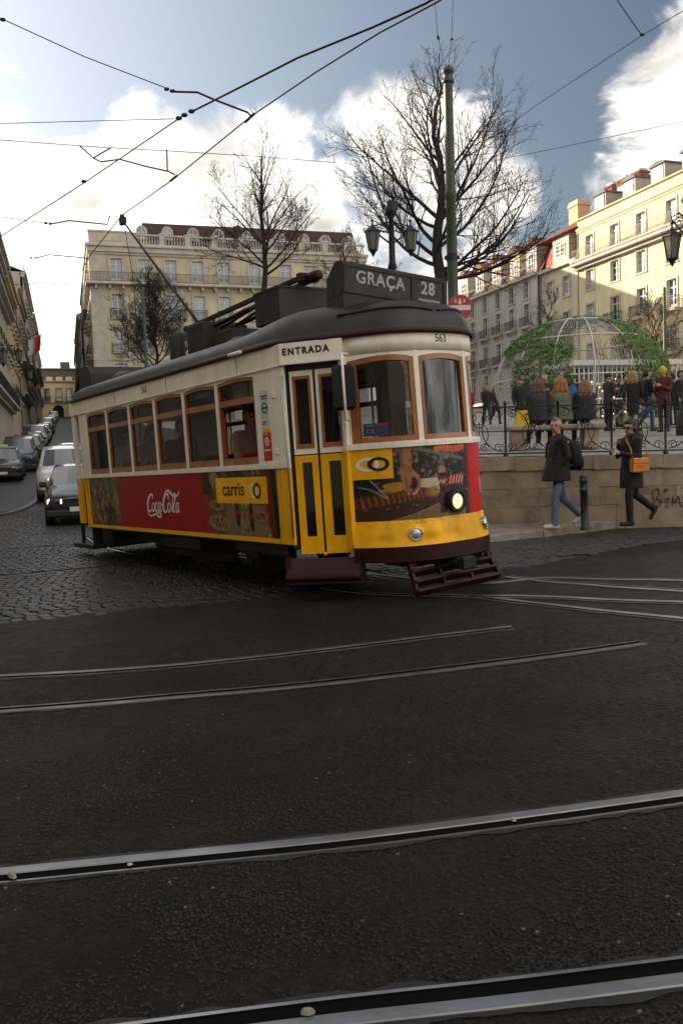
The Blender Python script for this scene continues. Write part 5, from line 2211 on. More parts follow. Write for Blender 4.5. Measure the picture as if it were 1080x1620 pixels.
def add_balcony(root, x, z, w, rz=0.0, base=(0, 0), d=.55, h=.95, slab=.22, m=None):
    c, sn = math.cos(rz), math.sin(rz)
    loc = (base[0] + x * c, base[1] + x * sn, z)
    k = MB()
    if slab:
        k.box(-w / 2 - .06, w / 2 + .06, -d - .06, -.002, -slab, -.0, bev=.02)
        k.box(-w / 2 - .1, w / 2 + .1, -d - .10, -.002, -.06, .012)
        n = max(2, int(w / 1.4))
        for i in range(n):
            xx = -w / 2 + .2 + (w - .4) * i / max(1, n - 1)
            k.box(xx - .09, xx + .09, -d * .7, -.002, -slab - .28, -slab)
    else:
        k.box(-w / 2, w / 2, -d - .03, -.002, -.06, 0)
    b = k.build('balcony', m or M_STONE, root, loc, rz)
    inst('railing', rail_mesh(w, h, d), b)
    return b


def wall_mesh(mb, x0, x1, z0, z1, holes, T, mi=0, depth=.26):
    """wall face with real openings and reveals; T maps (x, y, z) to building space"""
    xs = sorted(set([x0, x1] + [h[0] for h in holes] + [h[1] for h in holes]))
    zs = sorted(set([z0, z1] + [h[2] for h in holes] + [h[3] for h in holes]))
    xs = [x for x in xs if x0 - 1e-6 <= x <= x1 + 1e-6]; zs = [z for z in zs if z0 - 1e-6 <= z <= z1 + 1e-6]
    vs = [T(x, 0, z) for z in zs for x in xs]
    fs = []
    nx = len(xs)
    for j in range(len(zs) - 1):
        for i in range(nx - 1):
            cx, cz = (xs[i] + xs[i + 1]) / 2, (zs[j] + zs[j + 1]) / 2
            if any(h[0] < cx < h[1] and h[2] < cz < h[3] for h in holes): continue
            fs.append((j * nx + i, j * nx + i + 1, (j + 1) * nx + i + 1, (j + 1) * nx + i))
    mb.add(vs, fs, mi)
    for a, b, c, d in holes:
        mb.add([T(a, 0, c), T(b, 0, c), T(b, 0, d), T(a, 0, d), T(a, depth, c), T(b, depth, c), T(b, depth, d), T(a, depth, d)],
               [(0, 4, 5, 1), (1, 5, 6, 2), (2, 6, 7, 3), (3, 7, 4, 0)], mi)


def block(root, x0, x1, y0, y1, z0, z1, m, name='back_walls'):
    k = MB()
    k.add([(x0, y0, z0), (x1, y0, z0), (x1, y1, z0), (x0, y1, z0), (x0, y0, z1), (x1, y0, z1), (x1, y1, z1), (x0, y1, z1)], [(4, 5, 6, 7), (1, 2, 6, 5), (2, 3, 7, 6), (3, 0, 4, 7), (0, 1, 5, 4)])
    return k.build(name, m, root)


def building(name, label, U, V, rz, cat='building', group=None):
    p = uv(U, V)
    o = empty(name, (p.x, p.y, 0), rz)
    tag(o, label, cat, group)
    return o


def far_building():
    b = building('corner_building', 'long cream building with balustrade and arched dormers across the square', 88.3, 3.3, GA)
    W, Dp, zb, zt = 29.0, 33.0, 2.5, 23.3
    rng = random.Random(21)
    cols = [2.55, 5.3, 7.95, 10.7, 13.4, 16.65, 20.05, 22.7, 25.2, 27.6]
    rows = [(19.55, 2.4, 'french'), (16.0, 2.4, 'french'), (12.6, 2.5, 'french'), (9.0, 2.5, 'french'), (4.4, 2.9, 'french')]
    w = 1.15
    holes = []
    for x in cols:
        for z, h, kd in rows:
            holes.append((x - w / 2, x + w / 2, z, z + h))
            add_window(b, x, z, w, h, kd, rng=rng, pane=rng.choice((1, 1, 1, 0)))
    k = MB(); wall_mesh(k, 0, W, zb, zt, holes, lambda x, y, z: (x, y, z))
    k.build('wall', M_FCREAM, b)
    # left side along the street
    hs = []
    for x in (2.6, 5.6, 8.6, 11.6):
        for z, h, kd in rows:
            xx = Dp - x
            hs.append((xx - w / 2, xx + w / 2, z, z + h))
            add_window(b, xx, z, w, h, kd, rz=-math.pi / 2, base=(0, Dp), rng=rng)
    T = lambda x, y, z: (y, Dp - x, z)
    k = MB(); wall_mesh(k, 0, Dp, zb, zt, hs, T); k.build('wall', M_FCREAM, b)
    k = MB(); k.add([(W, 0, zb), (W, Dp, zb), (W, Dp, zt), (W, 0, zt), (0, Dp, zb), (0, Dp, zt)], [(0, 1, 2, 3), (1, 4, 5, 2)]); k.build('back_wall', M_FCREAM, b)
    # stone corners and string courses
    for x0, x1 in ((-.04, 1.5), (14.6, 15.5), (W - 1.0, W + .04)):
        if x0 > 14 and x0 < 15: continue
        k = MB(); k.box(x0, x1, -.06, .03, zb, zt - .2); k.build('pilaster', M_STONE, b)
    k = MB(); k.box(-.06, -.03, .02, 1.0, zb, zt - .2); k.build('pilaster', M_STONE, b)
    k = MB()
    k.box(-.35, W + .3, -.5, .25, zt - .28, zt + .02, bev=.05); k.box(-.2, W + .2, -.3, .2, zt - .75, zt - .28); k.box(-.12, W + .12, -.14, .1, zt - 1.0, zt - .75)
    k.build('cornice', M_STONE, b)
    k = MB(); k.box(-.35, .25, .25, Dp, zt - .28, zt + .02); k.box(-.2, .2, .2, Dp, zt - .75, zt - .28); k.build('cornice', M_STONE, b)
    for z in (15.45, 11.9, 8.3):
        k = MB(); k.box(-.08, W + .08, -.09, .05, z - .12, z + .12); k.build('string_course', M_STONE, b); k = MB(); k.box(-.08, .05, .05, Dp, z - .12, z + .12); k.build('string_course', M_STONE, b)
    # long balcony round the top floor
    k = MB()
    k.box(-.5, W + .2, -.78, -.002, 19.28, 19.52, bev=.04); k.box(-.5, -.002, 0, Dp - 2, 19.28, 19.52, bev=.04)
    for i in range(22):
        x = .5 + i * 1.32
        k.box(x - .1, x + .1, -.55, -.002, 18.9, 19.28)
    for i in range(9):
        y = .5 + i * 1.4
        k.box(-.55, -.002, y - .1, y + .1, 18.9, 19.28)
    lb = k.build('long_balcony', M_STONE, b)
    inst('railing', rail_mesh(W + .5, .95, .70, .13, False), lb, (W / 2 - .2, 0, 19.52))
    inst('railing', rail_mesh(Dp - 2.2, .95, .46, .13, False), lb, (0, (Dp - 2.6) / 2, 19.52), -math.pi / 2)
    for x in cols:
        for z in (16.0, 12.6, 9.0):
            add_balcony(b, x, z, 1.55, d=.25, slab=0, h=.95)
    for x in (2.6, 5.6, 8.6):
        for z in (16.0, 12.6):
            add_balcony(b, Dp - x, z, 1.7, rz=-math.pi / 2, base=(0, Dp), d=.55)
    # parapet: stone panels, pedestals, balustrades
    k = MB(); k.box(0, 4.2, -.1, .2, zt + .02, zt + 1.3); k.box(-.05, 4.25, -.15, .25, zt + 1.18, zt + 1.34); k.box(0, .25, .2, Dp, zt + .02, zt + 1.3); k.build('parapet', M_STONE, b)
    k = MB(); k.box(.9, 3.3, -.14, -.09, zt + .35, zt + 1.0); k.build('relief_panel', M_FCREAM, b)
    xs = [4.2, 6.9, 9.5, 12.2, 14.9, 18.2, 21.6, 24.2, 26.6, 29.0]
    for a, c in zip(xs[:-1], xs[1:]):
        k = MB(); k.box(a, a + .55, -.1, .22, zt + .02, zt + 1.15); k.box(a - .04, a + .59, -.14, .26, zt + 1.15, zt + 1.27); k.build('pedestal', M_STONE, b)
        k = MB(); k.box(a + .55, c, -.08, .2, zt + 1.0, zt + 1.16); k.box(a + .55, c, -.08, .2, zt + .02, zt + .16)
        n = int((c - a - .55) / .26)
        for i in range(n):
            x = a + .55 + (i + .5) * (c - a - .55) / n
            k.lathe([(.05, zt + .16), (.09, zt + .36), (.045, zt + .68), (.07, zt + 1.0)], (x, .06, 0), 6)
        k.build('balustrade', M_STONE, b)
    # mansard with arched dormers
    k = MB()
    k.add([(4.4, .8, zt), (W - .3, .8, zt), (W - .3, 3.0, zt + 3.2), (5.6, 3.0, zt + 3.1), (4.4, Dp - .5, zt), (5.6, Dp - 3, zt + 3.1), (W - .3, Dp - .5, zt), (W - .3, Dp - 3, zt + 3.2), (W / 2, Dp / 2, zt + 4.2)],
          [(0, 1, 2, 3), (4, 0, 3, 5), (1, 6, 7, 2), (6, 4, 5, 7), (3, 2, 8), (2, 7, 8), (7, 5, 8), (5, 3, 8)])
    roof = k.build('roof', M_TILE_D, b)
    k = MB(); k.box(4.2, W, .3, Dp, zt - .05, zt + .02); k.build('roof_deck', M_SLATE, b)
    zt += .35
    dx = [5.3, 7.9, 10.55, 13.2, 16.3, 19.8, 22.5, 24.95, 27.6]
    for x in dx:
        k = MB()
        n = 8; r = .58
        prof = [(-r, zt + .55), (-r, zt + 1.35)] + [(-r * math.cos(math.pi * i / n), zt + 1.35 + .62 * math.sin(math.pi * i / n)) for i in range(1, n)] + [(r, zt + 1.35), (r, zt + .55)]
        k.prism(prof, lambda a, bb, d: (x + a, d, bb), 1.0, 3.0)
        d = k.build('dormer', M_STONE, b, recalc=True)
        k = MB()
        prof2 = [(a * .72, (bb - zt - .6) * .82 + zt + .66) for a, bb in prof]
        k.prism(prof2, lambda a, bb, dd: (x + a, dd, bb), .96, .99); k.build('dormer_pane', M_PANE[0], d, recalc=True)
        k = MB(); k.box(x - .03, x + .03, .92, .955, zt + .7, zt + 1.7); k.box(x - .5, x + .5, .92, .955, zt + 1.2, zt + 1.27); k.build('dormer_frame', M_FRAMEW, d)
    zt -= .35
    k = MB(); k.box(15.2, 17.4, 6, 8.5, zt + 2.2, zt + 3.5); k.prism([(15.0, zt + 3.5), (17.6, zt + 3.5), (16.3, zt + 4.2)], lambda a, bb, d: (a, d, bb), 5.8, 8.7); k.build('roof_lantern', M_SLATE, b, recalc=True)


far_building()


def yellow_building():
    b = building('yellow_building', 'tall pale yellow building half in sunlight beyond the plaza', 69.0, 46.4, rad(-72))
    W, Dp, zb, zt = 27.0, 13.0, 2.0, 22.5
    rng = random.Random(31)
    cols = [1.95, 5.6, 9.15, 12.85, 16.5, 20.2, 24]
    holes = []
    for i, x in enumerate(cols):
        for z, h, w, kd in ((18.75, 2.05, 1.15, 'french'), (15.95, 1.75, 1.15, 'sash'), (12.25, 2.35, 1.15, 'french'), (8.9, 2.1, 1.15, 'sash'), (4.6, 2.8, 1.3, 'french')):
            holes.append((x - w / 2, x + w / 2, z, z + h))
            add_window(b, x, z, w, h, kd, rng=rng, pane=2 if (z > 18 or rng.random() < .5) else rng.choice((0, 1)))
    k = MB(); wall_mesh(k, 0, W, zb, zt, holes, lambda x, y, z: (x, y, z)); k.build('wall', M_FYEL, b)
    block(b, 0, W, .30, Dp, zb, zt, M_FYEL)
    k = MB(); k.box(-.02, W, -.16, .05, 21.55, 21.75); k.box(-.02, W, -.08, .05, 21.35, 21.5); k.build('string_course', M_FYEL, b)
    k = MB(); k.box(-.02, W, -.2, .3, 22.5, 22.62); k.build('coping', M_FYEL, b)
    k = MB(); k.box(0, W, -.85, -.002, 18.22, 18.55, bev=.05); k.box(0, W, -.92, -.002, 18.55, 18.70); k.box(0, W, -.45, -.002, 17.95, 18.22)
    lb = k.build('long_balcony', M_FWHITE, b)
    inst('railing', rail_mesh(W - .4, .95, .80, .13, False), lb, (W / 2, 0, 18.70))
    for x in cols[1:]:
        add_balcony(b, x, 12.25, 2.0, d=.6)
    for x in cols[2:]:
        add_balcony(b, x, 8.9, 2.0, d=.5)
    # roof with pedimented dormers
    k = MB(); k.add([(0, .4, zt + .1), (W, .4, zt + .1), (W, 6.5, zt + 3.2), (0, 6.5, zt + 3.2), (W, Dp, zt), (0, Dp, zt)], [(0, 1, 2, 3), (3, 2, 4, 5)]); k.build('roof', M_TILE, b)
    for x in (2.6, 6.7, 10.4, 14.1, 17.9):
        k = MB()
        k.prism([(-.85, zt + .1), (.85, zt + .1), (.85, zt + 1.75), (-.85, zt + 1.75)], lambda a, bb, d: (x + a, d, bb), .7, 3.4)
        d = k.build('dormer', M_FWHITE, b, recalc=True)
        k = MB(); k.prism([(-1.0, zt + 1.75), (1.0, zt + 1.75), (.9, zt + 1.9), (0, zt + 2.1), (-.9, zt + 1.9)], lambda a, bb, dd: (x + a, dd, bb), .55, 3.5); k.build('dormer_roof', M_SLATE, d, recalc=True)
        k = MB(); k.add([(x - .55, .69, zt + .35), (x + .55, .69, zt + .35), (x + .55, .69, zt + 1.6), (x - .55, .69, zt + 1.6)], [(0, 1, 2, 3)]); k.build('dormer_pane', M_PANE[2], d)
        k = MB(); k.box(x - .04, x + .04, .64, .68, zt + .35, zt + 1.6); k.box(x - .62, x - .55, .64, .69, zt + .3, zt + 1.65); k.box(x + .55, x + .62, .64, .69, zt + .3, zt + 1.65); k.box(x - .55, x + .55, .64, .69, zt + 1.6, zt + 1.66); k.build('dormer_frame', M_FRAMEG, d)
    k = MB(); k.tube([(.12, -.06, zb), (.12, -.06, zt - 1)], .05, 6); k.build('drainpipe', M_FGREY, b)


yellow_building()


def cream_corner():
    b = building('corner_house', 'narrow cream house with red tiled attic beside the yellow building', 75.6, 46.6, rad(-72))
    W, Dp, zb, zt = 6.5, 12.0, 2.0, 19.2
    rng = random.Random(41)
    holes = []
    for x in (1.6, 4.4):
        for z, h in ((16.1, 1.9), (12.4, 2.2), (8.8, 2.2), (4.6, 2.6)):
            holes.append((x - .55, x + .55, z, z + h)); add_window(b, x, z, 1.1, h, 'french', rng=rng)
    k = MB(); wall_mesh(k, 0, W, zb, zt, holes, lambda x, y, z: (x, y, z)); k.build('wall', M_FCREAM, b)
    block(b, 0, W, .3, Dp, zb, zt, M_FCREAM)
    k = MB(); k.box(-.1, W, -.4, .2, zt - .2, zt + .1); k.build('cornice', M_STONE, b)
    k = MB()
    k.add([(0, 0.3, zt + .1), (W, .3, zt + .1), (W, 1.1, zt + 2.9), (0, 1.1, zt + 2.9)], [(0, 1, 2, 3)]); k.add([(0, .3, zt + .1), (0, 1.1, zt + 2.9), (0, Dp, zt + 2.9), (0, Dp, zt + .1)], [(0, 1, 2, 3)])
    k.build('tiled_attic', mat('attic_red', (.30, .07, .035), .8, var=.3, vscale=2), b)
    k = MB(); k.box(2.1, 4.9, .0, 2.0, zt + .1, zt + 2.8); d = k.build('dormer', M_FWHITE, b)
    add_window(b, 3.5, zt + .8, 1.6, 1.2, 'sash', base=(0, -.23), rng=rng, surround=False, pane=1)
    k = MB(); k.add([(-.5, -.5, zt + 2.8), (W + .2, -.5, zt + 2.8), (W - 1, 3, zt + 4.8), (1.2, 3, zt + 4.8), (W + .2, Dp, zt + 2.8), (-.5, Dp, zt + 2.8), (W - 1, 8, zt + 4.8), (1.2, 8, zt + 4.8)],
                    [(0, 1, 2, 3), (5, 0, 3, 7), (1, 4, 6, 2), (4, 5, 7, 6), (3, 2, 6, 7), (1, 0, 5, 4)]); k.build('roof', M_TILE, b)
    k = MB(); k.box(.4, 2.0, 3, 4.4, zt + 3.4, zt + 6.4); k.box(.3, 2.1, 2.9, 4.5, zt + 6.4, zt + 6.7); k.box(.4, 2.0, 3, 4.4, zt + 6.7, zt + 6.95); k.build('chimney', mat('chimney_peach', (.55, .36, .22), .8, var=.2), b)
    for i, x in enumerate((5.0, 7.0, 9.0)):
        k = MB(); k.box(x - .6, x + .6, 4.4, 5.6, zt + 3.0, zt + 6.8); ch = k.build('chimney', mat('chimney_white', (.55, .53, .5), .8, var=.2), b)
        k = MB(); k.box(x - .68, x + .68, 4.32, 5.68, zt + 6.8, zt + 7.05); k.box(x - .64, x + .64, 4.36, 5.64, zt + 7.2, zt + 7.4); k.build('chimney_band', M_TILE, ch)
        k = MB(); k.box(x - .5, x + .5, 4.5, 5.5, zt + 7.05, zt + 7.2); k.box(x - .45, x + .45, 4.55, 5.45, zt + 7.4, zt + 7.65); k.build('chimney_cap', MATS['chimney_white'], ch)


cream_corner()


def white_building():
    b = building('white_building', 'greyish white building with iron balconies and red roof behind the wire dome', 95.0, 46.2, rad(-72))
    W, Dp, zb, zt = 19.3, 12.0, 2.0, 19.3
    rng = random.Random(51)
    cols = [1.9, 5.0, 8.1, 11.1, 14.1, 17.2]
    holes = []
    for x in cols:
        for z, h in ((17.1, 1.7), (14.2, 2.3), (10.9, 2.3), (7.6, 2.4)):
            holes.append((x - .55, x + .55, z, z + h)); add_window(b, x, z, 1.1, h, 'french' if z < 17 else 'sash', rng=rng, pane=rng.choice((0, 1)))
        add_balcony(b, x, 14.2, 1.9, d=.45); add_balcony(b, x, 10.9, 1.9, d=.45)
    for x in (3.4, 9.6, 15.6):
        holes.append((x - 1.2, x + 1.2, 2.2, 6.2))
        k = MB(); k.add([(x - 1.2, .24, 2.2), (x + 1.2, .24, 2.2), (x + 1.2, .24, 6.2), (x - 1.2, .24, 6.2)], [(0, 1, 2, 3)]); k.build('shopfront', M_PANE[0], b)
    k = MB(); wall_mesh(k, 0, W, zb, zt, holes, lambda x, y, z: (x, y, z)); k.build('wall', M_FWHITE, b)
    block(b, 0, W, .3, Dp, zb, zt, M_FWHITE)
    k = MB(); k.box(-.1, W, -.45, .2, zt - .25, zt + .05); k.build('cornice', M_STONE, b); k = MB(); k.box(-.05, W, -.12, .1, 6.7, 7.1); k.build('string_course', M_STONE, b)
    k = MB(); k.box(.5, 7, -.16, -.10, 6.75, 6.95); k.build('shop_light_strip', mat('warm_shop_strip', (.8, .55, .25), .5, emit=(1, .62, .25), estr=1.2), b)
    k = MB(); k.add([(0, .3, zt), (W, .3, zt), (W, 2.4, zt + 3.9), (0, 2.4, zt + 3.9), (W, 7, zt + 5.2), (0, 7, zt + 5.2), (W, Dp, zt), (0, Dp, zt)], [(0, 1, 2, 3), (3, 2, 4, 5), (5, 4, 6, 7)]); k.build('roof', M_TILE, b)
    inst('railing', rail_mesh(W - .3, .8, .3, .16, False), b, (W / 2, 0, zt + .05))
    for i, x in enumerate((2.2, 6.2, 10.2, 14.2, 17.6)):
        k = MB(); k.prism([(-1.0, zt), (1.0, zt), (1.0, zt + 3.1), (-1.0, zt + 3.1)], lambda a, bb, d: (x + a, d, bb), .35, 3.5); d = k.build('dormer', M_FWHITE if i != 3 else M_FCREAM, b, recalc=True)
        k = MB(); k.prism([(-1.2, zt + 3.1), (1.2, zt + 3.1), (0, zt + 3.9)], lambda a, bb, dd: (x + a, dd, bb), .1, 4.2); k.build('dormer_roof', M_TILE, d, recalc=True)
        add_window(b, x, zt + .7, 1.1, 1.5, 'sash', base=(0, .12), rng=rng, surround=False)


white_building()


def row_house(name, label, U0, U1, zt, wallm, rows, V=-4.4, rz=rad(108), pitch=2.9, seed=1, roofm=None, balc=(0,), eave=.55, win=True, side_m=None, group=None, awn=None):
    """terraced house along the street: x runs with the facade, outward is -y"""
    b = building(name, label, U0 if rz > 1 else U1, V, rz, group=group)
    W = U1 - U0
    zb = -1.0
    Dp = 11.0
    rng = random.Random(seed)
    n = max(1, int(W / pitch))
    cols = [W * (i + .5) / n for i in range(n)]
    holes = []
    if win:
        for x in cols:
            for ri, (z, h) in enumerate(rows):
                holes.append((x - .55, x + .55, z, z + h))
                add_window(b, x, z, 1.1, h, 'french', rng=rng, pane=rng.choice((0, 0, 1)), surround=True)
    k = MB(); wall_mesh(k, 0, W, zb, zt, holes, lambda x, y, z: (x, y, z)); k.build('wall', wallm, b)
    block(b, 0, W, .3, Dp, zb, zt, side_m or wallm)
    for ri in balc:
        if win and ri < len(rows):
            z = rows[ri][0]
            k = MB(); k.box(.2, W - .2, -.75, -.002, z - .22, z - .01, bev=.03); k.box(.2, W - .2, -.35, -.002, z - .5, z - .22)
            lb = k.build('long_balcony', M_STONE, b)
            inst('railing', rail_mesh(W - .5, 1.0, .68, .14, False), lb, (W / 2, 0, z - .01))
    for ri in range(len(rows)):
        if win and ri not in balc and ri < len(rows) - 1:
            for x in cols: add_balcony(b, x, rows[ri][0], 1.7, d=.4)
    k = MB(); k.box(-.02, W + .02, -eave, .2, zt - .3, zt, bev=.04); k.box(0, W, -eave * .5, .2, zt - .7, zt - .3); k.build('cornice', M_STONE, b)
    k = MB(); k.add([(0, -eave + .05, zt), (W, -eave + .05, zt), (W, 5.5, zt + 2.2), (0, 5.5, zt + 2.2), (W, Dp, zt), (0, Dp, zt)], [(0, 1, 2, 3), (3, 2, 4, 5)]); k.build('roof', roofm or M_TILE, b)
    return b


R4 = lambda g, top, n: [(top - 1.0 - (i + 1) * (top - 1.0 - g) / n + .3, (top - 1.0 - g) / n - 1.0) for i in range(n)]
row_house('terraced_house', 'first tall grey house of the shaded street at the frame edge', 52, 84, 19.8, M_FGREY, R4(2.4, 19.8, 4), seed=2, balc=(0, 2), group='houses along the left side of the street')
row_house('terraced_house', 'ochre yellow house next up the street beyond the wall lanterns', 84, 101, 19.6, M_FOCHRE, R4(4.4, 19.6, 4), seed=3, balc=(), V=-4.4, group='houses along the left side of the street')
row_house('terraced_house', 'salmon orange house with dark balconies further up the street', 101, 122, 21.5, M_FORANGE, R4(5.8, 21.5, 4), seed=4, balc=(1, 2), V=-4.3, group='houses along the left side of the street')
h5 = row_house('terraced_house', 'tall pale house with roof balustrade high up the street', 122, 152, 27.5, M_FWHITE, R4(7.4, 27.5, 5), seed=5, balc=(2,), V=-4.2, group='houses along the left side of the street')
inst('railing', rail_mesh(29, 1.2, .2, .3, False), h5, (15, 0, 27.5))
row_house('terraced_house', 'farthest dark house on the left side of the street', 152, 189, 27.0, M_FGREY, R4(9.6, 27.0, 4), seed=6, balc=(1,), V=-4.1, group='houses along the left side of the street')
# unseen houses added to carry the row on and shade tram and plaza
row_house('terraced_house', 'unseen house added to shade the crossing, left of the picture', 22, 52, 14.0, M_FWHITE, R4(1.2, 14.0, 4), seed=7, win=False, V=-6.2)
row_house('terraced_house', 'unseen house added for shade nearest the viewer, left of the picture', -14, 22, 12.0, M_FCREAM, R4(.4, 12.0, 4), seed=8, win=False, V=-9.5)
# right side of the narrow street beyond the cream building
row_house('terraced_house', 'dark white house behind the cream building along the narrow street', 122.0, 150, 22.0, M_FWHITE, R4(6, 22, 4), V=3.0, rz=rad(-72), seed=9, balc=(1,))
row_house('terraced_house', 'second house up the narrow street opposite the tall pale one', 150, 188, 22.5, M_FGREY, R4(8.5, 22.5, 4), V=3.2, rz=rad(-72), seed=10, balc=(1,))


def arch_palace():
    b = building('street_end_palace', 'sand coloured palace with arched gateway closing the far end of the street', 190.5, -9.0, GA)
    W, Dp, zb, zt = 24.0, 14.0, 9.5, 19.4
    rng = random.Random(61)
    holes = []
    k = MB()
    gx = 8.15
    for x in (1.0, 3.5, 6.0, 8.4, 10.6, 13.0, 15.6, 18.0):
        holes.append((x - .55, x + .55, 15.1, 17.7)); add_window(b, x, 15.1, 1.1, 2.6, 'arched', rng=rng, pane=0)
        add_balcony(b, x, 15.0, 1.5, d=.3, slab=.12)
    holes.append((gx - 1.1, gx + 1.1, 9.6, 14.2))
    wall_mesh(k, 0, W, zb, zt, holes, lambda x, y, z: (x, y, z), depth=.6)
    k.build('wall', M_FSAND, b)
    block(b, 0, W, .62, Dp, zb, zt, M_FSAND)
    # arched gate surround and dark leaves
    k = MB()
    n = 10
    for sgn in (-1, 1):
        k.prism([(gx + sgn * 1.1, 14.2), (gx, 14.2)] + [(gx + sgn * 1.1 * math.sin(math.pi / 2 * i / n), 13.1 + 1.1 * math.cos(math.pi / 2 * i / n)) for i in range(n + 1)], lambda a, bb, d: (a, d, bb), .02, .5)
    k.build('gate_arch', M_FSAND, b, recalc=True)
    k = MB(); k.box(gx - 1.1, gx + 1.1, .5, .58, 9.6, 14.2); k.build('gate', mat('gate_dark', (.02, .015, .01), .7), b)
    k = MB(); k.box(-.2, W, -.4, .3, zt - .3, zt); k.build('cornice', M_STONE, b); k = MB(); k.box(0, W, -.15, .3, 14.5, 14.75); k.build('string_course', M_STONE, b)
    k = MB()
    for i in range(12): k.box(i * 2, i * 2 + 1.3, .0, .3, zt, zt + .8)
    k.build('parapet', M_FSAND, b)
    k = MB(); k.box(2, W - 2, 2.5, Dp, zt, zt + 2.6); k.box(1.6, W - 1.6, 2.1, Dp, zt + 2.6, zt + 2.85); k.box(9, 11, 4, 6, zt + 2.85, zt + 4.4); k.build('roof_storey', M_SLATE, b)


arch_palace()


def behind_viewer():
    # the side of the square behind the viewer: it fills the reflections in the tram's glass
    for lb, x, y, w, h, m, rz in (('cream house of the square behind the viewer', 44, -28, 28, 12, M_FCREAM, rad(172)), ('pale house of the square behind the viewer beside the cream one', 13, -34, 28, 10, M_FGREY, rad(184))):
        b = empty('square_house', (x, y, 0), rz)
        tag(b, lb, 'building')
        holes = []
        for i in range(int(w / 3.2)):
            for z in (1.5, 5):
                holes.append((1.1 + i * 3.2, 2.3 + i * 3.2, z, z + 2.2))
        k = MB(); wall_mesh(k, 0, w, -1, h, holes, lambda a, c, d: (a, c, d)); k.build('wall', m, b)
        k = MB(); k.add([(0, .3, -1), (w, .3, -1), (w, .3, h), (0, .3, h)], [(0, 1, 2, 3)]); k.build('window_panes', M_PANE[0], b)
        block(b, 0, w, .4, 11, -1, h, m)


behind_viewer()
# ------------------------------------------------------------------ bare winter trees
M_BARK = mat('bark_dark', (.020, .016, .013), .9, var=.4, vscale=9, bump=.6, bscale=30)
M_TWIG = mat('twig_dark', (.022, .017, .013), .9)
M_LEAFD = mat('dry_leaf', (.35, .16, .03), .7, var=.4, vscale=3)


def vrot(d, ang, az):
    o = d.orthogonal().normalized()
    o = Matrix.Rotation(az, 3, d) @ o
    return (Matrix.Rotation(ang, 3, o) @ d).normalized()


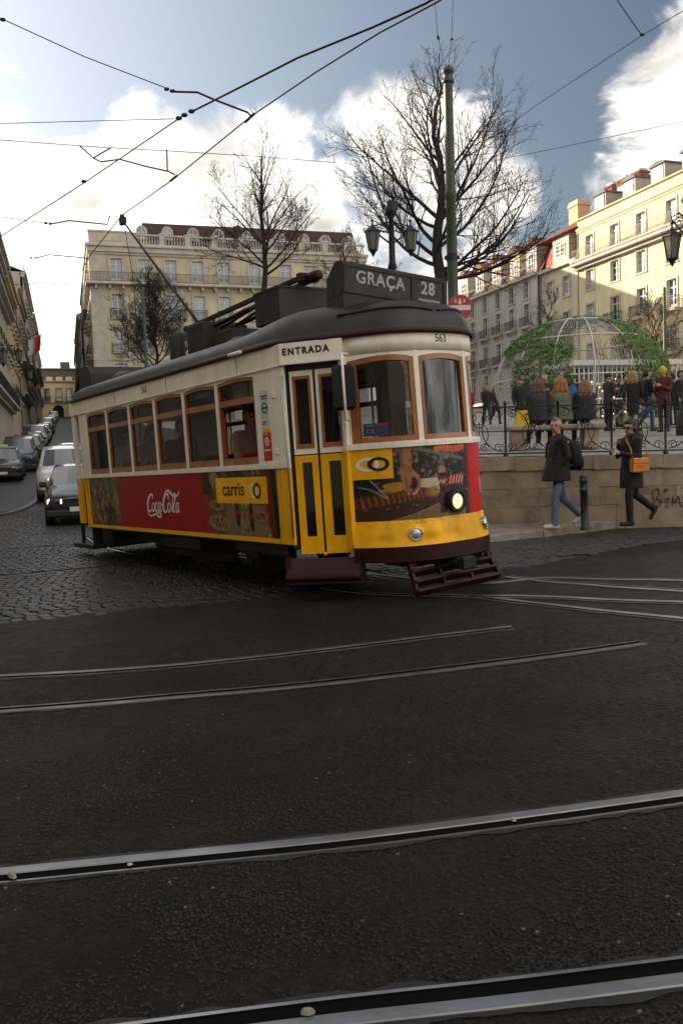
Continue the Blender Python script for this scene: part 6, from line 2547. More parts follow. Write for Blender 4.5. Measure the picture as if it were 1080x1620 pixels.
def make_tree(name, label, base, fork_z, limbs, leader_h, trunk_r, seed, levels=3, dens=1.0, twig=.006, group=None, leaves=0, lean=0.0):
    """limbs: list of (height fraction, azimuth, angle from vertical, length)"""
    rng = random.Random(seed)
    lines = {'trunk': [], 'branches': [], 'twigs': []}
    leafpts = []

    def branch(p, d, L, r, lvl, up):
        n = max(4, int(L / (.35 if lvl < 2 else .16)))
        n = min(n, 14)
        pts = [p.copy()]; rs = [r]
        step = L / n
        end_r = max(twig, r * .22)
        dd = d.copy()
        wob = Vector((rng.uniform(-1, 1), rng.uniform(-1, 1), rng.uniform(-.6, .6)))
        for i in range(n):
            dd = dd + Vector((rng.gauss(0, .10), rng.gauss(0, .10), rng.gauss(0, .07) + up * .10)) + wob * .02
            dd.normalize()
            p = p + dd * step
            pts.append(p.copy()); rs.append(r + (end_r - r) * ((i + 1) / n) ** .7)
        key = 'branches' if lvl < 2 else 'twigs'
        lines[key].append((pts, rs))
        if lvl >= levels:
            if leaves and rng.random() < leaves: leafpts.append(p)
            return
        cnt = int((L / (.30 if lvl == 0 else .20 if lvl == 1 else .15)) * dens) + 1
        for k in range(cnt):
            t = .18 + .80 * (k + rng.random()) / cnt
            i = min(n - 1, int(t * n))
            q = pts[i].lerp(pts[i + 1], t * n - i)
            t_dir = (pts[i + 1] - pts[i]).normalized()
            ang = rng.uniform(.55, 1.05)
            nd = vrot(t_dir, ang, rng.uniform(0, 2 * math.pi))
            nd = (nd + Vector((0, 0, .18))).normalized()
            ll = L * rng.uniform(.30, .55) * (1.2 - .55 * t)
            if ll < .10: continue
            branch(q, nd, ll, max(twig, rs[i] * rng.uniform(.42, .6)), lvl + 1, up * rng.uniform(.4, 1.1))
    root = empty(name, base)
    tag(root, label, 'tree', group)
    b0 = Vector((0, 0, -.1))
    top = Vector((lean * leader_h, 0, leader_h))
    n = 16
    tp = []; tr = []
    for i in range(n + 1):
        t = i / n
        p = b0.lerp(top, t) + Vector((rng.uniform(-.05, .05), rng.uniform(-.05, .05), 0)) * (1 + 2 * t)
        tp.append(p); tr.append(trunk_r * ((1 - t) ** .8) * (1.35 if i == 0 else 1) + .012)
    lines['trunk'].append((tp, tr))

    def on_trunk(h):
        f = h / leader_h * n; i = min(n - 1, int(f))
        return tp[i].lerp(tp[i + 1], f - i), tr[i]
    for hf, az, an, L in limbs:
        h = fork_z + (leader_h - fork_z) * hf
        p, r = on_trunk(h)
        d = Vector((math.cos(az) * math.sin(an), math.sin(az) * math.sin(an), math.cos(an)))
        branch(p, d, L, min(r * .5, .022 + L * .012), 0, .9 if an > .9 else .35)
    # fine shoots on the leader
    for k in range(int(14 * dens)):
        h = fork_z + (leader_h - fork_z) * rng.uniform(.35, 1.0)
        p, r = on_trunk(h)
        az = rng.uniform(0, 2 * math.pi); an = rng.uniform(.4, 1.0)
        d = Vector((math.cos(az) * math.sin(an), math.sin(az) * math.sin(an), math.cos(an)))
        branch(p, d, rng.uniform(.5, 1.3), max(twig, r * .3), 1, .6)
    for key, m, sides in (('trunk', M_BARK, 10), ('branches', M_BARK, 6), ('twigs', M_TWIG, 3)):
        mb = MB()
        for pts, rs in lines[key]:
            if key == 'twigs' and len(pts) > 6:
                pts = pts[::2] + ([pts[-1]] if len(pts) % 2 == 0 else []); rs = rs[::2] + ([rs[-1]] if len(rs) % 2 == 0 else [])
            mb.tube(pts, rs, sides, cap=False)
        o = mb.build(key, m, root)
        if key == 'twigs': o['kind'] = 'stuff'
    if leafpts:
        mb = MB()
        for p in leafpts:
            for _ in range(2):
                s = rng.uniform(.04, .08)
                a = Vector((rng.uniform(-1, 1), rng.uniform(-1, 1), rng.uniform(-1, 1))).normalized() * s
                bb = a.orthogonal().normalized() * s * .8
                mb.add([p + a, p + bb, p - a, p - bb], [(0, 1, 2, 3)])
        o = mb.build('leaves', M_LEAFD, root); o['kind'] = 'stuff'
    return root


def px_base(px, py, Y, z=None):
    p = at(px, py, Y)
    return Vector((p.x, p.y, plaza_z(min(p.x, 12), p.y) if z is None else z))


def limbset(n, rng, L0, L1, a0, a1, lo=0.0, hi=.8):
    out = []
    for i in range(n):
        t = i / (n - 1)
        hf = lo + (hi - lo) * t
        out.append((hf, i * 2.39996 + rng.uniform(-.3, .3), a0 + (a1 - a0) * t + rng.uniform(-.12, .12), L0 + (L1 - L0) * t * 1.0 + rng.uniform(-.3, .3)))
    return out


_rng = random.Random(77)
b1 = px_base(693, 450, 26.0)
big_limbs = limbset(15, _rng, 4.1, 1.7, 1.45, .42, 0.0, .84)
# the low limbs that sweep out to both sides in the picture plane
big_limbs += [(.0, .0, 1.64, 3.7), (.02, -.2, 1.56, 3.6), (.0, 0.05, 1.50, 3.7), (.02, -.35, 1.42, 3.6), (.06, 3.05, 1.30, 4.2), (.10, 3.5, 1.12, 4.0), (.04, .5, 1.25, 3.8), (.16, 2.8, .95, 4.2), (.14, .25, .95, 4.3), (.28, 3.2, .75, 4.0), (.26, -.1, .75, 4.0), (.40, 2.9, .55, 3.4), (.38, .3, .5, 3.4)]
make_tree('plane_tree', 'largest bare tree, wide crowned, behind the green pole', b1, 4.8, big_limbs, 11.1, .25, 5, 3, .76, .0046, 'bare winter trees in the square', lean=.012)
b2 = px_base(421, 440, 36.0)
make_tree('plane_tree', 'bare tree with upright branches above the middle of the tram', b2, 6.6, limbset(15, _rng, 3.4, 1.6, 1.15, .35, 0, .8) + [(.05, 0, .9, 3.6), (.08, 3.1, .85, 3.6), (.2, .2, .6, 3.4), (.22, 3.0, .6, 3.4)], 12.1, .19, 8, 3, .9, .0055, 'bare winter trees in the square')
b3 = px_base(245, 520, 58.0)
make_tree('plane_tree', 'dense bare tree low in front of the cream building', b3, 3.6, limbset(24, _rng, 4.0, 2.0, 1.2, .4, 0, .85), 9.8, .16, 11, 3, 1.15, .0085, 'bare winter trees in the square')
b4 = px_base(868, 500, 55.0)
make_tree('plane_tree', 'small bare tree behind the top of the wire dome', b4, 3.2, limbset(10, _rng, 2.4, 1.2, 1.0, .4, 0, .85), 7.8, .12, 14, 2, 1.0, .012, 'bare winter trees in the square')
b5 = px_base(1035, 560, 44.0)
make_tree('plane_tree', 'tree still holding orange leaves right of the wire dome', b5, 2.2, limbset(12, _rng, 2.4, 1.2, 1.2, .4, 0, .85), 5.6, .12, 17, 2, 1.0, .011, 'bare winter trees in the square', leaves=.75)
b6 = px_base(985, 560, 50.0)
make_tree('plane_tree', 'orange leaved tree seen through the wire dome', b6, 1.8, limbset(12, _rng, 2.4, 1.2, 1.2, .4, 0, .85), 4.8, .12, 19, 2, 1.0, .012, 'bare winter trees in the square', leaves=.7)
b7 = px_base(545, 440, 44.0)
make_tree('plane_tree', 'slim bare tree between the lamp and the destination sign', b7, 6.2, limbset(11, _rng, 2.8, 1.3, 1.2, .45, 0, .8), 9.6, .15, 23, 3, .8, .009, 'bare winter trees in the square')
# ------------------------------------------------------------------ street furniture
M_POLE = mat('pole_green', (.022, .042, .014), .45, var=.35, vscale=4, bump=.05, bscale=30)
M_LGLASS = mat('lantern_glass', (.12, .115, .10), .3, spec=.4)
M_SIGNR = mat('sign_red', (.36, .035, .03), .45, var=.12, vscale=9)
M_SIGNW = mat('sign_white', (.62, .60, .55), .5)


def support_pole():
    p0 = at(716, 460, 17.0)
    zb = plaza_z(p0.x, 17.0)
    H = at(704, 105, 17.0).z - zb
    r = empty('overhead_line_pole', (p0.x, 17.0, zb))
    tag(r, 'thick green iron pole holding tram wires beside the largest tree', 'pole')
    k = MB()
    k.lathe([(.19, -.05), (.19, .35), (.15, .42), (.125, .6), (.12, 2.2), (.13, 2.22), (.13, 2.3), (.112, 2.34), (.098, H * .66), (.115, H * .665), (.115, H * .68), (.094, H * .69), (.088, H - .34)], n=18)
    k.build('shaft', M_POLE, r)
    k = MB(); k.lathe([(.088, H - .34), (.12, H - .32), (.12, H - .27), (.095, H - .25), (.095, H - .16), (.125, H - .13), (.125, H - .08), (.10, H - .05), (.06, H), (.0, H + .02)], n=18); k.build('finial', M_POLE, r)
    k = MB(); k.lathe([(.112, H * .50), (.112, H * .52)], n=14); k.box(-.15, .15, -.02, .02, H * .505, H * .515); k.build('clamp', M_IRON, r)
    return r


support_pole()


def no_entry_sign():
    c = at(727, 486, 16.72)
    r = empty('no_entry_sign', c)
    tag(r, 'round red no entry sign with white bar and tram arrows', 'sign')
    Rm = Matrix.Rotation(rad(90), 4, 'X') @ Matrix.Rotation(0, 4, 'Z')
    R = .245
    k = MB(); k.lathe([(.0, .0), (R, .0), (R, .012), (R - .006, .016), (.0, .016)], n=36, M=Rm, smooth=False); k.build('disc', M_SIGNR, r)
    k = MB(); k.box(-R * .84, R * .84, -.021, -.017, -.062, .035); k.build('bar', M_SIGNW, r)
    k = MB()

    def arrow(cx, cz, s):
        k.prism([(cx - .22 * s, cz + .9 * s), (cx + .22 * s, cz + .9 * s), (cx + .22 * s, cz + .1 * s), (cx + .6 * s, cz + .1 * s), (cx, cz - .75 * s), (cx - .6 * s, cz + .1 * s), (cx - .22 * s, cz + .1 * s)], lambda a, b, d: (a, d, b), -.017, -.020)
    arrow(0, .095, .075); arrow(-.085, .115, .045); arrow(.085, .115, .045)
    k.build('arrows', M_SIGNW, r, recalc=True)
    k = MB(); k.box(-.03, .03, .0, .22, .05, .09); k.box(-.03, .03, .0, .22, -.12, -.08); k.build('bracket', M_IRON, r)


no_entry_sign()


def lantern(parent, c, s=1.0, top=.0):
    """four sided street lantern hanging under c"""
    k = MB()
    n = 6
    k.lathe([(.02 * s, .02 * s), (.05 * s, -.03 * s), (.09 * s, -.07 * s), (.12 * s, -.12 * s), (.26 * s, -.20 * s), (.27 * s, -.24 * s), (.23 * s, -.24 * s)], c, n, smooth=False)
    k.lathe([(.13 * s, -.78 * s), (.15 * s, -.80 * s), (.10 * s, -.84 * s), (.05 * s, -.93 * s), (.02 * s, -.98 * s), (.0, -1.0 * s)], c, n, smooth=False)
    for i in range(n):
        a = 2 * math.pi * i / n
        k.beam(Vector(c) + Vector((.23 * s * math.cos(a), .23 * s * math.sin(a), -.24 * s)), Vector(c) + Vector((.14 * s * math.cos(a), .14 * s * math.sin(a), -.79 * s)), .02 * s, .02 * s)
        k.beam(Vector(c) + Vector((.26 * s * math.cos(a), .26 * s * math.sin(a), -.2 * s)), Vector(c) + Vector((.27 * s * math.cos(a), .27 * s * math.sin(a), -.10 * s)), .03 * s, .02 * s)
    k.tube([Vector(c) + Vector((0, 0, -.02 * s)), Vector(c) + Vector((0, 0, .14 * s))], .025 * s, 6)
    k.ball(Vector(c) + Vector((0, 0, .12 * s)), .05 * s, 8)
    lan = k.build('lantern', M_IRON, parent)
    g = MB()
    g.lathe([(.225 * s, -.24 * s), (.135 * s, -.785 * s)], c, n, smooth=False)
    g.build('lantern_glass', M_LGLASS, lan)
    return lan


def scroll(k, c, r, ax, az, turns=1.4, rr=.014, flip=1):
    pts = []
    for i in range(22):
        t = i / 21
        a = flip * turns * 2 * math.pi * t
        q = r * (1 - .8 * t)
        pts.append(Vector(c) + Vector(ax) * (q * math.cos(a)) + Vector(az) * (q * math.sin(a)))
    k.tube(pts, rr, 5)


def candelabrum():
    Y = 21.0
    p = at(621, 440, Y)
    zb = plaza_z(p.x, Y)
    H = at(620, 322, Y).z - zb
    r = empty('street_lamp', (p.x, Y, zb))
    tag(r, 'ornate iron lamp post with two lanterns left of the largest tree', 'street lamp', 'iron street lamps')
    k = MB()
    k.lathe([(.30, -.05), (.30, .4), (.22, .5), (.2, 1.0), (.12, 1.1), (.10, 2.2), (.14, 2.25), (.09, 2.4), (.075, H - 1.6), (.12, H - 1.55), (.08, H - 1.4), (.065, H - .35), (.13, H - .26), (.16, H - .12), (.12, H - .05), (.16, H + .02), (.05, H + .08), (.0, H + .10)], n=14)
    k.build('post', M_IRON, r)
    for a in (rad(8), rad(188)):
        d = Vector((math.cos(a), math.sin(a), 0)); z = Vector((0, 0, 1))
        k = MB()
        e = d * .47
        k.tube([d * .05 + z * (H - .95), d * .25 + z * (H - .80), e + z * (H - .62)], .022, 6)
        k.tube([d * .05 + z * (H - .45), d * .3 + z * (H - .5), e + z * (H - .55)], .016, 6)
        scroll(k, d * .2 + z * (H - .62), .12, d, z); scroll(k, d * .36 + z * (H - .72), .09, d, z, flip=-1)
        arm = k.build('arm', M_IRON, r)
        lantern(r, tuple(e + z * (H - .50)), .78)


candelabrum()


def edge_lamp():
    Y = 21.0
    c = at(1062, 360, Y)
    p = at(1084, 420, Y)
    zb = plaza_z(p.x, Y)
    r = empty('street_lamp', (p.x, Y, zb))
    tag(r, 'iron street lamp with lantern on a scrolled arm at the picture edge', 'street lamp', 'iron street lamps')
    k = MB()
    H = c.z - zb + .55
    k.lathe([(.26, -.05), (.26, .5), (.18, .6), (.09, 1.2), (.065, H - .6), (.10, H - .5), (.06, H - .4), (.06, H), (.12, H + .1), (.0, H + .3)], n=12)
    k.build('post', M_IRON, r)
    e = c - Vector((p.x, Y, zb))
    k = MB()
    k.tube([Vector((0, 0, H - .35)), Vector((e.x * .5, 0, H - .2)), Vector((e.x, 0, e.z + .25)), Vector((e.x, 0, e.z))], .022, 6)
    scroll(k, (e.x * .5, 0, H - .42), .13, (1, 0, 0), (0, 0, 1))
    k.tube([Vector((0, 0, H - .75)), Vector((e.x * .6, 0, H - .55)), Vector((e.x, 0, e.z + .2))], .016, 6)
    k.build('arm', M_IRON, r)
    lantern(r, tuple(e), .95)


edge_lamp()


def wall_lantern(px, py, Y, s, label):
    c = at(px, py, Y)
    r = empty('wall_lantern', c)
    tag(r, label, 'street lamp', 'lanterns on the street walls')
    lantern(r, (0, 0, .45 * s), s)
    k = MB()
    d = -VD
    reach = max(.4, (c.dot(VD) + 4.4))
    k.tube([Vector((0, 0, .6 * s)), d * reach + Vector((0, 0, .62 * s))], .03, 5)
    k.tube([d * .3 + Vector((0, 0, .6 * s)), d * reach + Vector((0, 0, -.2 * s))], .02, 5)
    scroll(k, d * min(.6, reach * .5) + Vector((0, 0, .35 * s)), .2, d, Vector((0, 0, 1)))
    k.build('wall_bracket', M_IRON, r)


wall_lantern(5, 564, 54, 1.25, 'lantern on wall bracket nearest the frame edge in the street')
wall_lantern(30, 562, 60, 1.15, 'second wall lantern in the street, beside the edge one')
wall_lantern(48, 592, 79, 1.2, 'lowest wall lantern further up the shaded street')


def thin_pole(px, y0, y1, Y, label, rr=.06):
    p = at(px, y1, Y); z0 = plaza_z(min(p.x, 12), Y); z1 = at(px, y0, Y).z
    k = MB(); k.lathe([(rr * 1.3, 0), (rr, .8), (rr * .8, z1 - z0), (0, z1 - z0 + .05)], n=8)
    o = k.build('slim_pole', M_POLE, None, (p.x, Y, z0)); tag(o, label, 'pole', 'slim green poles')


thin_pole(231, 455, 560, 48, 'slim green pole in front of the dense low tree', .10)
thin_pole(1051, 455, 560, 42, 'slim green pole before the yellow building at the picture edge', .09)


def bollard():
    p = at(925, 838, 13.35)
    zb = PAVE_Z(p.x)
    H = at(921, 751, 13.35).z - zb
    k = MB()
    k.lathe([(.075, -.02), (.075, .03), (.062, .04), (.058, H * .70), (.064, H * .705), (.064, H * .725), (.055, H * .73), (.055, H * .86), (.066, H * .87), (.066, H * .90), (.05, H * .91), (.058, H * .95), (.05, H * .98), (.0, H)], n=16)
    o = k.build('bollard', mat('bollard_dark', (.012, .018, .016), .45, var=.3, vscale=9), None, (p.x, p.y, zb))
    o.rotation_euler = (0, rad(-1.5), 0)
    tag(o, 'dark iron bollard on the pavement between the two walkers', 'bollard')


bollard()


def railing_fence():
    r = empty('iron_railing', (0, 0, 0))
    tag(r, 'black wrought iron scroll railing along the plaza edge', 'railing')
    xs = [1.3 + .9 * i for i in range(9)]
    px0 = at(800, 700, 14.7).x
    xs = [px0 - .9 * 2 + .9 * i for i in range(9)]
    wy = lambda x: wall_y(x) + .16
    for i, x in enumerate(xs):
        z = plaza_z(x, 14.7)
        k = MB(); k.lathe([(.045, -.01), (.045, .04), (.022, .06), (.020, .90), (.03, .91), (.03, .94), (.018, .96), (.0, 1.0)], (x, wy(x), z), 8)
        k.build('post', M_IRON, r)
    for a, b in zip(xs[:-1], xs[1:]):
        k = MB()
        A = Vector((a, wy(a), plaza_z(a, 14.7))); B = Vector((b, wy(b), plaza_z(b, 14.7)))
        z = Vector((0, 0, 1)); ex = (B - A).normalized(); L = (B - A).length
        m = (A + B) / 2
        k.beam(A + z * .87, B + z * .87, .03, .025); k.beam(A + z * .06, B + z * .06, .03, .025); k.beam(A + z * .45, B + z * .45, .014, .014)
        # quarter circles swinging from post to post
        for sgn in (-1, 1):
            c = m + ex * (sgn * L / 2)
            pts = [c - ex * sgn * (.40 * math.cos(t)) + z * (.47 + .38 * math.sin(t)) for t in np.linspace(-1.45, 1.45, 15)]
            k.tube(pts, .009, 5)
            for zz, f in ((.16, 1), (.77, -1)):
                scroll(k, m + ex * sgn * (L * .36) + z * zz, .085, ex * sgn, z, 1.3, .008, f)
            scroll(k, m + ex * sgn * .085 + z * .17, .08, ex * sgn, z, 1.3, .008)
            scroll(k, m + ex * sgn * .10 + z * .70, .075, ex * sgn, z, 1.3, .008, -1)
        # lyre figure in the middle
        pts = [m + ex * (.12 * math.sin(t) * (1.25 - .4 * math.cos(t))) + z * (.36 - .22 * math.cos(t)) for t in np.linspace(0, 2 * math.pi, 26)]
        k.tube(pts, .008, 5)
        pts = [m + ex * (.10 * math.sin(t)) + z * (.66 - .14 * math.cos(t)) for t in np.linspace(0, 2 * math.pi, 22)]
        k.tube(pts, .008, 5)
        k.beam(m + z * .30, m + z * .62, .012, .012); k.beam(m - ex * .05 + z * .52, m + ex * .05 + z * .52, .012, .012)
        k.build('scroll_panel', M_IRON, r)


railing_fence()


def bench():
    Y = 16.6
    c = at(878, 682, Y)
    zb = plaza_z(c.x, Y)
    r = empty('stone_bench', (c.x, Y, zb), rad(-2))
    tag(r, 'long stone bench on the plaza behind the railing', 'bench')
    k = MB(); k.box(-.92, .92, -.24, .24, .40, .49, bev=.02); k.build('seat', M_LIME, r)
    for x in (-.74, .66):
        k = MB(); k.box(x - .14, x + .14, -.17, .17, 0, .40, bev=.03); k.build('leg', M_LIME_C, r)
    return r


BENCH = bench()


def wire_dome():
    Y = 30.0
    c = at(915, 590, Y)
    zb = plaza_z(c.x, Y)
    r = empty('wire_dome', (c.x, Y, zb))
    tag(r, 'giant globe of white wire hoops partly clad in green garland on the plaza', 'dome')
    RX = 2.95; zc = 1.55; top = at(915, 503, Y).z - zb
    RZ = top - zc
    mw = mat('white_dome_tube', (.55, .54, .51), .4, .1)

    def pt(az, el, f=1.0):
        zz = RZ * math.sin(el) if el > 0 else 1.75 * math.sin(el)
        return Vector((RX * f * math.cos(el) * math.cos(az), RX * f * math.cos(el) * math.sin(az), zc + zz * (1 if el > 0 else 1)))
    n = 14
    for i in range(n):
        az = 2 * math.pi * i / n + .12
        pts = [pt(az, e) for e in np.linspace(rad(-62), rad(90), 26)]
        k = MB(); k.tube(pts, .025, 6); k.build('rib', mw, r)
    for e in (-62, -25, 2, 38, 66):
        pts = [pt(a, rad(e)) for a in np.linspace(0, 2 * math.pi, 49)[:-1]]
        k = MB(); k.tube(pts, .03, 6, closed=True); k.build('hoop', mw, r)
    # thin vertical light strings
    k = MB()
    for i in range(150):
        az = 2 * math.pi * i / 150
        pts = [pt(az, e, .985) for e in np.linspace(rad(-55), rad(88), 12)]
        k.tube(pts, .006, 3, cap=False)
    o = k.build('light_strings', mat('string_white', (.5, .5, .48), .4), r); o['kind'] = 'stuff'
    # garland patches: masses of little leaves
    rng = random.Random(15)
    g = MB()
    cam_az = math.atan2(-c.y, -c.x)

    def leafy(az, el):
        d = math.degrees((az - cam_az + math.pi) % (2 * math.pi) - math.pi)
        e = math.degrees(el)
        w = 4 * math.sin(d * .13) + 3 * math.sin(e * .21 + d * .05)
        a = (-46 < d + w < -6) and (-50 < e + w < 34 - abs(d + 26) * .55)          # big patch facing the viewer
        b = e > 34 + w and (-175 < d < -60)                              # over the shoulder to the left
        b2 = 26 + w < e < 80 + w and (-115 < d < -30)
        c2 = (29 < d + w < 100) and (-14 + w < e < 84)                # broad right shoulder
        d2 = (60 < d < 90) and (-60 < e < 10)
        t = e > 74 + w
        return a or b or b2 or c2 or d2 or t
    cnt = 0
    while cnt < 17000:
        az = rng.uniform(0, 2 * math.pi); el = math.asin(rng.uniform(-.88, 1))
        if not leafy(az, el): continue
        cnt += 1
        p = pt(az, el, 1.0 + rng.uniform(-.012, .035))
        s = rng.uniform(.035, .075)
        a = Vector((rng.gauss(0, 1), rng.gauss(0, 1), rng.gauss(0, 1))).normalized() * s
        b = a.orthogonal().normalized() * s * .5
        g.add([p + a, p + b, p - a, p - b], [(0, 1, 2, 3)], rng.choice((0, 0, 1, 2)))
    o = g.build('garland', [mat('garland_green', (0.068, 0.152, 0.02), .6), mat('garland_dark', (0.032, 0.072, 0.0128), .6), mat('garland_light', (0.16, 0.256, 0.036), .6)], r); o['kind'] = 'stuff'
    # inner golden lights low down
    k = MB()
    for i in range(60):
        a = rng.uniform(0, 2 * math.pi); q = rng.uniform(1.0, 2.4)
        k.ball((q * math.cos(a), q * math.sin(a), rng.uniform(.3, 1.6)), .025, 6)
    o = k.build('fairy_lights', mat('fairy_gold', (.9, .6, .2), .4, emit=(1, .6, .2), estr=1.0), r); o['kind'] = 'stuff'


wire_dome()


def kiosk():
    """low white pavilion with slatted side behind the globe"""
    Y = 41.0
    c = at(1000, 640, Y)
    zb = plaza_z(12, Y)
    r = empty('pavilion', (c.x, Y, zb), rad(12))
    tag(r, 'low white slatted pavilion behind the wire dome', 'pavilion')
    mw = mat('pavilion_white', (.55, .54, .5), .6, var=.15)
    k = MB(); k.box(-3.2, 2.6, -.3, 2.6, 2.55, 2.8); k.build('roof', mw, r)
    k = MB(); k.box(-3.2, 2.6, -.12, .0, 1.55, 1.75); k.build('rail', mw, r)
    for i in range(24):
        x = -3.1 + i * .245
        k = MB(); k.box(x, x + .06, -.08, -.02, .1, 2.55); k.build('slat', mw, r)
    k = MB(); k.box(-3.1, 2.5, .9, 1.0, 0, 2.5); k.build('back_panel', mat('pavilion_back', (.12, .10, .08), .7, var=.4), r)


kiosk()

def street_flag():
    c = at(58, 545, 118)
    r = empty('flag', c)
    tag(r, 'red and white flag hanging from a house up the street', 'flag')
    k = MB(); k.tube([(-1.8, 0, .6), (.4, 0, 1.6)], .05, 6); k.build('flagpole', M_IRON, r)
    for x0, m in ((-1.0, mat('flag_white', (.7, .68, .66), .8)), (-.1, mat('flag_red', (.55, .03, .03), .8))):
        k = MB(); k.grid(lambda u, v: (x0 + .9 * u - .25 * v, .25 * math.sin(5 * u + x0), 1.0 + .4 * (x0 + u) - 2.2 * v), 6, 4); k.build('cloth', m, r)


street_flag()

# ------------------------------------------------------------------ overhead wires
M_WIRE = mat('wire_dark', (.012, .012, .012), .5)


def wire(label, pts, rr=.006, knots=(), arms=()):
    k = MB()
    k.tube(pts, rr, 5)
    o = k.build('overhead_wire', M_WIRE)
    tag(o, label, 'wire', 'overhead tram wires')
    for p in knots:
        q = MB(); q.ball(p, .008 + rr * 2.4, 8, sc=(1.6, 1.0, 1.0)); q.build('insulator', M_WIRE, o)
    for a in arms:
        q = MB(); q.tube(a, rr * 2.0, 6); q.build('pull_off_arm', M_WIRE, o)
    return o


def wz(px, py, z):
    """point of the sight line at height z"""
    d = ray(px, py)
    return Vector((0, 0, CAMZ)) + d * ((z - CAMZ) / d.z)


Z0 = 5.75
wire('upper contact wire ending at a black insulator, crossing the top', [wz(0, 375, Z0), wz(140, 285, Z0), wz(290, 183, Z0)], .008, [wz(283, 187, Z0), wz(292, 182, Z0), wz(303, 176, Z0), wz(133, 287, Z0)])
wire('thick black cable from the insulator to the top of the frame', [wz(303, 177, Z0), wz(380, 138, Z0), wz(470, 92, Z0), wz(590, 43, Z0), wz(672, 6, Z0), wz(720, -22, Z0)], .012)
HEAD = tw(-.86, 0, 5.60)
wire('contact wire on which the trolley pole runs', [HEAD, wz(275, 283, Z0), wz(397, 184, Z0), wz(500, 114, Z0), wz(600, 52, Z0), wz(692, 3, Z0), wz(740, -28, Z0)], .0085,
     [], [[wz(388, 193, Z0), wz(402, 180, Z0)], [wz(270, 286, Z0), wz(280, 278, Z0)]])
wire('contact wire running away up the street', [HEAD, wz(140, 408, 6.0), at(118, 452, 30), at(117, 540, 60), at(121, 572, 110)], .009, [at(117.5, 538, 60)], [[at(113, 536, 60), at(121, 539, 60)]])
S = lambda q, Y: at(q[0], q[1], Y)
wire('span wire dropping from the upper corner to a bent arm', [S((-20, 20), 10.3), S((4, 30), 10.4), S((135, 90), 10.7), S((265, 140), 10.9)], .0065, [S((5, 31), 10.4), S((264, 141), 10.9), S((273, 144), 10.9)],
     [[S((275, 145), 10.9), S((312, 146), 10.9), S((340, 158), 10.85), S((392, 178), 10.8), wz(397, 184, Z0)]])
wire('thin level span wire above the bank of cloud', [S((-20, 196), 11.5), S((275, 188), 11.4)], .005)
wire('thin span wire passing behind the bare trees', [S((-20, 220), 13.2), S((160, 233), 13.0), S((270, 239), 13), S((400, 247), 13.2), S((528, 257), 13.5)], .0055, [],
     [[S((127, 231), 13), S((148, 250), 13), S((175, 234), 13)], [S((264, 237), 13), S((265, 270), 13), S((276, 276), 12.9)], [S((148, 250), 13), S((160, 256), 13), S((190, 252), 13), S((230, 263), 12.9), S((266, 271), 12.9)]])
wire('span wire with bent arm level with the trolley head', [S((-20, 340), 14.5), S((72, 353), 14.4)], .0055, [S((73, 353), 14.4), S((80, 354), 14.4)], [[S((82, 354), 14.4), S((110, 349), 14.4), S((170, 355), 14.3), HEAD + Vector((-.2, 0, 0))]])
wire('second span wire with bent arm in the white sky over the street', [S((-20, 400), 22), S((48, 408), 21.6)], .0065, [S((50, 408), 21.6), S((57, 408), 21.6)], [[S((58, 408), 21.6), S((78, 403), 21.5), S((135, 408), 21.3), wz(140, 411, 6.0)]])
wire('lowest span wire with bent arm over the street', [S((15, 446), 30), S((40, 449), 30)], .005, [S((40, 449), 30), S((46, 450), 30)], [[S((47, 450), 30), S((64, 446), 30), S((112, 451), 30), S((118, 455), 30)]])
wire('faint wire across the end of the street', [S((40, 528), 70), S((145, 529), 66)], .008)
POLE_T = S((713, 266), 16.9)
wire('wire from the pole up to the upper corner right of the tree', [POLE_T, S((850, 165), 13.2), S((1015, 56), 10.6), S((1100, 5), 9.6)], .005, [S((1015, 55), 10.6)])
wire('short wire joining the corner wire from above', [S((965, -15), 10.2), S((1013, 54), 10.6)], .006)
wire('wire from the pole across the blue sky to the edge', [POLE_T + Vector((0, 0, -.02)), S((878, 235), 14.6), S((1100, 188), 12.2)], .005)
wire('wire hanging down to the top of the pole', [S((717, -20), 15.5), S((714, 60), 16.3), S((708, 112), 16.9)], .006, [S((714, 62), 16.3)])
wire('short dropper with black insulator above the tree', [S((686, -15), 14.2), S((692, 55), 15), S((697, 80), 15.4)], .005, [S((692, 58), 15), S((693, 61), 15)])
# ------------------------------------------------------------------ cars in the street
M_TYRE = mat('tyre', (.012, .012, .012), .8)
M_RIM = mat('wheel_rim', (.35, .35, .36), .35, .9)
M_CARGLASS = mat('car_glass', (.03, .04, .05), .05, spec=.9)
M_PLASTIC = mat('car_black_plastic', (.012, .012, .013), .5)
M_PLATE = mat('number_plate', (.6, .6, .58), .5)
M_HEADON = mat('car_headlight_lit', (.9, .85, .7), .2, emit=(1.0, .80, .52), estr=.9)
M_HEADOFF = mat('car_headlight', (.45, .46, .48), .12, .5)


def car_paint(n, c):
    return mat('car_paint_' + n, c, .28, .25, coat=.6)


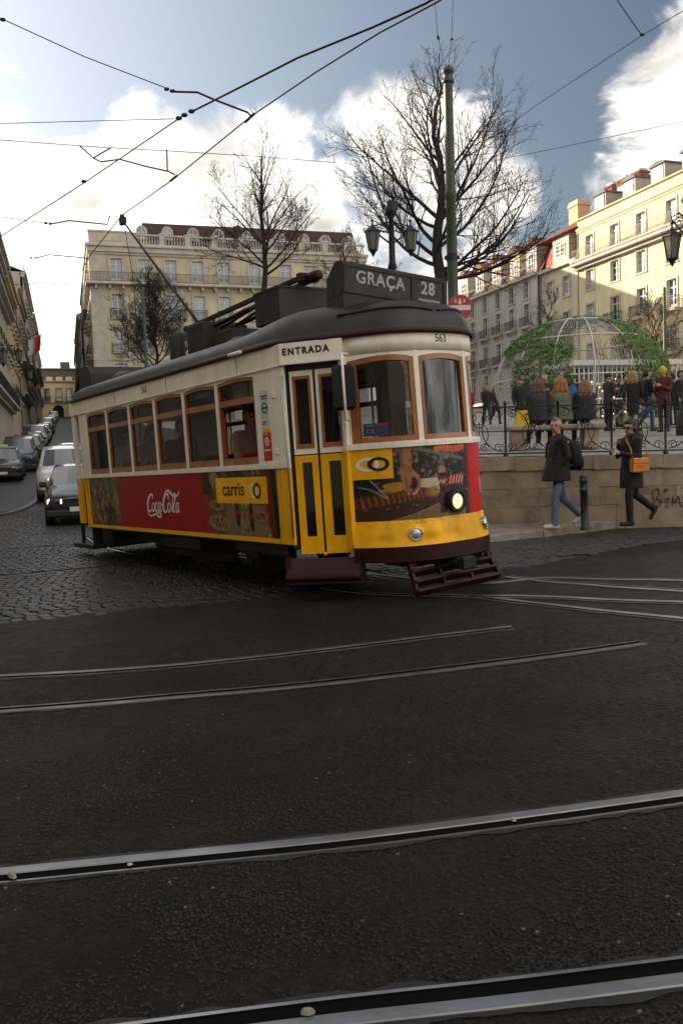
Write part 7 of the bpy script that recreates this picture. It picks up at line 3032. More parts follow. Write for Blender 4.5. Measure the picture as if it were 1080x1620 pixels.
CAR_SHAPES = {
    # y, z low, z belt, z top, half width, half width top
    'hatch': ([(0, .32, .58, .64, .66, .55), (.08, .24, .66, .72, .76, .66), (.45, .22, .76, .84, .82, .70), (1.0, .22, .90, .96, .83, .72), (1.72, .22, .93, 1.38, .84, .58), (2.3, .22, .94, 1.43, .84, .58), (3.0, .22, .96, 1.40, .84, .56), (3.55, .26, .96, 1.18, .82, .60), (3.85, .34, .90, .96, .78, .66)], 3, 4, 6, .58, (.75, 3.15)),
    'van': ([(0, .34, .70, .80, .72, .60), (.07, .26, .82, .90, .84, .72), (.42, .24, .96, 1.05, .88, .76), (.95, .24, 1.08, 1.14, .90, .80), (1.75, .24, 1.10, 1.66, .90, .68), (2.4, .24, 1.12, 1.74, .90, .70), (3.6, .24, 1.12, 1.74, .90, .70), (4.2, .26, 1.10, 1.66, .88, .68), (4.38, .34, 1.0, 1.1, .84, .74)], 3, 4, 7, .72, (.82, 3.55)),
    'sedan': ([(0, .32, .58, .64, .70, .60), (.08, .24, .68, .74, .82, .70), (.5, .22, .78, .86, .87, .74), (1.25, .22, .90, .95, .88, .76), (2.0, .22, .93, 1.38, .88, .60), (2.6, .22, .94, 1.44, .88, .60), (3.3, .22, .95, 1.38, .88, .58), (3.9, .24, .96, 1.05, .86, .70), (4.5, .34, .88, .94, .80, .68)], 3, 4, 6, .60, (.85, 3.6)),
}
CAR_CACHE = {}


def car_protos(shape):
    if shape in CAR_CACHE: return CAR_CACHE[shape]
    st, wb, rs, rb, hl, axles = CAR_SHAPES[shape]
    body, glass, side = MB(), MB(), MB()

    def ring(s):
        y, zl, zbelt, zt, w, wt = s
        h = [(w * .84, zl), (w * .97, zl + .12), (w, (zl + zbelt) / 2 + .02), (w * .97, zbelt - .04), (w * .93, zbelt), (wt, zt - .035), (wt * .86, zt), (wt * .4, zt + .02), (0, zt + .025)]
        return [(x, y, z) for x, z in h] + [(-x, y, z) for x, z in reversed(h[:-1])]
    rings = [ring(s) for s in st]
    n = len(rings[0])
    for i in range(len(st) - 1):
        for k in range(n - 1):
            q = [rings[i][k], rings[i][k + 1], rings[i + 1][k + 1], rings[i + 1][k]]
            kk = min(k, n - 2 - k)
            if i == wb and kk >= 5: glass.add(q, [(0, 1, 2, 3)], 0, True)
            elif rs <= i + 0 and i < rb and kk == 4 and i >= rs: side.add(q, [(0, 1, 2, 3)], 0, True)
            elif i == wb and kk == 4: side.add(q, [(0, 1, 2, 3)], 0, True)
            else: body.add(q, [(0, 1, 2, 3)], 0, True)
        body.add([rings[i][0], rings[i][-1], rings[i + 1][-1], rings[i + 1][0]], [(0, 1, 2, 3)])
    body.add(rings[0], [tuple(range(n))]); body.add(rings[-1], [tuple(range(n - 1, -1, -1))])
    W = st[3][4]
    d = {}
    bm = body.mesh('body', M_PLASTIC)
    b2 = bmesh.new(); b2.from_mesh(bm); bmesh.ops.remove_doubles(b2, verts=b2.verts, dist=.0005); bmesh.ops.recalc_face_normals(b2, faces=b2.faces); b2.to_mesh(bm); b2.free()
    d['body'] = bm
    d['windscreen'] = glass.mesh('windscreen', M_CARGLASS); d['side_windows'] = side.mesh('side_windows', M_CARGLASS)
    k = MB(); zb = st[1][1]
    k.box(-W * .93, W * .93, -.03, .10, zb, zb + .16, bev=.03); d['bumper_lip'] = k.mesh('bumper_lip', M_PLASTIC)
    k = MB(); zg = (st[1][1] + st[1][2]) / 2 + .04
    k.box(-W * .45, W * .45, -.012, .06, zg - .07, zg + .07, bev=.015); d['grille'] = k.mesh('grille', M_PLASTIC)
    k = MB(); k.box(-.26, .26, -.045, -.02, zb + .12, zb + .23); d['number_plate'] = k.mesh('number_plate', M_PLATE)
    for sg, nm in ((-1, 'hl_l'), (1, 'hl_r')):
        k = MB(); M = Matrix.Translation((sg * W * .70, .09, hl + .02)) @ Matrix.Rotation(sg * rad(16), 4, 'Z')
        k.box(-.17, .17, -.055, .16, -.075, .07, 0, M, bev=.03); d[nm] = k.mesh('headlight', M_HEADOFF)
        k = MB(); k.box(sg * (W + .03) - .09, sg * (W + .03) + .09, st[3][0] + .12, st[3][0] + .24, st[3][2] + .0, st[3][2] + .14, bev=.03); d['mir' + nm] = k.mesh('mirror', M_PLASTIC)
    k = MB(); R = .31 if shape == 'hatch' else .34
    k.lathe([(R * .62, -.10), (R * .95, -.10), (R, -.07), (R, .07), (R * .95, .10), (R * .62, .10)], n=18, M=Matrix.Rotation(rad(90), 4, 'Y')); d['wheel'] = k.mesh('wheel', M_TYRE)
    k = MB(); k.lathe([(.0, .06), (R * .3, .07), (R * .62, .09), (R * .62, -.09), (R * .3, -.07), (.0, -.06)], n=12, M=Matrix.Rotation(rad(90), 4, 'Y')); d['rim'] = k.mesh('rim', M_RIM)
    d['info'] = (W, R, axles)
    CAR_CACHE[shape] = d
    return d


def car(label, shape, U, V, paint, lit=False, rz=0.0, cat='car', group='cars in the street', lod=True):
    d = car_protos(shape)
    p = uv(U, V)
    z0 = gz(p.x, p.y); q = uv(U + 3.5, V); z1 = gz(q.x, q.y)
    r = empty('car' if cat != 'van' else 'van', (p.x, p.y, z0))
    r.rotation_euler = (math.atan2(z1 - z0, 3.5), 0, GA + rz)
    tag(r, label, cat, group)
    b = inst('body', d['body'].copy(), r); b.data.materials.clear(); b.data.materials.append(paint)
    inst('windscreen', d['windscreen'], r); inst('side_windows', d['side_windows'], r)
    if not lod: return r
    for nm in ('bumper_lip', 'grille', 'number_plate'): inst(nm, d[nm], r)
    for nm in ('hl_l', 'hl_r'):
        me = d[nm]
        if lit:
            me = me.copy(); me.materials.clear(); me.materials.append(M_HEADON)
        inst('headlight', me, r); inst('mirror', d['mir' + nm], r)
    W, R, ax = d['info']
    for y in ax:
        for sg in (-1, 1):
            w = inst('wheel', d['wheel'], r, (sg * (W - .10), y, R)); inst('rim', d['rim'], w)
    return r


BLACK = car_paint('black', (.012, .012, .013)); SILV = car_paint('silver', (.30, .30, .30)); WHT = car_paint('white', (.48, .48, .46)); DBL = car_paint('darkblue', (.02, .028, .045)); GRY = car_paint('grey', (.10, .10, .105))
car('small black car with a lit headlight half hidden by the tram', 'hatch', 20.9, .30, BLACK, True)
car('white people carrier with headlights on queuing behind the black car', 'van', 28.9, -.05, WHT, True, cat='van')
car('silver car directly behind the white people carrier', 'sedan', 36.6, .0, SILV)
car('white car last in the queue behind the silver one', 'hatch', 44.5, .25, WHT)
taxi = car('black taxi with green roof parked at the frame edge', 'sedan', 40.6, -2.75, BLACK, cat='taxi')
k = MB(); k.box(-.58, .58, 2.05, 3.4, 1.40, 1.475, bev=.03); k.build('green_roof', mat('taxi_green', (.10, .22, .16), .35), taxi)
k = MB(); k.box(-.2, .2, 2.3, 2.45, 1.47, 1.60, bev=.02); k.build('roof_sign', mat('taxi_sign', (.5, .45, .2), .5), taxi)
car('dark blue car parked behind the taxi', 'van', 46.6, -2.35, DBL)
car('black hatchback third in the parked line', 'hatch', 58.0, -2.2, BLACK)
car('dark car fourth in the parked line up the street', 'sedan', 63.5, -2.2, GRY)
car('silver van with tall roof in the parked line', 'van', 69.5, -2.15, SILV, cat='van')
for i, (U, sh, pt, lb) in enumerate(((76.5, 'hatch', GRY, 'grey car sixth in the parked line uphill'), (83, 'sedan', SILV, 'silver car seventh in the parked line uphill'), (90, 'hatch', BLACK, 'black car eighth in the parked line uphill'),
                                     (98, 'van', GRY, 'dark tall car ninth in the parked line uphill'), (107, 'sedan', WHT, 'white car tenth in the parked line uphill'), (117, 'hatch', SILV, 'silver car eleventh in the parked line uphill'),
                                     (128, 'sedan', GRY, 'grey car twelfth in the parked line uphill'), (140, 'hatch', WHT, 'white car thirteenth in the parked line uphill'), (153, 'van', SILV, 'silver car farthest up the street before the gateway'))):
    car(lb, sh, U, -2.0 + .006 * (U - 76), pt, lod=U < 100)
# ------------------------------------------------------------------ people
def cap_geo(a, b, ra, rb, n=10, m=4):
    """tapered capsule as a closed mesh"""
    a = Vector(a); b = Vector(b)
    t = b - a
    if t.length < 1e-5: t = Vector((0, 0, 1e-4))
    d = t.normalized()
    x = d.orthogonal().normalized(); y = d.cross(x)
    rows = [(a, ra, -math.pi / 2 + math.pi / 2 * i / m) for i in range(m + 1)] + [(b, rb, math.pi / 2 * i / m) for i in range(m + 1)]
    vs = []
    for c, r, th in rows:
        for k in range(n):
            an = 2 * math.pi * k / n
            vs.append(c + d * (r * math.sin(th)) + (x * math.cos(an) + y * math.sin(an)) * max(r * math.cos(th), 1e-4))
    fs = []
    for i in range(len(rows) - 1):
        for k in range(n):
            k2 = (k + 1) % n
            fs.append((i * n + k, i * n + k2, (i + 1) * n + k2, (i + 1) * n + k))
    fs.append(tuple(range(n - 1, -1, -1))); fs.append(tuple((len(rows) - 1) * n + k for k in range(n)))
    return vs, fs


def cap_sdf(P, a, b, ra, rb, sq):
    a = np.array(a); b = np.array(b)
    Q = P.copy()
    if sq != 1.0:
        Q = Q.copy(); Q[:, 1] = a[1] + (Q[:, 1] - a[1]) / sq
    ab = b - a
    t = np.clip(((Q - a) @ ab) / (ab @ ab + 1e-9), 0, 1)
    return np.linalg.norm(Q - a - t[:, None] * ab, axis=1) - (ra + (rb - ra) * t)


def loft_geo(rings, n=22):
    vs = []
    for x, y, z, rx, ry in rings:
        for i in range(n):
            a = 2 * math.pi * i / n
            w = 1 + .035 * math.sin(5 * a + z * 9)
            vs.append(Vector((x + rx * w * math.cos(a), y + ry * w * math.sin(a), z)))
    m = len(rings)
    fs = [(i * n + k, i * n + (k + 1) % n, (i + 1) * n + (k + 1) % n, (i + 1) * n + k) for i in range(m - 1) for k in range(n)]
    fs += [tuple(range(n - 1, -1, -1)), tuple((m - 1) * n + k for k in range(n))]
    return vs, fs


def loft_sdf(P, rings):
    z = np.array([r[2] for r in rings])
    q = [np.interp(P[:, 2], z, [r[i] for r in rings]) for i in (0, 1, 3, 4)]
    d = (np.sqrt(((P[:, 0] - q[0]) / q[2]) ** 2 + ((P[:, 1] - q[1]) / q[3]) ** 2) - 1) * np.minimum(q[2], q[3])
    out = np.maximum(z[0] - P[:, 2], P[:, 2] - z[-1])
    return np.maximum(d, 0) + np.maximum(out, 0) * 1.5 + np.minimum(d, 0)


SKINS = [mat('skin_light', (.40, .215, .15), .55), mat('skin_tan', (.30, .155, .10), .55)]


def cloth(c, name=None):
    return mat('cloth_%02x%02x%02x' % tuple(int(255 * min(1, v)) for v in c), c, .85, var=.25, vscale=9, bump=.25, bscale=22)


def hairm(c):
    return mat('hair_%02x%02x%02x' % tuple(int(255 * min(1, v)) for v in c), c, .5, var=.5, vscale=40, bump=.5, bscale=70)


def person(label, loc, rz, pose='stand', h=1.72, top=(.02, .02, .022), pants=(.03, .035, .05), shoes=(.02, .02, .02), hair=(.03, .02, .015), style='short', coat=.72, skin=0,
           voxel=.022, joints=None, group='people out walking', sleeve=None, legs_skin=False, name='person', fat=1.0, head_turn=0.0, extra=None, nod=0.0, skirt=None):
    """one continuous body grown from tapered limbs; local -Y is the way the person faces"""
    J = dict(pel=(0, 0, .95), chest=(0, .0, 1.28), neck=(0, .0, 1.46), head=(0, -.015, 1.61),
             shL=(.175, 0, 1.40), elL=(.225, .03, 1.13), wrL=(.225, -.06, .89), shR=(-.175, 0, 1.40), elR=(-.225, .03, 1.13), wrR=(-.225, -.06, .89),
             hipL=(.09, 0, .93), knL=(.095, -.02, .50), anL=(.095, .02, .085), hipR=(-.09, 0, .93), knR=(-.095, -.02, .50), anR=(-.095, .02, .085), tL=None, tR=None)
    if pose == 'walk':
        J.update(knL=(.085, -.20, .52), anL=(.085, -.22, .09), knR=(-.085, .06, .50), anR=(-.085, .34, .17), elL=(.215, .14, 1.15), wrL=(.22, .10, .90), elR=(-.215, -.06, 1.13), wrR=(-.22, -.22, .95))
    if pose == 'sit':
        J.update(pel=(0, 0, .10), chest=(0, .0, .42), neck=(0, -.01, .60), head=(0, -.03, .75), shL=(.17, 0, .54), shR=(-.17, 0, .54), elL=(.21, -.05, .28), elR=(-.21, -.05, .28), wrL=(.10, -.26, .22), wrR=(-.10, -.26, .22),
                 hipL=(.09, -.02, .10), hipR=(-.09, -.02, .10), knL=(.11, -.42, .10), knR=(-.11, -.42, .10), anL=(.11, -.44, -.36), anR=(-.11, -.44, -.36))
    if pose == 'phone':
        J.update(elL=(.21, -.06, 1.12), wrL=(.06, -.26, 1.22), elR=(-.21, -.06, 1.12), wrR=(-.05, -.27, 1.22), head=(0, -.06, 1.59))
    if joints: J.update(joints)
    k = h / 1.72
    V = {n: (Vector(v) * k if v is not None else None) for n, v in J.items()}
    prims = []

    def C(a, b, ra, rb, t, sq=1.0):
        prims.append((Vector(a), Vector(b), ra * k, rb * k, t, sq))
    up = Vector((0, 0, 1))
    # legs
    for s in 'LR':
        hip, kn, an = V['hip' + s], V['kn' + s], V['an' + s]
        lt = 'skinleg' if legs_skin else 'pants'
        C(hip, kn, .092 * fat, .070, lt if not legs_skin else 'pants'); C(kn, an, .066 if not legs_skin else .056, .056 if not legs_skin else .042, lt)
        sh = (kn - an); sh.normalize()
        fw = Vector((0, -1, 0)) - sh * Vector((0, -1, 0)).dot(sh)
        if fw.length < .2: fw = Vector((0, -1, 0))
        fw.normalize()
        toe = V['t' + s] or (an + fw * .15 * k - sh * .045 * k)
        heel = an - sh * .045 * k - fw * .045 * k
        C(heel, toe, .040, .036, 'shoes')
        C(an, an - sh * .02 * k, .045, .045, 'shoes')
    # trunk
    C(V['pel'], V['pel'] + up * .12 * k, .125 * fat, .120 * fat, 'pants' if coat > .85 else 'top')
    for dx in (-.055, .055):
        o = Vector((dx * k, 0, 0))
        C(V['pel'] + up * .05 * k + o, V['chest'] + o, .105 * fat, .118 * fat, 'top')
    C(V['chest'] + Vector((-.09 * k, 0, .06 * k)), V['chest'] + Vector((.09 * k, 0, .06 * k)), .105, .105, 'top')
    C(V['shL'], V['shR'], .070, .070, 'top')
    C(V['chest'] + up * .12 * k, V['neck'], .075, .056, 'top')
    C(V['neck'], V['head'] + Vector((0, .02 * k, -.06 * k)), .052, .050, 'skin')
    # coat: a hanging shell with a clean hem
    lofts = []
    if skirt:
        lofts.append([(x, y, z, rx, ry) for z, x, y, rx, ry in skirt])
    elif coat < .85 and pose != 'sit':
        p0 = V['pel']
        lofts.append([(p0.x, p0.y, coat * k, .178 * fat * k, .150 * fat * k), (p0.x, p0.y, .95 * k, .165 * fat * k, .138 * fat * k), (p0.x, p0.y, 1.18 * k, .160 * fat * k, .130 * k), (p0.x, p0.y, 1.36 * k, .165 * k, .11 * k)])
    elif pose == 'sit':
        p0 = V['pel']
        lofts.append([(p0.x, p0.y, p0.z - .08 * k, .20 * fat * k, .15 * fat * k), (p0.x, p0.y, p0.z + .2 * k, .175 * fat * k, .13 * fat * k), (p0.x, p0.y, p0.z + .36 * k, .165 * fat * k, .115 * k), (p0.x, p0.y, p0.z + .45 * k, .11 * fat * k, .09 * k)])
    for s in 'LR':
        C(V['sh' + s], V['el' + s], .066, .052, 'top' if sleeve is None else 'sleeve'); C(V['el' + s], V['wr' + s], .052, .038, 'top' if sleeve is None else 'sleeve')
        d = (V['wr' + s] - V['el' + s]).normalized()
        w = V['wr' + s]
        C(w, w + d * .085 * k, .032, .030, 'skin')
        sd = d.orthogonal().normalized() if abs(d.z) < .8 else Vector((1, 0, 0))
        sd = (Vector((0, -1, 0)) if abs(d.y) < .7 else Vector((0, 0, 1)))
        sd = (sd - d * sd.dot(d)).normalized()
        pn = d.cross(sd)
        for fi in range(4):
            o = sd * (.026 - .017 * fi) * k
            f0 = w + d * .085 * k + o; ln = (.062, .072, .066, .050)[fi] * k
            f1 = f0 + d * ln * .55 + pn * .008 * k; f2 = f1 + d * ln * .4 + pn * .022 * k
            C(f0, f1, .010, .0095, 'skin'); C(f1, f2, .0095, .0085, 'skin')
        C(w + d * .03 * k + sd * .022 * k, w + d * .075 * k + sd * .055 * k + pn * .015 * k, .012, .0105, 'skin')
    # head
    hd = V['head']
    R = Matrix.Rotation(head_turn, 3, 'Z') @ Matrix.Rotation(nod, 3, 'X')

    def H(x, y, z): return hd + R @ (Vector((x, y, z)) * k)
    C(H(0, .012, .035), H(0, .005, .03), .093, .090, 'skin')
    C(H(0, -.02, -.02), H(0, -.035, -.062), .072, .052, 'skin')
    C(H(0, -.085, .012), H(0, -.106, -.022), .012, .017, 'skin')      # nose
    C(H(-.035, -.075, .028), H(.035, -.075, .028), .019, .019, 'skin')   # brow
    C(H(-.024, -.083, -.052), H(.024, -.083, -.052), .012, .012, 'lips')
    for sx in (-1, 1):
        C(H(sx * .088, .01, .012), H(sx * .090, .015, -.018), .016, .012, 'skin')
        C(H(sx * .034, -.086, .010), H(sx * .034, -.087, .010), .0075, .0075, 'eye')
    if style in ('short', 'grey'):
        C(H(0, .03, .055), H(0, .045, .01), .094, .088, 'hair'); C(H(0, -.035, .09), H(0, .02, .095), .060, .066, 'hair')
    elif style == 'stubble':
        C(H(0, .035, .05), H(0, .04, .01), .090, .086, 'hair'); C(H(0, -.02, .092), H(0, .02, .094), .050, .056, 'hair')
    elif style in ('long', 'bun'):
        C(H(0, .025, .052), H(0, .04, .02), .097, .097, 'hair'); C(H(0, -.025, .090), H(0, .0, .092), .058, .064, 'hair')
        if style == 'long':
            for sx in (-.06, 0, .06):
                C(H(sx, .055, .03), H(sx * 1.6, .07, -.13), .070, .064, 'hair'); C(H(sx * 1.6, .07, -.13), H(sx * 1.8, .08, -.21), .055, .032, 'hair')
            for sx in (-1, 1): C(H(sx * .08, .0, .04), H(sx * .095, .02, -.17), .036, .032, 'hair')
        else:
            C(H(0, .12, .10), H(0, .13, .11), .045, .045, 'hair')
    elif style == 'beanie':
        C(H(0, .01, .055), H(0, .02, .07), .102, .100, 'hair'); C(H(0, .01, .09), H(0, .03, .135), .085, .045, 'hair')
    elif style == 'cap':
        C(H(0, .015, .07), H(0, .02, .07), .097, .097, 'hair'); C(H(0, -.08, .065), H(0, -.15, .055), .05, .035, 'hair')
    if extra: extra(C, V, H, k)
    mb = MB()
    for a, b, ra, rb, t, sq in prims:
        vs, fs = cap_geo(a, b, ra, rb)
        if sq != 1.0: vs = [Vector((v.x, a.y + (v.y - a.y) * sq, v.z)) for v in vs]
        mb.add(vs, fs)
    for rg in lofts: mb.add(*loft_geo(rg))
    me0 = mb.mesh('tmp', [])
    ob = bpy.data.objects.new('tmp', me0)
    COL.objects.link(ob)
    md = ob.modifiers.new('r', 'REMESH'); md.mode = 'VOXEL'; md.voxel_size = voxel; md.use_smooth_shade = True
    ms = ob.modifiers.new('s', 'SMOOTH'); ms.iterations = 3 if voxel > .012 else 2; ms.factor = .5
    dg = bpy.context.evaluated_depsgraph_get()
    me = bpy.data.meshes.new_from_object(ob.evaluated_get(dg))
    bpy.data.objects.remove(ob); bpy.data.meshes.remove(me0)
    tags = ['top', 'pants', 'skin', 'hair', 'shoes', 'eye', 'lips', 'sleeve', 'skinleg']
    mats_ = [cloth(top), cloth(pants), SKINS[skin], hairm(hair), cloth(shoes), mat('eye_dark', (.02, .015, .012), .3), mat('lips', (.34, .13, .10), .5), cloth(sleeve or top), SKINS[skin]]
    for extra_tag in sorted({p[4] for p in prims if p[4] not in tags}):
        tags.append(extra_tag); mats_.append(MATS[extra_tag])
    for m in mats_: me.materials.append(m)
    n = len(me.polygons)
    cen = np.empty(n * 3); me.polygons.foreach_get('center', cen); cen = cen.reshape(-1, 3)
    best = np.full(n, 9.0); idx = np.zeros(n, int)
    pr = {'skin': 0.0, 'hair': -.004, 'eye': -.004, 'lips': -.003}
    for a, b, ra, rb, t, sq in prims:
        d = cap_sdf(cen, a, b, ra, rb, sq) + pr.get(t, 0)
        m = d < best
        best[m] = d[m]; idx[m] = tags.index(t)
    for rg in lofts:
        d = loft_sdf(cen, rg) - .004
        m = (d < best) & ((idx == tags.index('pants')) | (idx == tags.index('top')) | (d < best - .02))
        best[m] = d[m]; idx[m] = 0
    me.polygons.foreach_set('material_index', idx.astype(np.int32))
    me.polygons.foreach_set('use_smooth', np.ones(n, bool))
    me.name = 'person'
    o = inst(name, me, None, loc, rz)
    if label: tag(o, label, 'person', group)
    return o


def ploc(px, Y, dz=0.0):
    p = at(px, 690, Y)
    return Vector((p.x, Y, plaza_z(min(p.x, 12), Y) + dz))


# --- the two walkers on the pavement
mp = at(884, 838, 13.55)
MANLOC = Vector((mp.x, 13.55, PAVE_Z(mp.x) + .012))
MAN_RZ = rad(-78)


def man_extra(C, V, H, k):
    C((-.05, .02, 1.44), (.05, .02, 1.44), .085, .085, 'top')     # collar


man = person('man in black coat, jeans and white trainers walking with a backpack', MANLOC, MAN_RZ, 'walk', 1.74, top=(.012, .012, .013), pants=(.10, .14, .20), shoes=(.50, .47, .42), hair=(.13, .11, .10), style='stubble', coat=.74, skin=0, voxel=.0095, head_turn=rad(42),
             joints=dict(knL=(.085, -.10, .50), anL=(.085, -.12, .075), tL=(.085, -.28, .04), knR=(-.085, .10, .48), anR=(-.085, .40, .20), tR=(-.085, .31, .075), elL=(.25, .05, 1.14), wrL=(.14, -.06, .95), elR=(-.25, .06, 1.14), wrR=(-.14, -.06, .95), head=(0, -.03, 1.62)), extra=man_extra,
             skirt=[(.76, 0, -.04, .215, .235), (.95, 0, -.03, .205, .205), (1.15, 0, -.005, .195, .165), (1.32, 0, .0, .195, .135), (1.43, 0, .01, .16, .10)])


def thing_at(name, label, cat, mesh_mb, m, base, rz, group=None):
    o = mesh_mb.build(name, m, None, base, rz)
    tag(o, label, cat, group)
    return o


k = MB()
k.ball((0, .27, 1.17), .20, 14, sc=(.80, .62, 1.25)); k.ball((0, .36, 1.05), .13, 12, sc=(.95, .55, 1.05))
bp = thing_at('backpack', 'black backpack on the back of the man in jeans', 'backpack', k, cloth((.010, .010, .011)), MANLOC, MAN_RZ)
k = MB()
for sx in (-.12, .12):
    k.tube([(sx, .15, 1.40), (sx, .02, 1.50), (sx, -.13, 1.36), (sx * 1.1, -.15, 1.15), (sx * 1.2, .05, 1.02), (sx, .2, 1.0)], .018, 6)
k.build('strap', cloth((.014, .014, .015)), bp)

wp = at(999, 828, 13.45)
WLOC = Vector((wp.x, 13.45, PAVE_Z(wp.x) + .012))
W_RZ = rad(-72)


def woman_extra(C, V, H, k):
    C(H(0, .12, -.10), H(0, .15, -.16), .085, .10, 'top')            # hood lying back
    C(H(-.06, .06, -.13), H(.06, .06, -.13), .07, .07, 'top')
    C(H(-.05, .03, -.15), H(.05, -.02, -.15), .075, .07, 'top')


woman = person('woman in long black coat and sunglasses walking with a cup', WLOC, W_RZ, 'walk', 1.66, top=(.011, .011, .012), pants=(.010, .010, .011), shoes=(.008, .008, .008), hair=(.018, .012, .010), style='bun', coat=.62, skin=0, voxel=.0095, head_turn=rad(10),
               joints=dict(knL=(.085, -.12, .50), anL=(.085, -.10, .075), tL=(.085, -.27, .04), knR=(-.085, .14, .50), anR=(-.085, .48, .26), tR=(-.085, .44, .10), elL=(.235, -.04, 1.14), wrL=(.13, -.30, 1.20), elR=(-.225, -.10, 1.16), wrR=(-.06, -.20, 1.36)), extra=woman_extra,
               skirt=[(.60, 0, .0, .185, .185), (.80, 0, .0, .18, .175), (1.0, 0, .0, .175, .155), (1.2, 0, .0, .17, .145), (1.38, 0, .0, .16, .11)])
# sunglasses worn on the face
k = MB()
hd = Vector((0, -.015, 1.61)) * (1.66 / 1.72)
RR = Matrix.Rotation(rad(10), 3, 'Z')
for sx in (-.036, .036):
    c = hd + RR @ Vector((sx, -.098, .008))
    k.ball(c, .034, 10, sc=(1.0, .35, .85))
k.tube([hd + RR @ Vector((-.10, .02, .012)), hd + RR @ Vector((-.085, -.07, .012)), hd + RR @ Vector((0, -.105, .014)), hd + RR @ Vector((.085, -.07, .012)), hd + RR @ Vector((.10, .02, .012))], .006, 5)
thing_at('sunglasses', 'dark sunglasses on the woman with the orange bag', 'sunglasses', k, mat('sunglass_black', (.006, .006, .006), .12), WLOC, W_RZ)
k = MB()
k.lathe([(.030, 0), (.040, .11), (.042, .112), (.034, .112), (.026, .004), (.0, .004)], (.10, -.40, 1.14), 14)
thing_at('paper_cup', 'white paper cup in the hand of the woman in black', 'cup', k, mat('paper_cup_white', (.55, .52, .48), .6), WLOC, W_RZ)
k = MB()
k.box(-.15, .15, -.045, .045, -.13, .10, bev=.02, M=Matrix.Translation((.225, -.02, .98)) @ Matrix.Rotation(rad(90), 4, 'Z'))
bag = thing_at('shoulder_bag', 'orange leather bag at the hip of the woman in black', 'bag', k, mat('orange_leather', (.55, .20, .015), .42, var=.15, vscale=12), WLOC, W_RZ)
k = MB(); k.box(-.145, .145, -.052, .052, .0, .105, bev=.02, M=Matrix.Translation((.228, -.02, .98)) @ Matrix.Rotation(rad(90), 4, 'Z')); k.box(.272, .285, -.10, .06, .955, .975)
k.build('flap', MATS['orange_leather'], bag)
k = MB(); k.tube([(.225, .12, 1.06), (.20, .12, 1.25), (.08, .08, 1.45), (-.06, .02, 1.47), (.03, -.12, 1.38), (.20, -.15, 1.2), (.225, -.16, 1.06)], .009, 5); k.build('strap', MATS['orange_leather'], bag)

# --- three women on the bench, seen from behind
bz = BENCH.location.z + .49
G2 = 'women sitting on the bench'
for px, hc, tc, lb, h in ((851, (.10, .045, .018), (.020, .024, .032), 'brown haired woman in dark jacket on the bench, beside the yellow bag', 1.64),
                          (887, (.30, .11, .035), (.10, .12, .075), 'auburn haired woman in green jacket in the middle of the bench', 1.68),
                          (925, (.22, .10, .04), (.014, .016, .022), 'fair haired woman in black coat at the bench end', 1.56)):
    p = at(px, 680, 16.6)
    person(lb, Vector((p.x, 16.62, bz + .07)), rad(180), 'sit', h, top=tc, pants=(.02, .022, .03), hair=hc, style='long', voxel=.014, group=G2, fat=1.28)
p = at(826, 672, 16.5)
k = MB(); k.prism([(-.14, 0), (.14, 0), (.10, .30), (-.10, .30)], lambda a, b, d: (a, d, b), -.06, .06)
thing_at('shopping_bag', 'yellow shopping bag standing on the bench end', 'bag', k, mat('bag_yellow', (.55, .38, .01), .5), Vector((p.x, 16.55, bz + .002)), 0)

# --- people about the plaza
def walker(label, px, Y, rz, **kw):
    return person(label, ploc(px, Y), rad(rz), group='people about the plaza', **kw)


walker('person in yellow beanie and maroon jacket looking at a phone', 1050, 23.5, -50, pose='phone', h=1.78, top=(.09, .012, .014), pants=(.055, .042, .026), hair=(.62, .42, .01), style='beanie', voxel=.016, fat=1.1, nod=rad(18))
walker('long haired blonde woman in black jacket with bare legs', 1001, 23.8, 150, pose='walk', h=1.70, top=(.012, .012, .014), pants=(.012, .012, .012), hair=(.32, .20, .08), style='long', voxel=.016, legs_skin=True, coat=.62)
walker('person in black top and blue jeans walking beside the blonde woman', 1023, 24.3, 100, pose='walk', h=1.74, top=(.012, .012, .014), pants=(.05, .09, .17), hair=(.02, .015, .012), style='short', voxel=.016)
walker('grey haired man in black jacket facing the camera by the globe', 861, 26.0, 5, pose='phone', h=1.76, top=(.012, .012, .013), pants=(.02, .02, .025), hair=(.30, .29, .28), style='stubble', voxel=.018)
walker('man in grey coat seen from behind, left of the grey haired man', 846, 25.0, 170, pose='stand', h=1.72, top=(.03, .035, .045), pants=(.02, .02, .02), style='short', voxel=.018)
walker('person in dark jacket and pale trousers standing before the globe', 822, 27.0, 20, pose='stand', h=1.68, top=(.012, .013, .018), pants=(.30, .28, .25), style='short', voxel=.018)
walker('person with bright blue bag by the garland', 906, 27.5, 160, pose='stand', h=1.76, top=(.01, .02, .05), pants=(.02, .02, .03), style='cap', hair=(.02, .02, .03), voxel=.018)
k = MB(); k.ball((0, 0, 0), .17, 12, sc=(.9, .6, 1.25))
q = ploc(905, 27.3)
thing_at('blue_backpack', 'bright blue backpack behind the bench women', 'backpack', k, cloth((.02, .12, .42)), q + Vector((0, -.06, 1.25)), 0)
walker('woman in dark jacket and jeans walking towards the tram', 770, 36.5, 8, pose='walk', h=1.70, top=(.012, .012, .014), pants=(.03, .04, .07), hair=(.16, .08, .03), style='long', voxel=.02)
walker('companion with reddish hair beside the woman in jeans', 784, 37.2, 20, pose='walk', h=1.64, top=(.02, .016, .016), pants=(.012, .012, .014), hair=(.14, .05, .03), style='long', voxel=.02)
walker('person in bright red jacket far back beside the tram', 743, 38.5, -20, pose='stand', h=1.72, top=(.33, .02, .02), pants=(.03, .04, .08), style='short', voxel=.022)
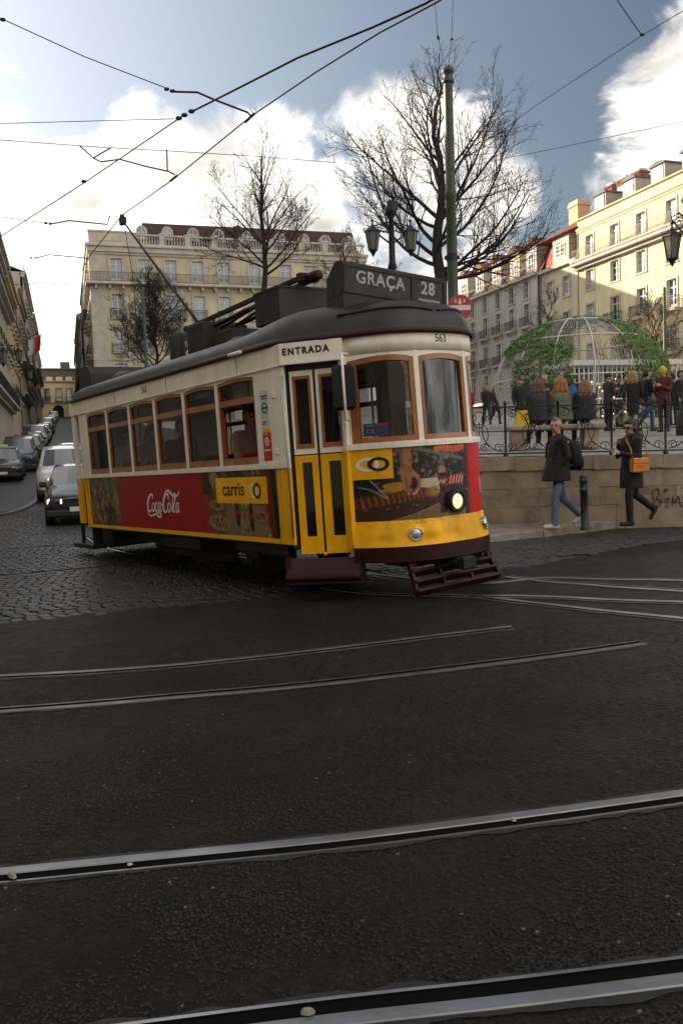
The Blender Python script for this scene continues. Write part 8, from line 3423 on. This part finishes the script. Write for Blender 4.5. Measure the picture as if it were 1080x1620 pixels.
walker('man in flat cap and grey coat right of the bench', 962, 25.5, 110, pose='phone', h=1.72, top=(.03, .032, .035), pants=(.018, .018, .02), hair=(.02, .02, .02), style='cap', voxel=.018, coat=.66)
walker('dark clothed person in the group behind the capped man', 979, 29.0, 30, pose='stand', h=1.70, top=(.015, .014, .016), pants=(.015, .015, .018), style='short', voxel=.022)
walker('person with red scarf in the group under the globe', 972, 31.5, -10, pose='stand', h=1.66, top=(.16, .03, .03), pants=(.012, .012, .014), style='long', hair=(.05, .03, .02), voxel=.022)
walker('person in pale coat in the group under the globe', 990, 32.0, -30, pose='phone', h=1.68, top=(.32, .24, .18), pants=(.02, .02, .02), style='long', hair=(.06, .035, .02), voxel=.022)
walker('dark figure at the picture edge behind the beanie wearer', 1076, 27.5, 40, pose='stand', h=1.78, top=(.012, .012, .014), pants=(.015, .02, .03), style='short', voxel=.02)
walker('dark clothed person close beside the maroon jacket', 1064, 29.0, 190, pose='stand', h=1.74, top=(.010, .011, .016), pants=(.02, .03, .05), style='short', voxel=.02)

# --- passengers behind the tram windows
G3 = 'passengers in the tram'
TA = math.atan2(TR_X.y, TR_X.x)
FW = TA + rad(90)          # local -Y turned to the direction of travel
for lx, ly, tc, hc, st, lb, pose in ((.32, -.70, (.42, .38, .31), (.04, .03, .02), 'short', 'tram passenger in pale padded jacket at the rearmost window', 'sit'),
                                     (1.30, -.70, (.46, .26, .20), (.20, .12, .06), 'long', 'tram passenger in pink jumper at the second window from the rear', 'sit'),
                                     (2.05, -.62, (.03, .03, .035), (.03, .02, .015), 'short', 'tram passenger in dark clothes at the third window', 'sit'),
                                     (4.02, -.66, (.40, .22, .19), (.10, .06, .03), 'short', 'tram passenger in rose shirt at the fifth window', 'sit')):
    w = tw(lx, ly, 1.17)
    person(lb, w, FW, pose, 1.68, top=tc, pants=(.03, .03, .04), hair=hc, style=st, voxel=.02, group=G3)
for lx, ly, tc, lb in ((3.0, .1, (.06, .055, .045), 'standing tram passenger in drab coat at the fourth window'), (4.65, -.1, (.02, .02, .022), 'standing tram passenger in black by the open window'), (6.0, .25, (.03, .035, .045), 'tram driver in dark jacket behind the windscreen')):
    w = tw(lx, ly, .76)
    person(lb, w, FW, 'stand', 1.62, top=tc, pants=(.02, .02, .03), hair=(.03, .02, .015), voxel=.022, group=G3)
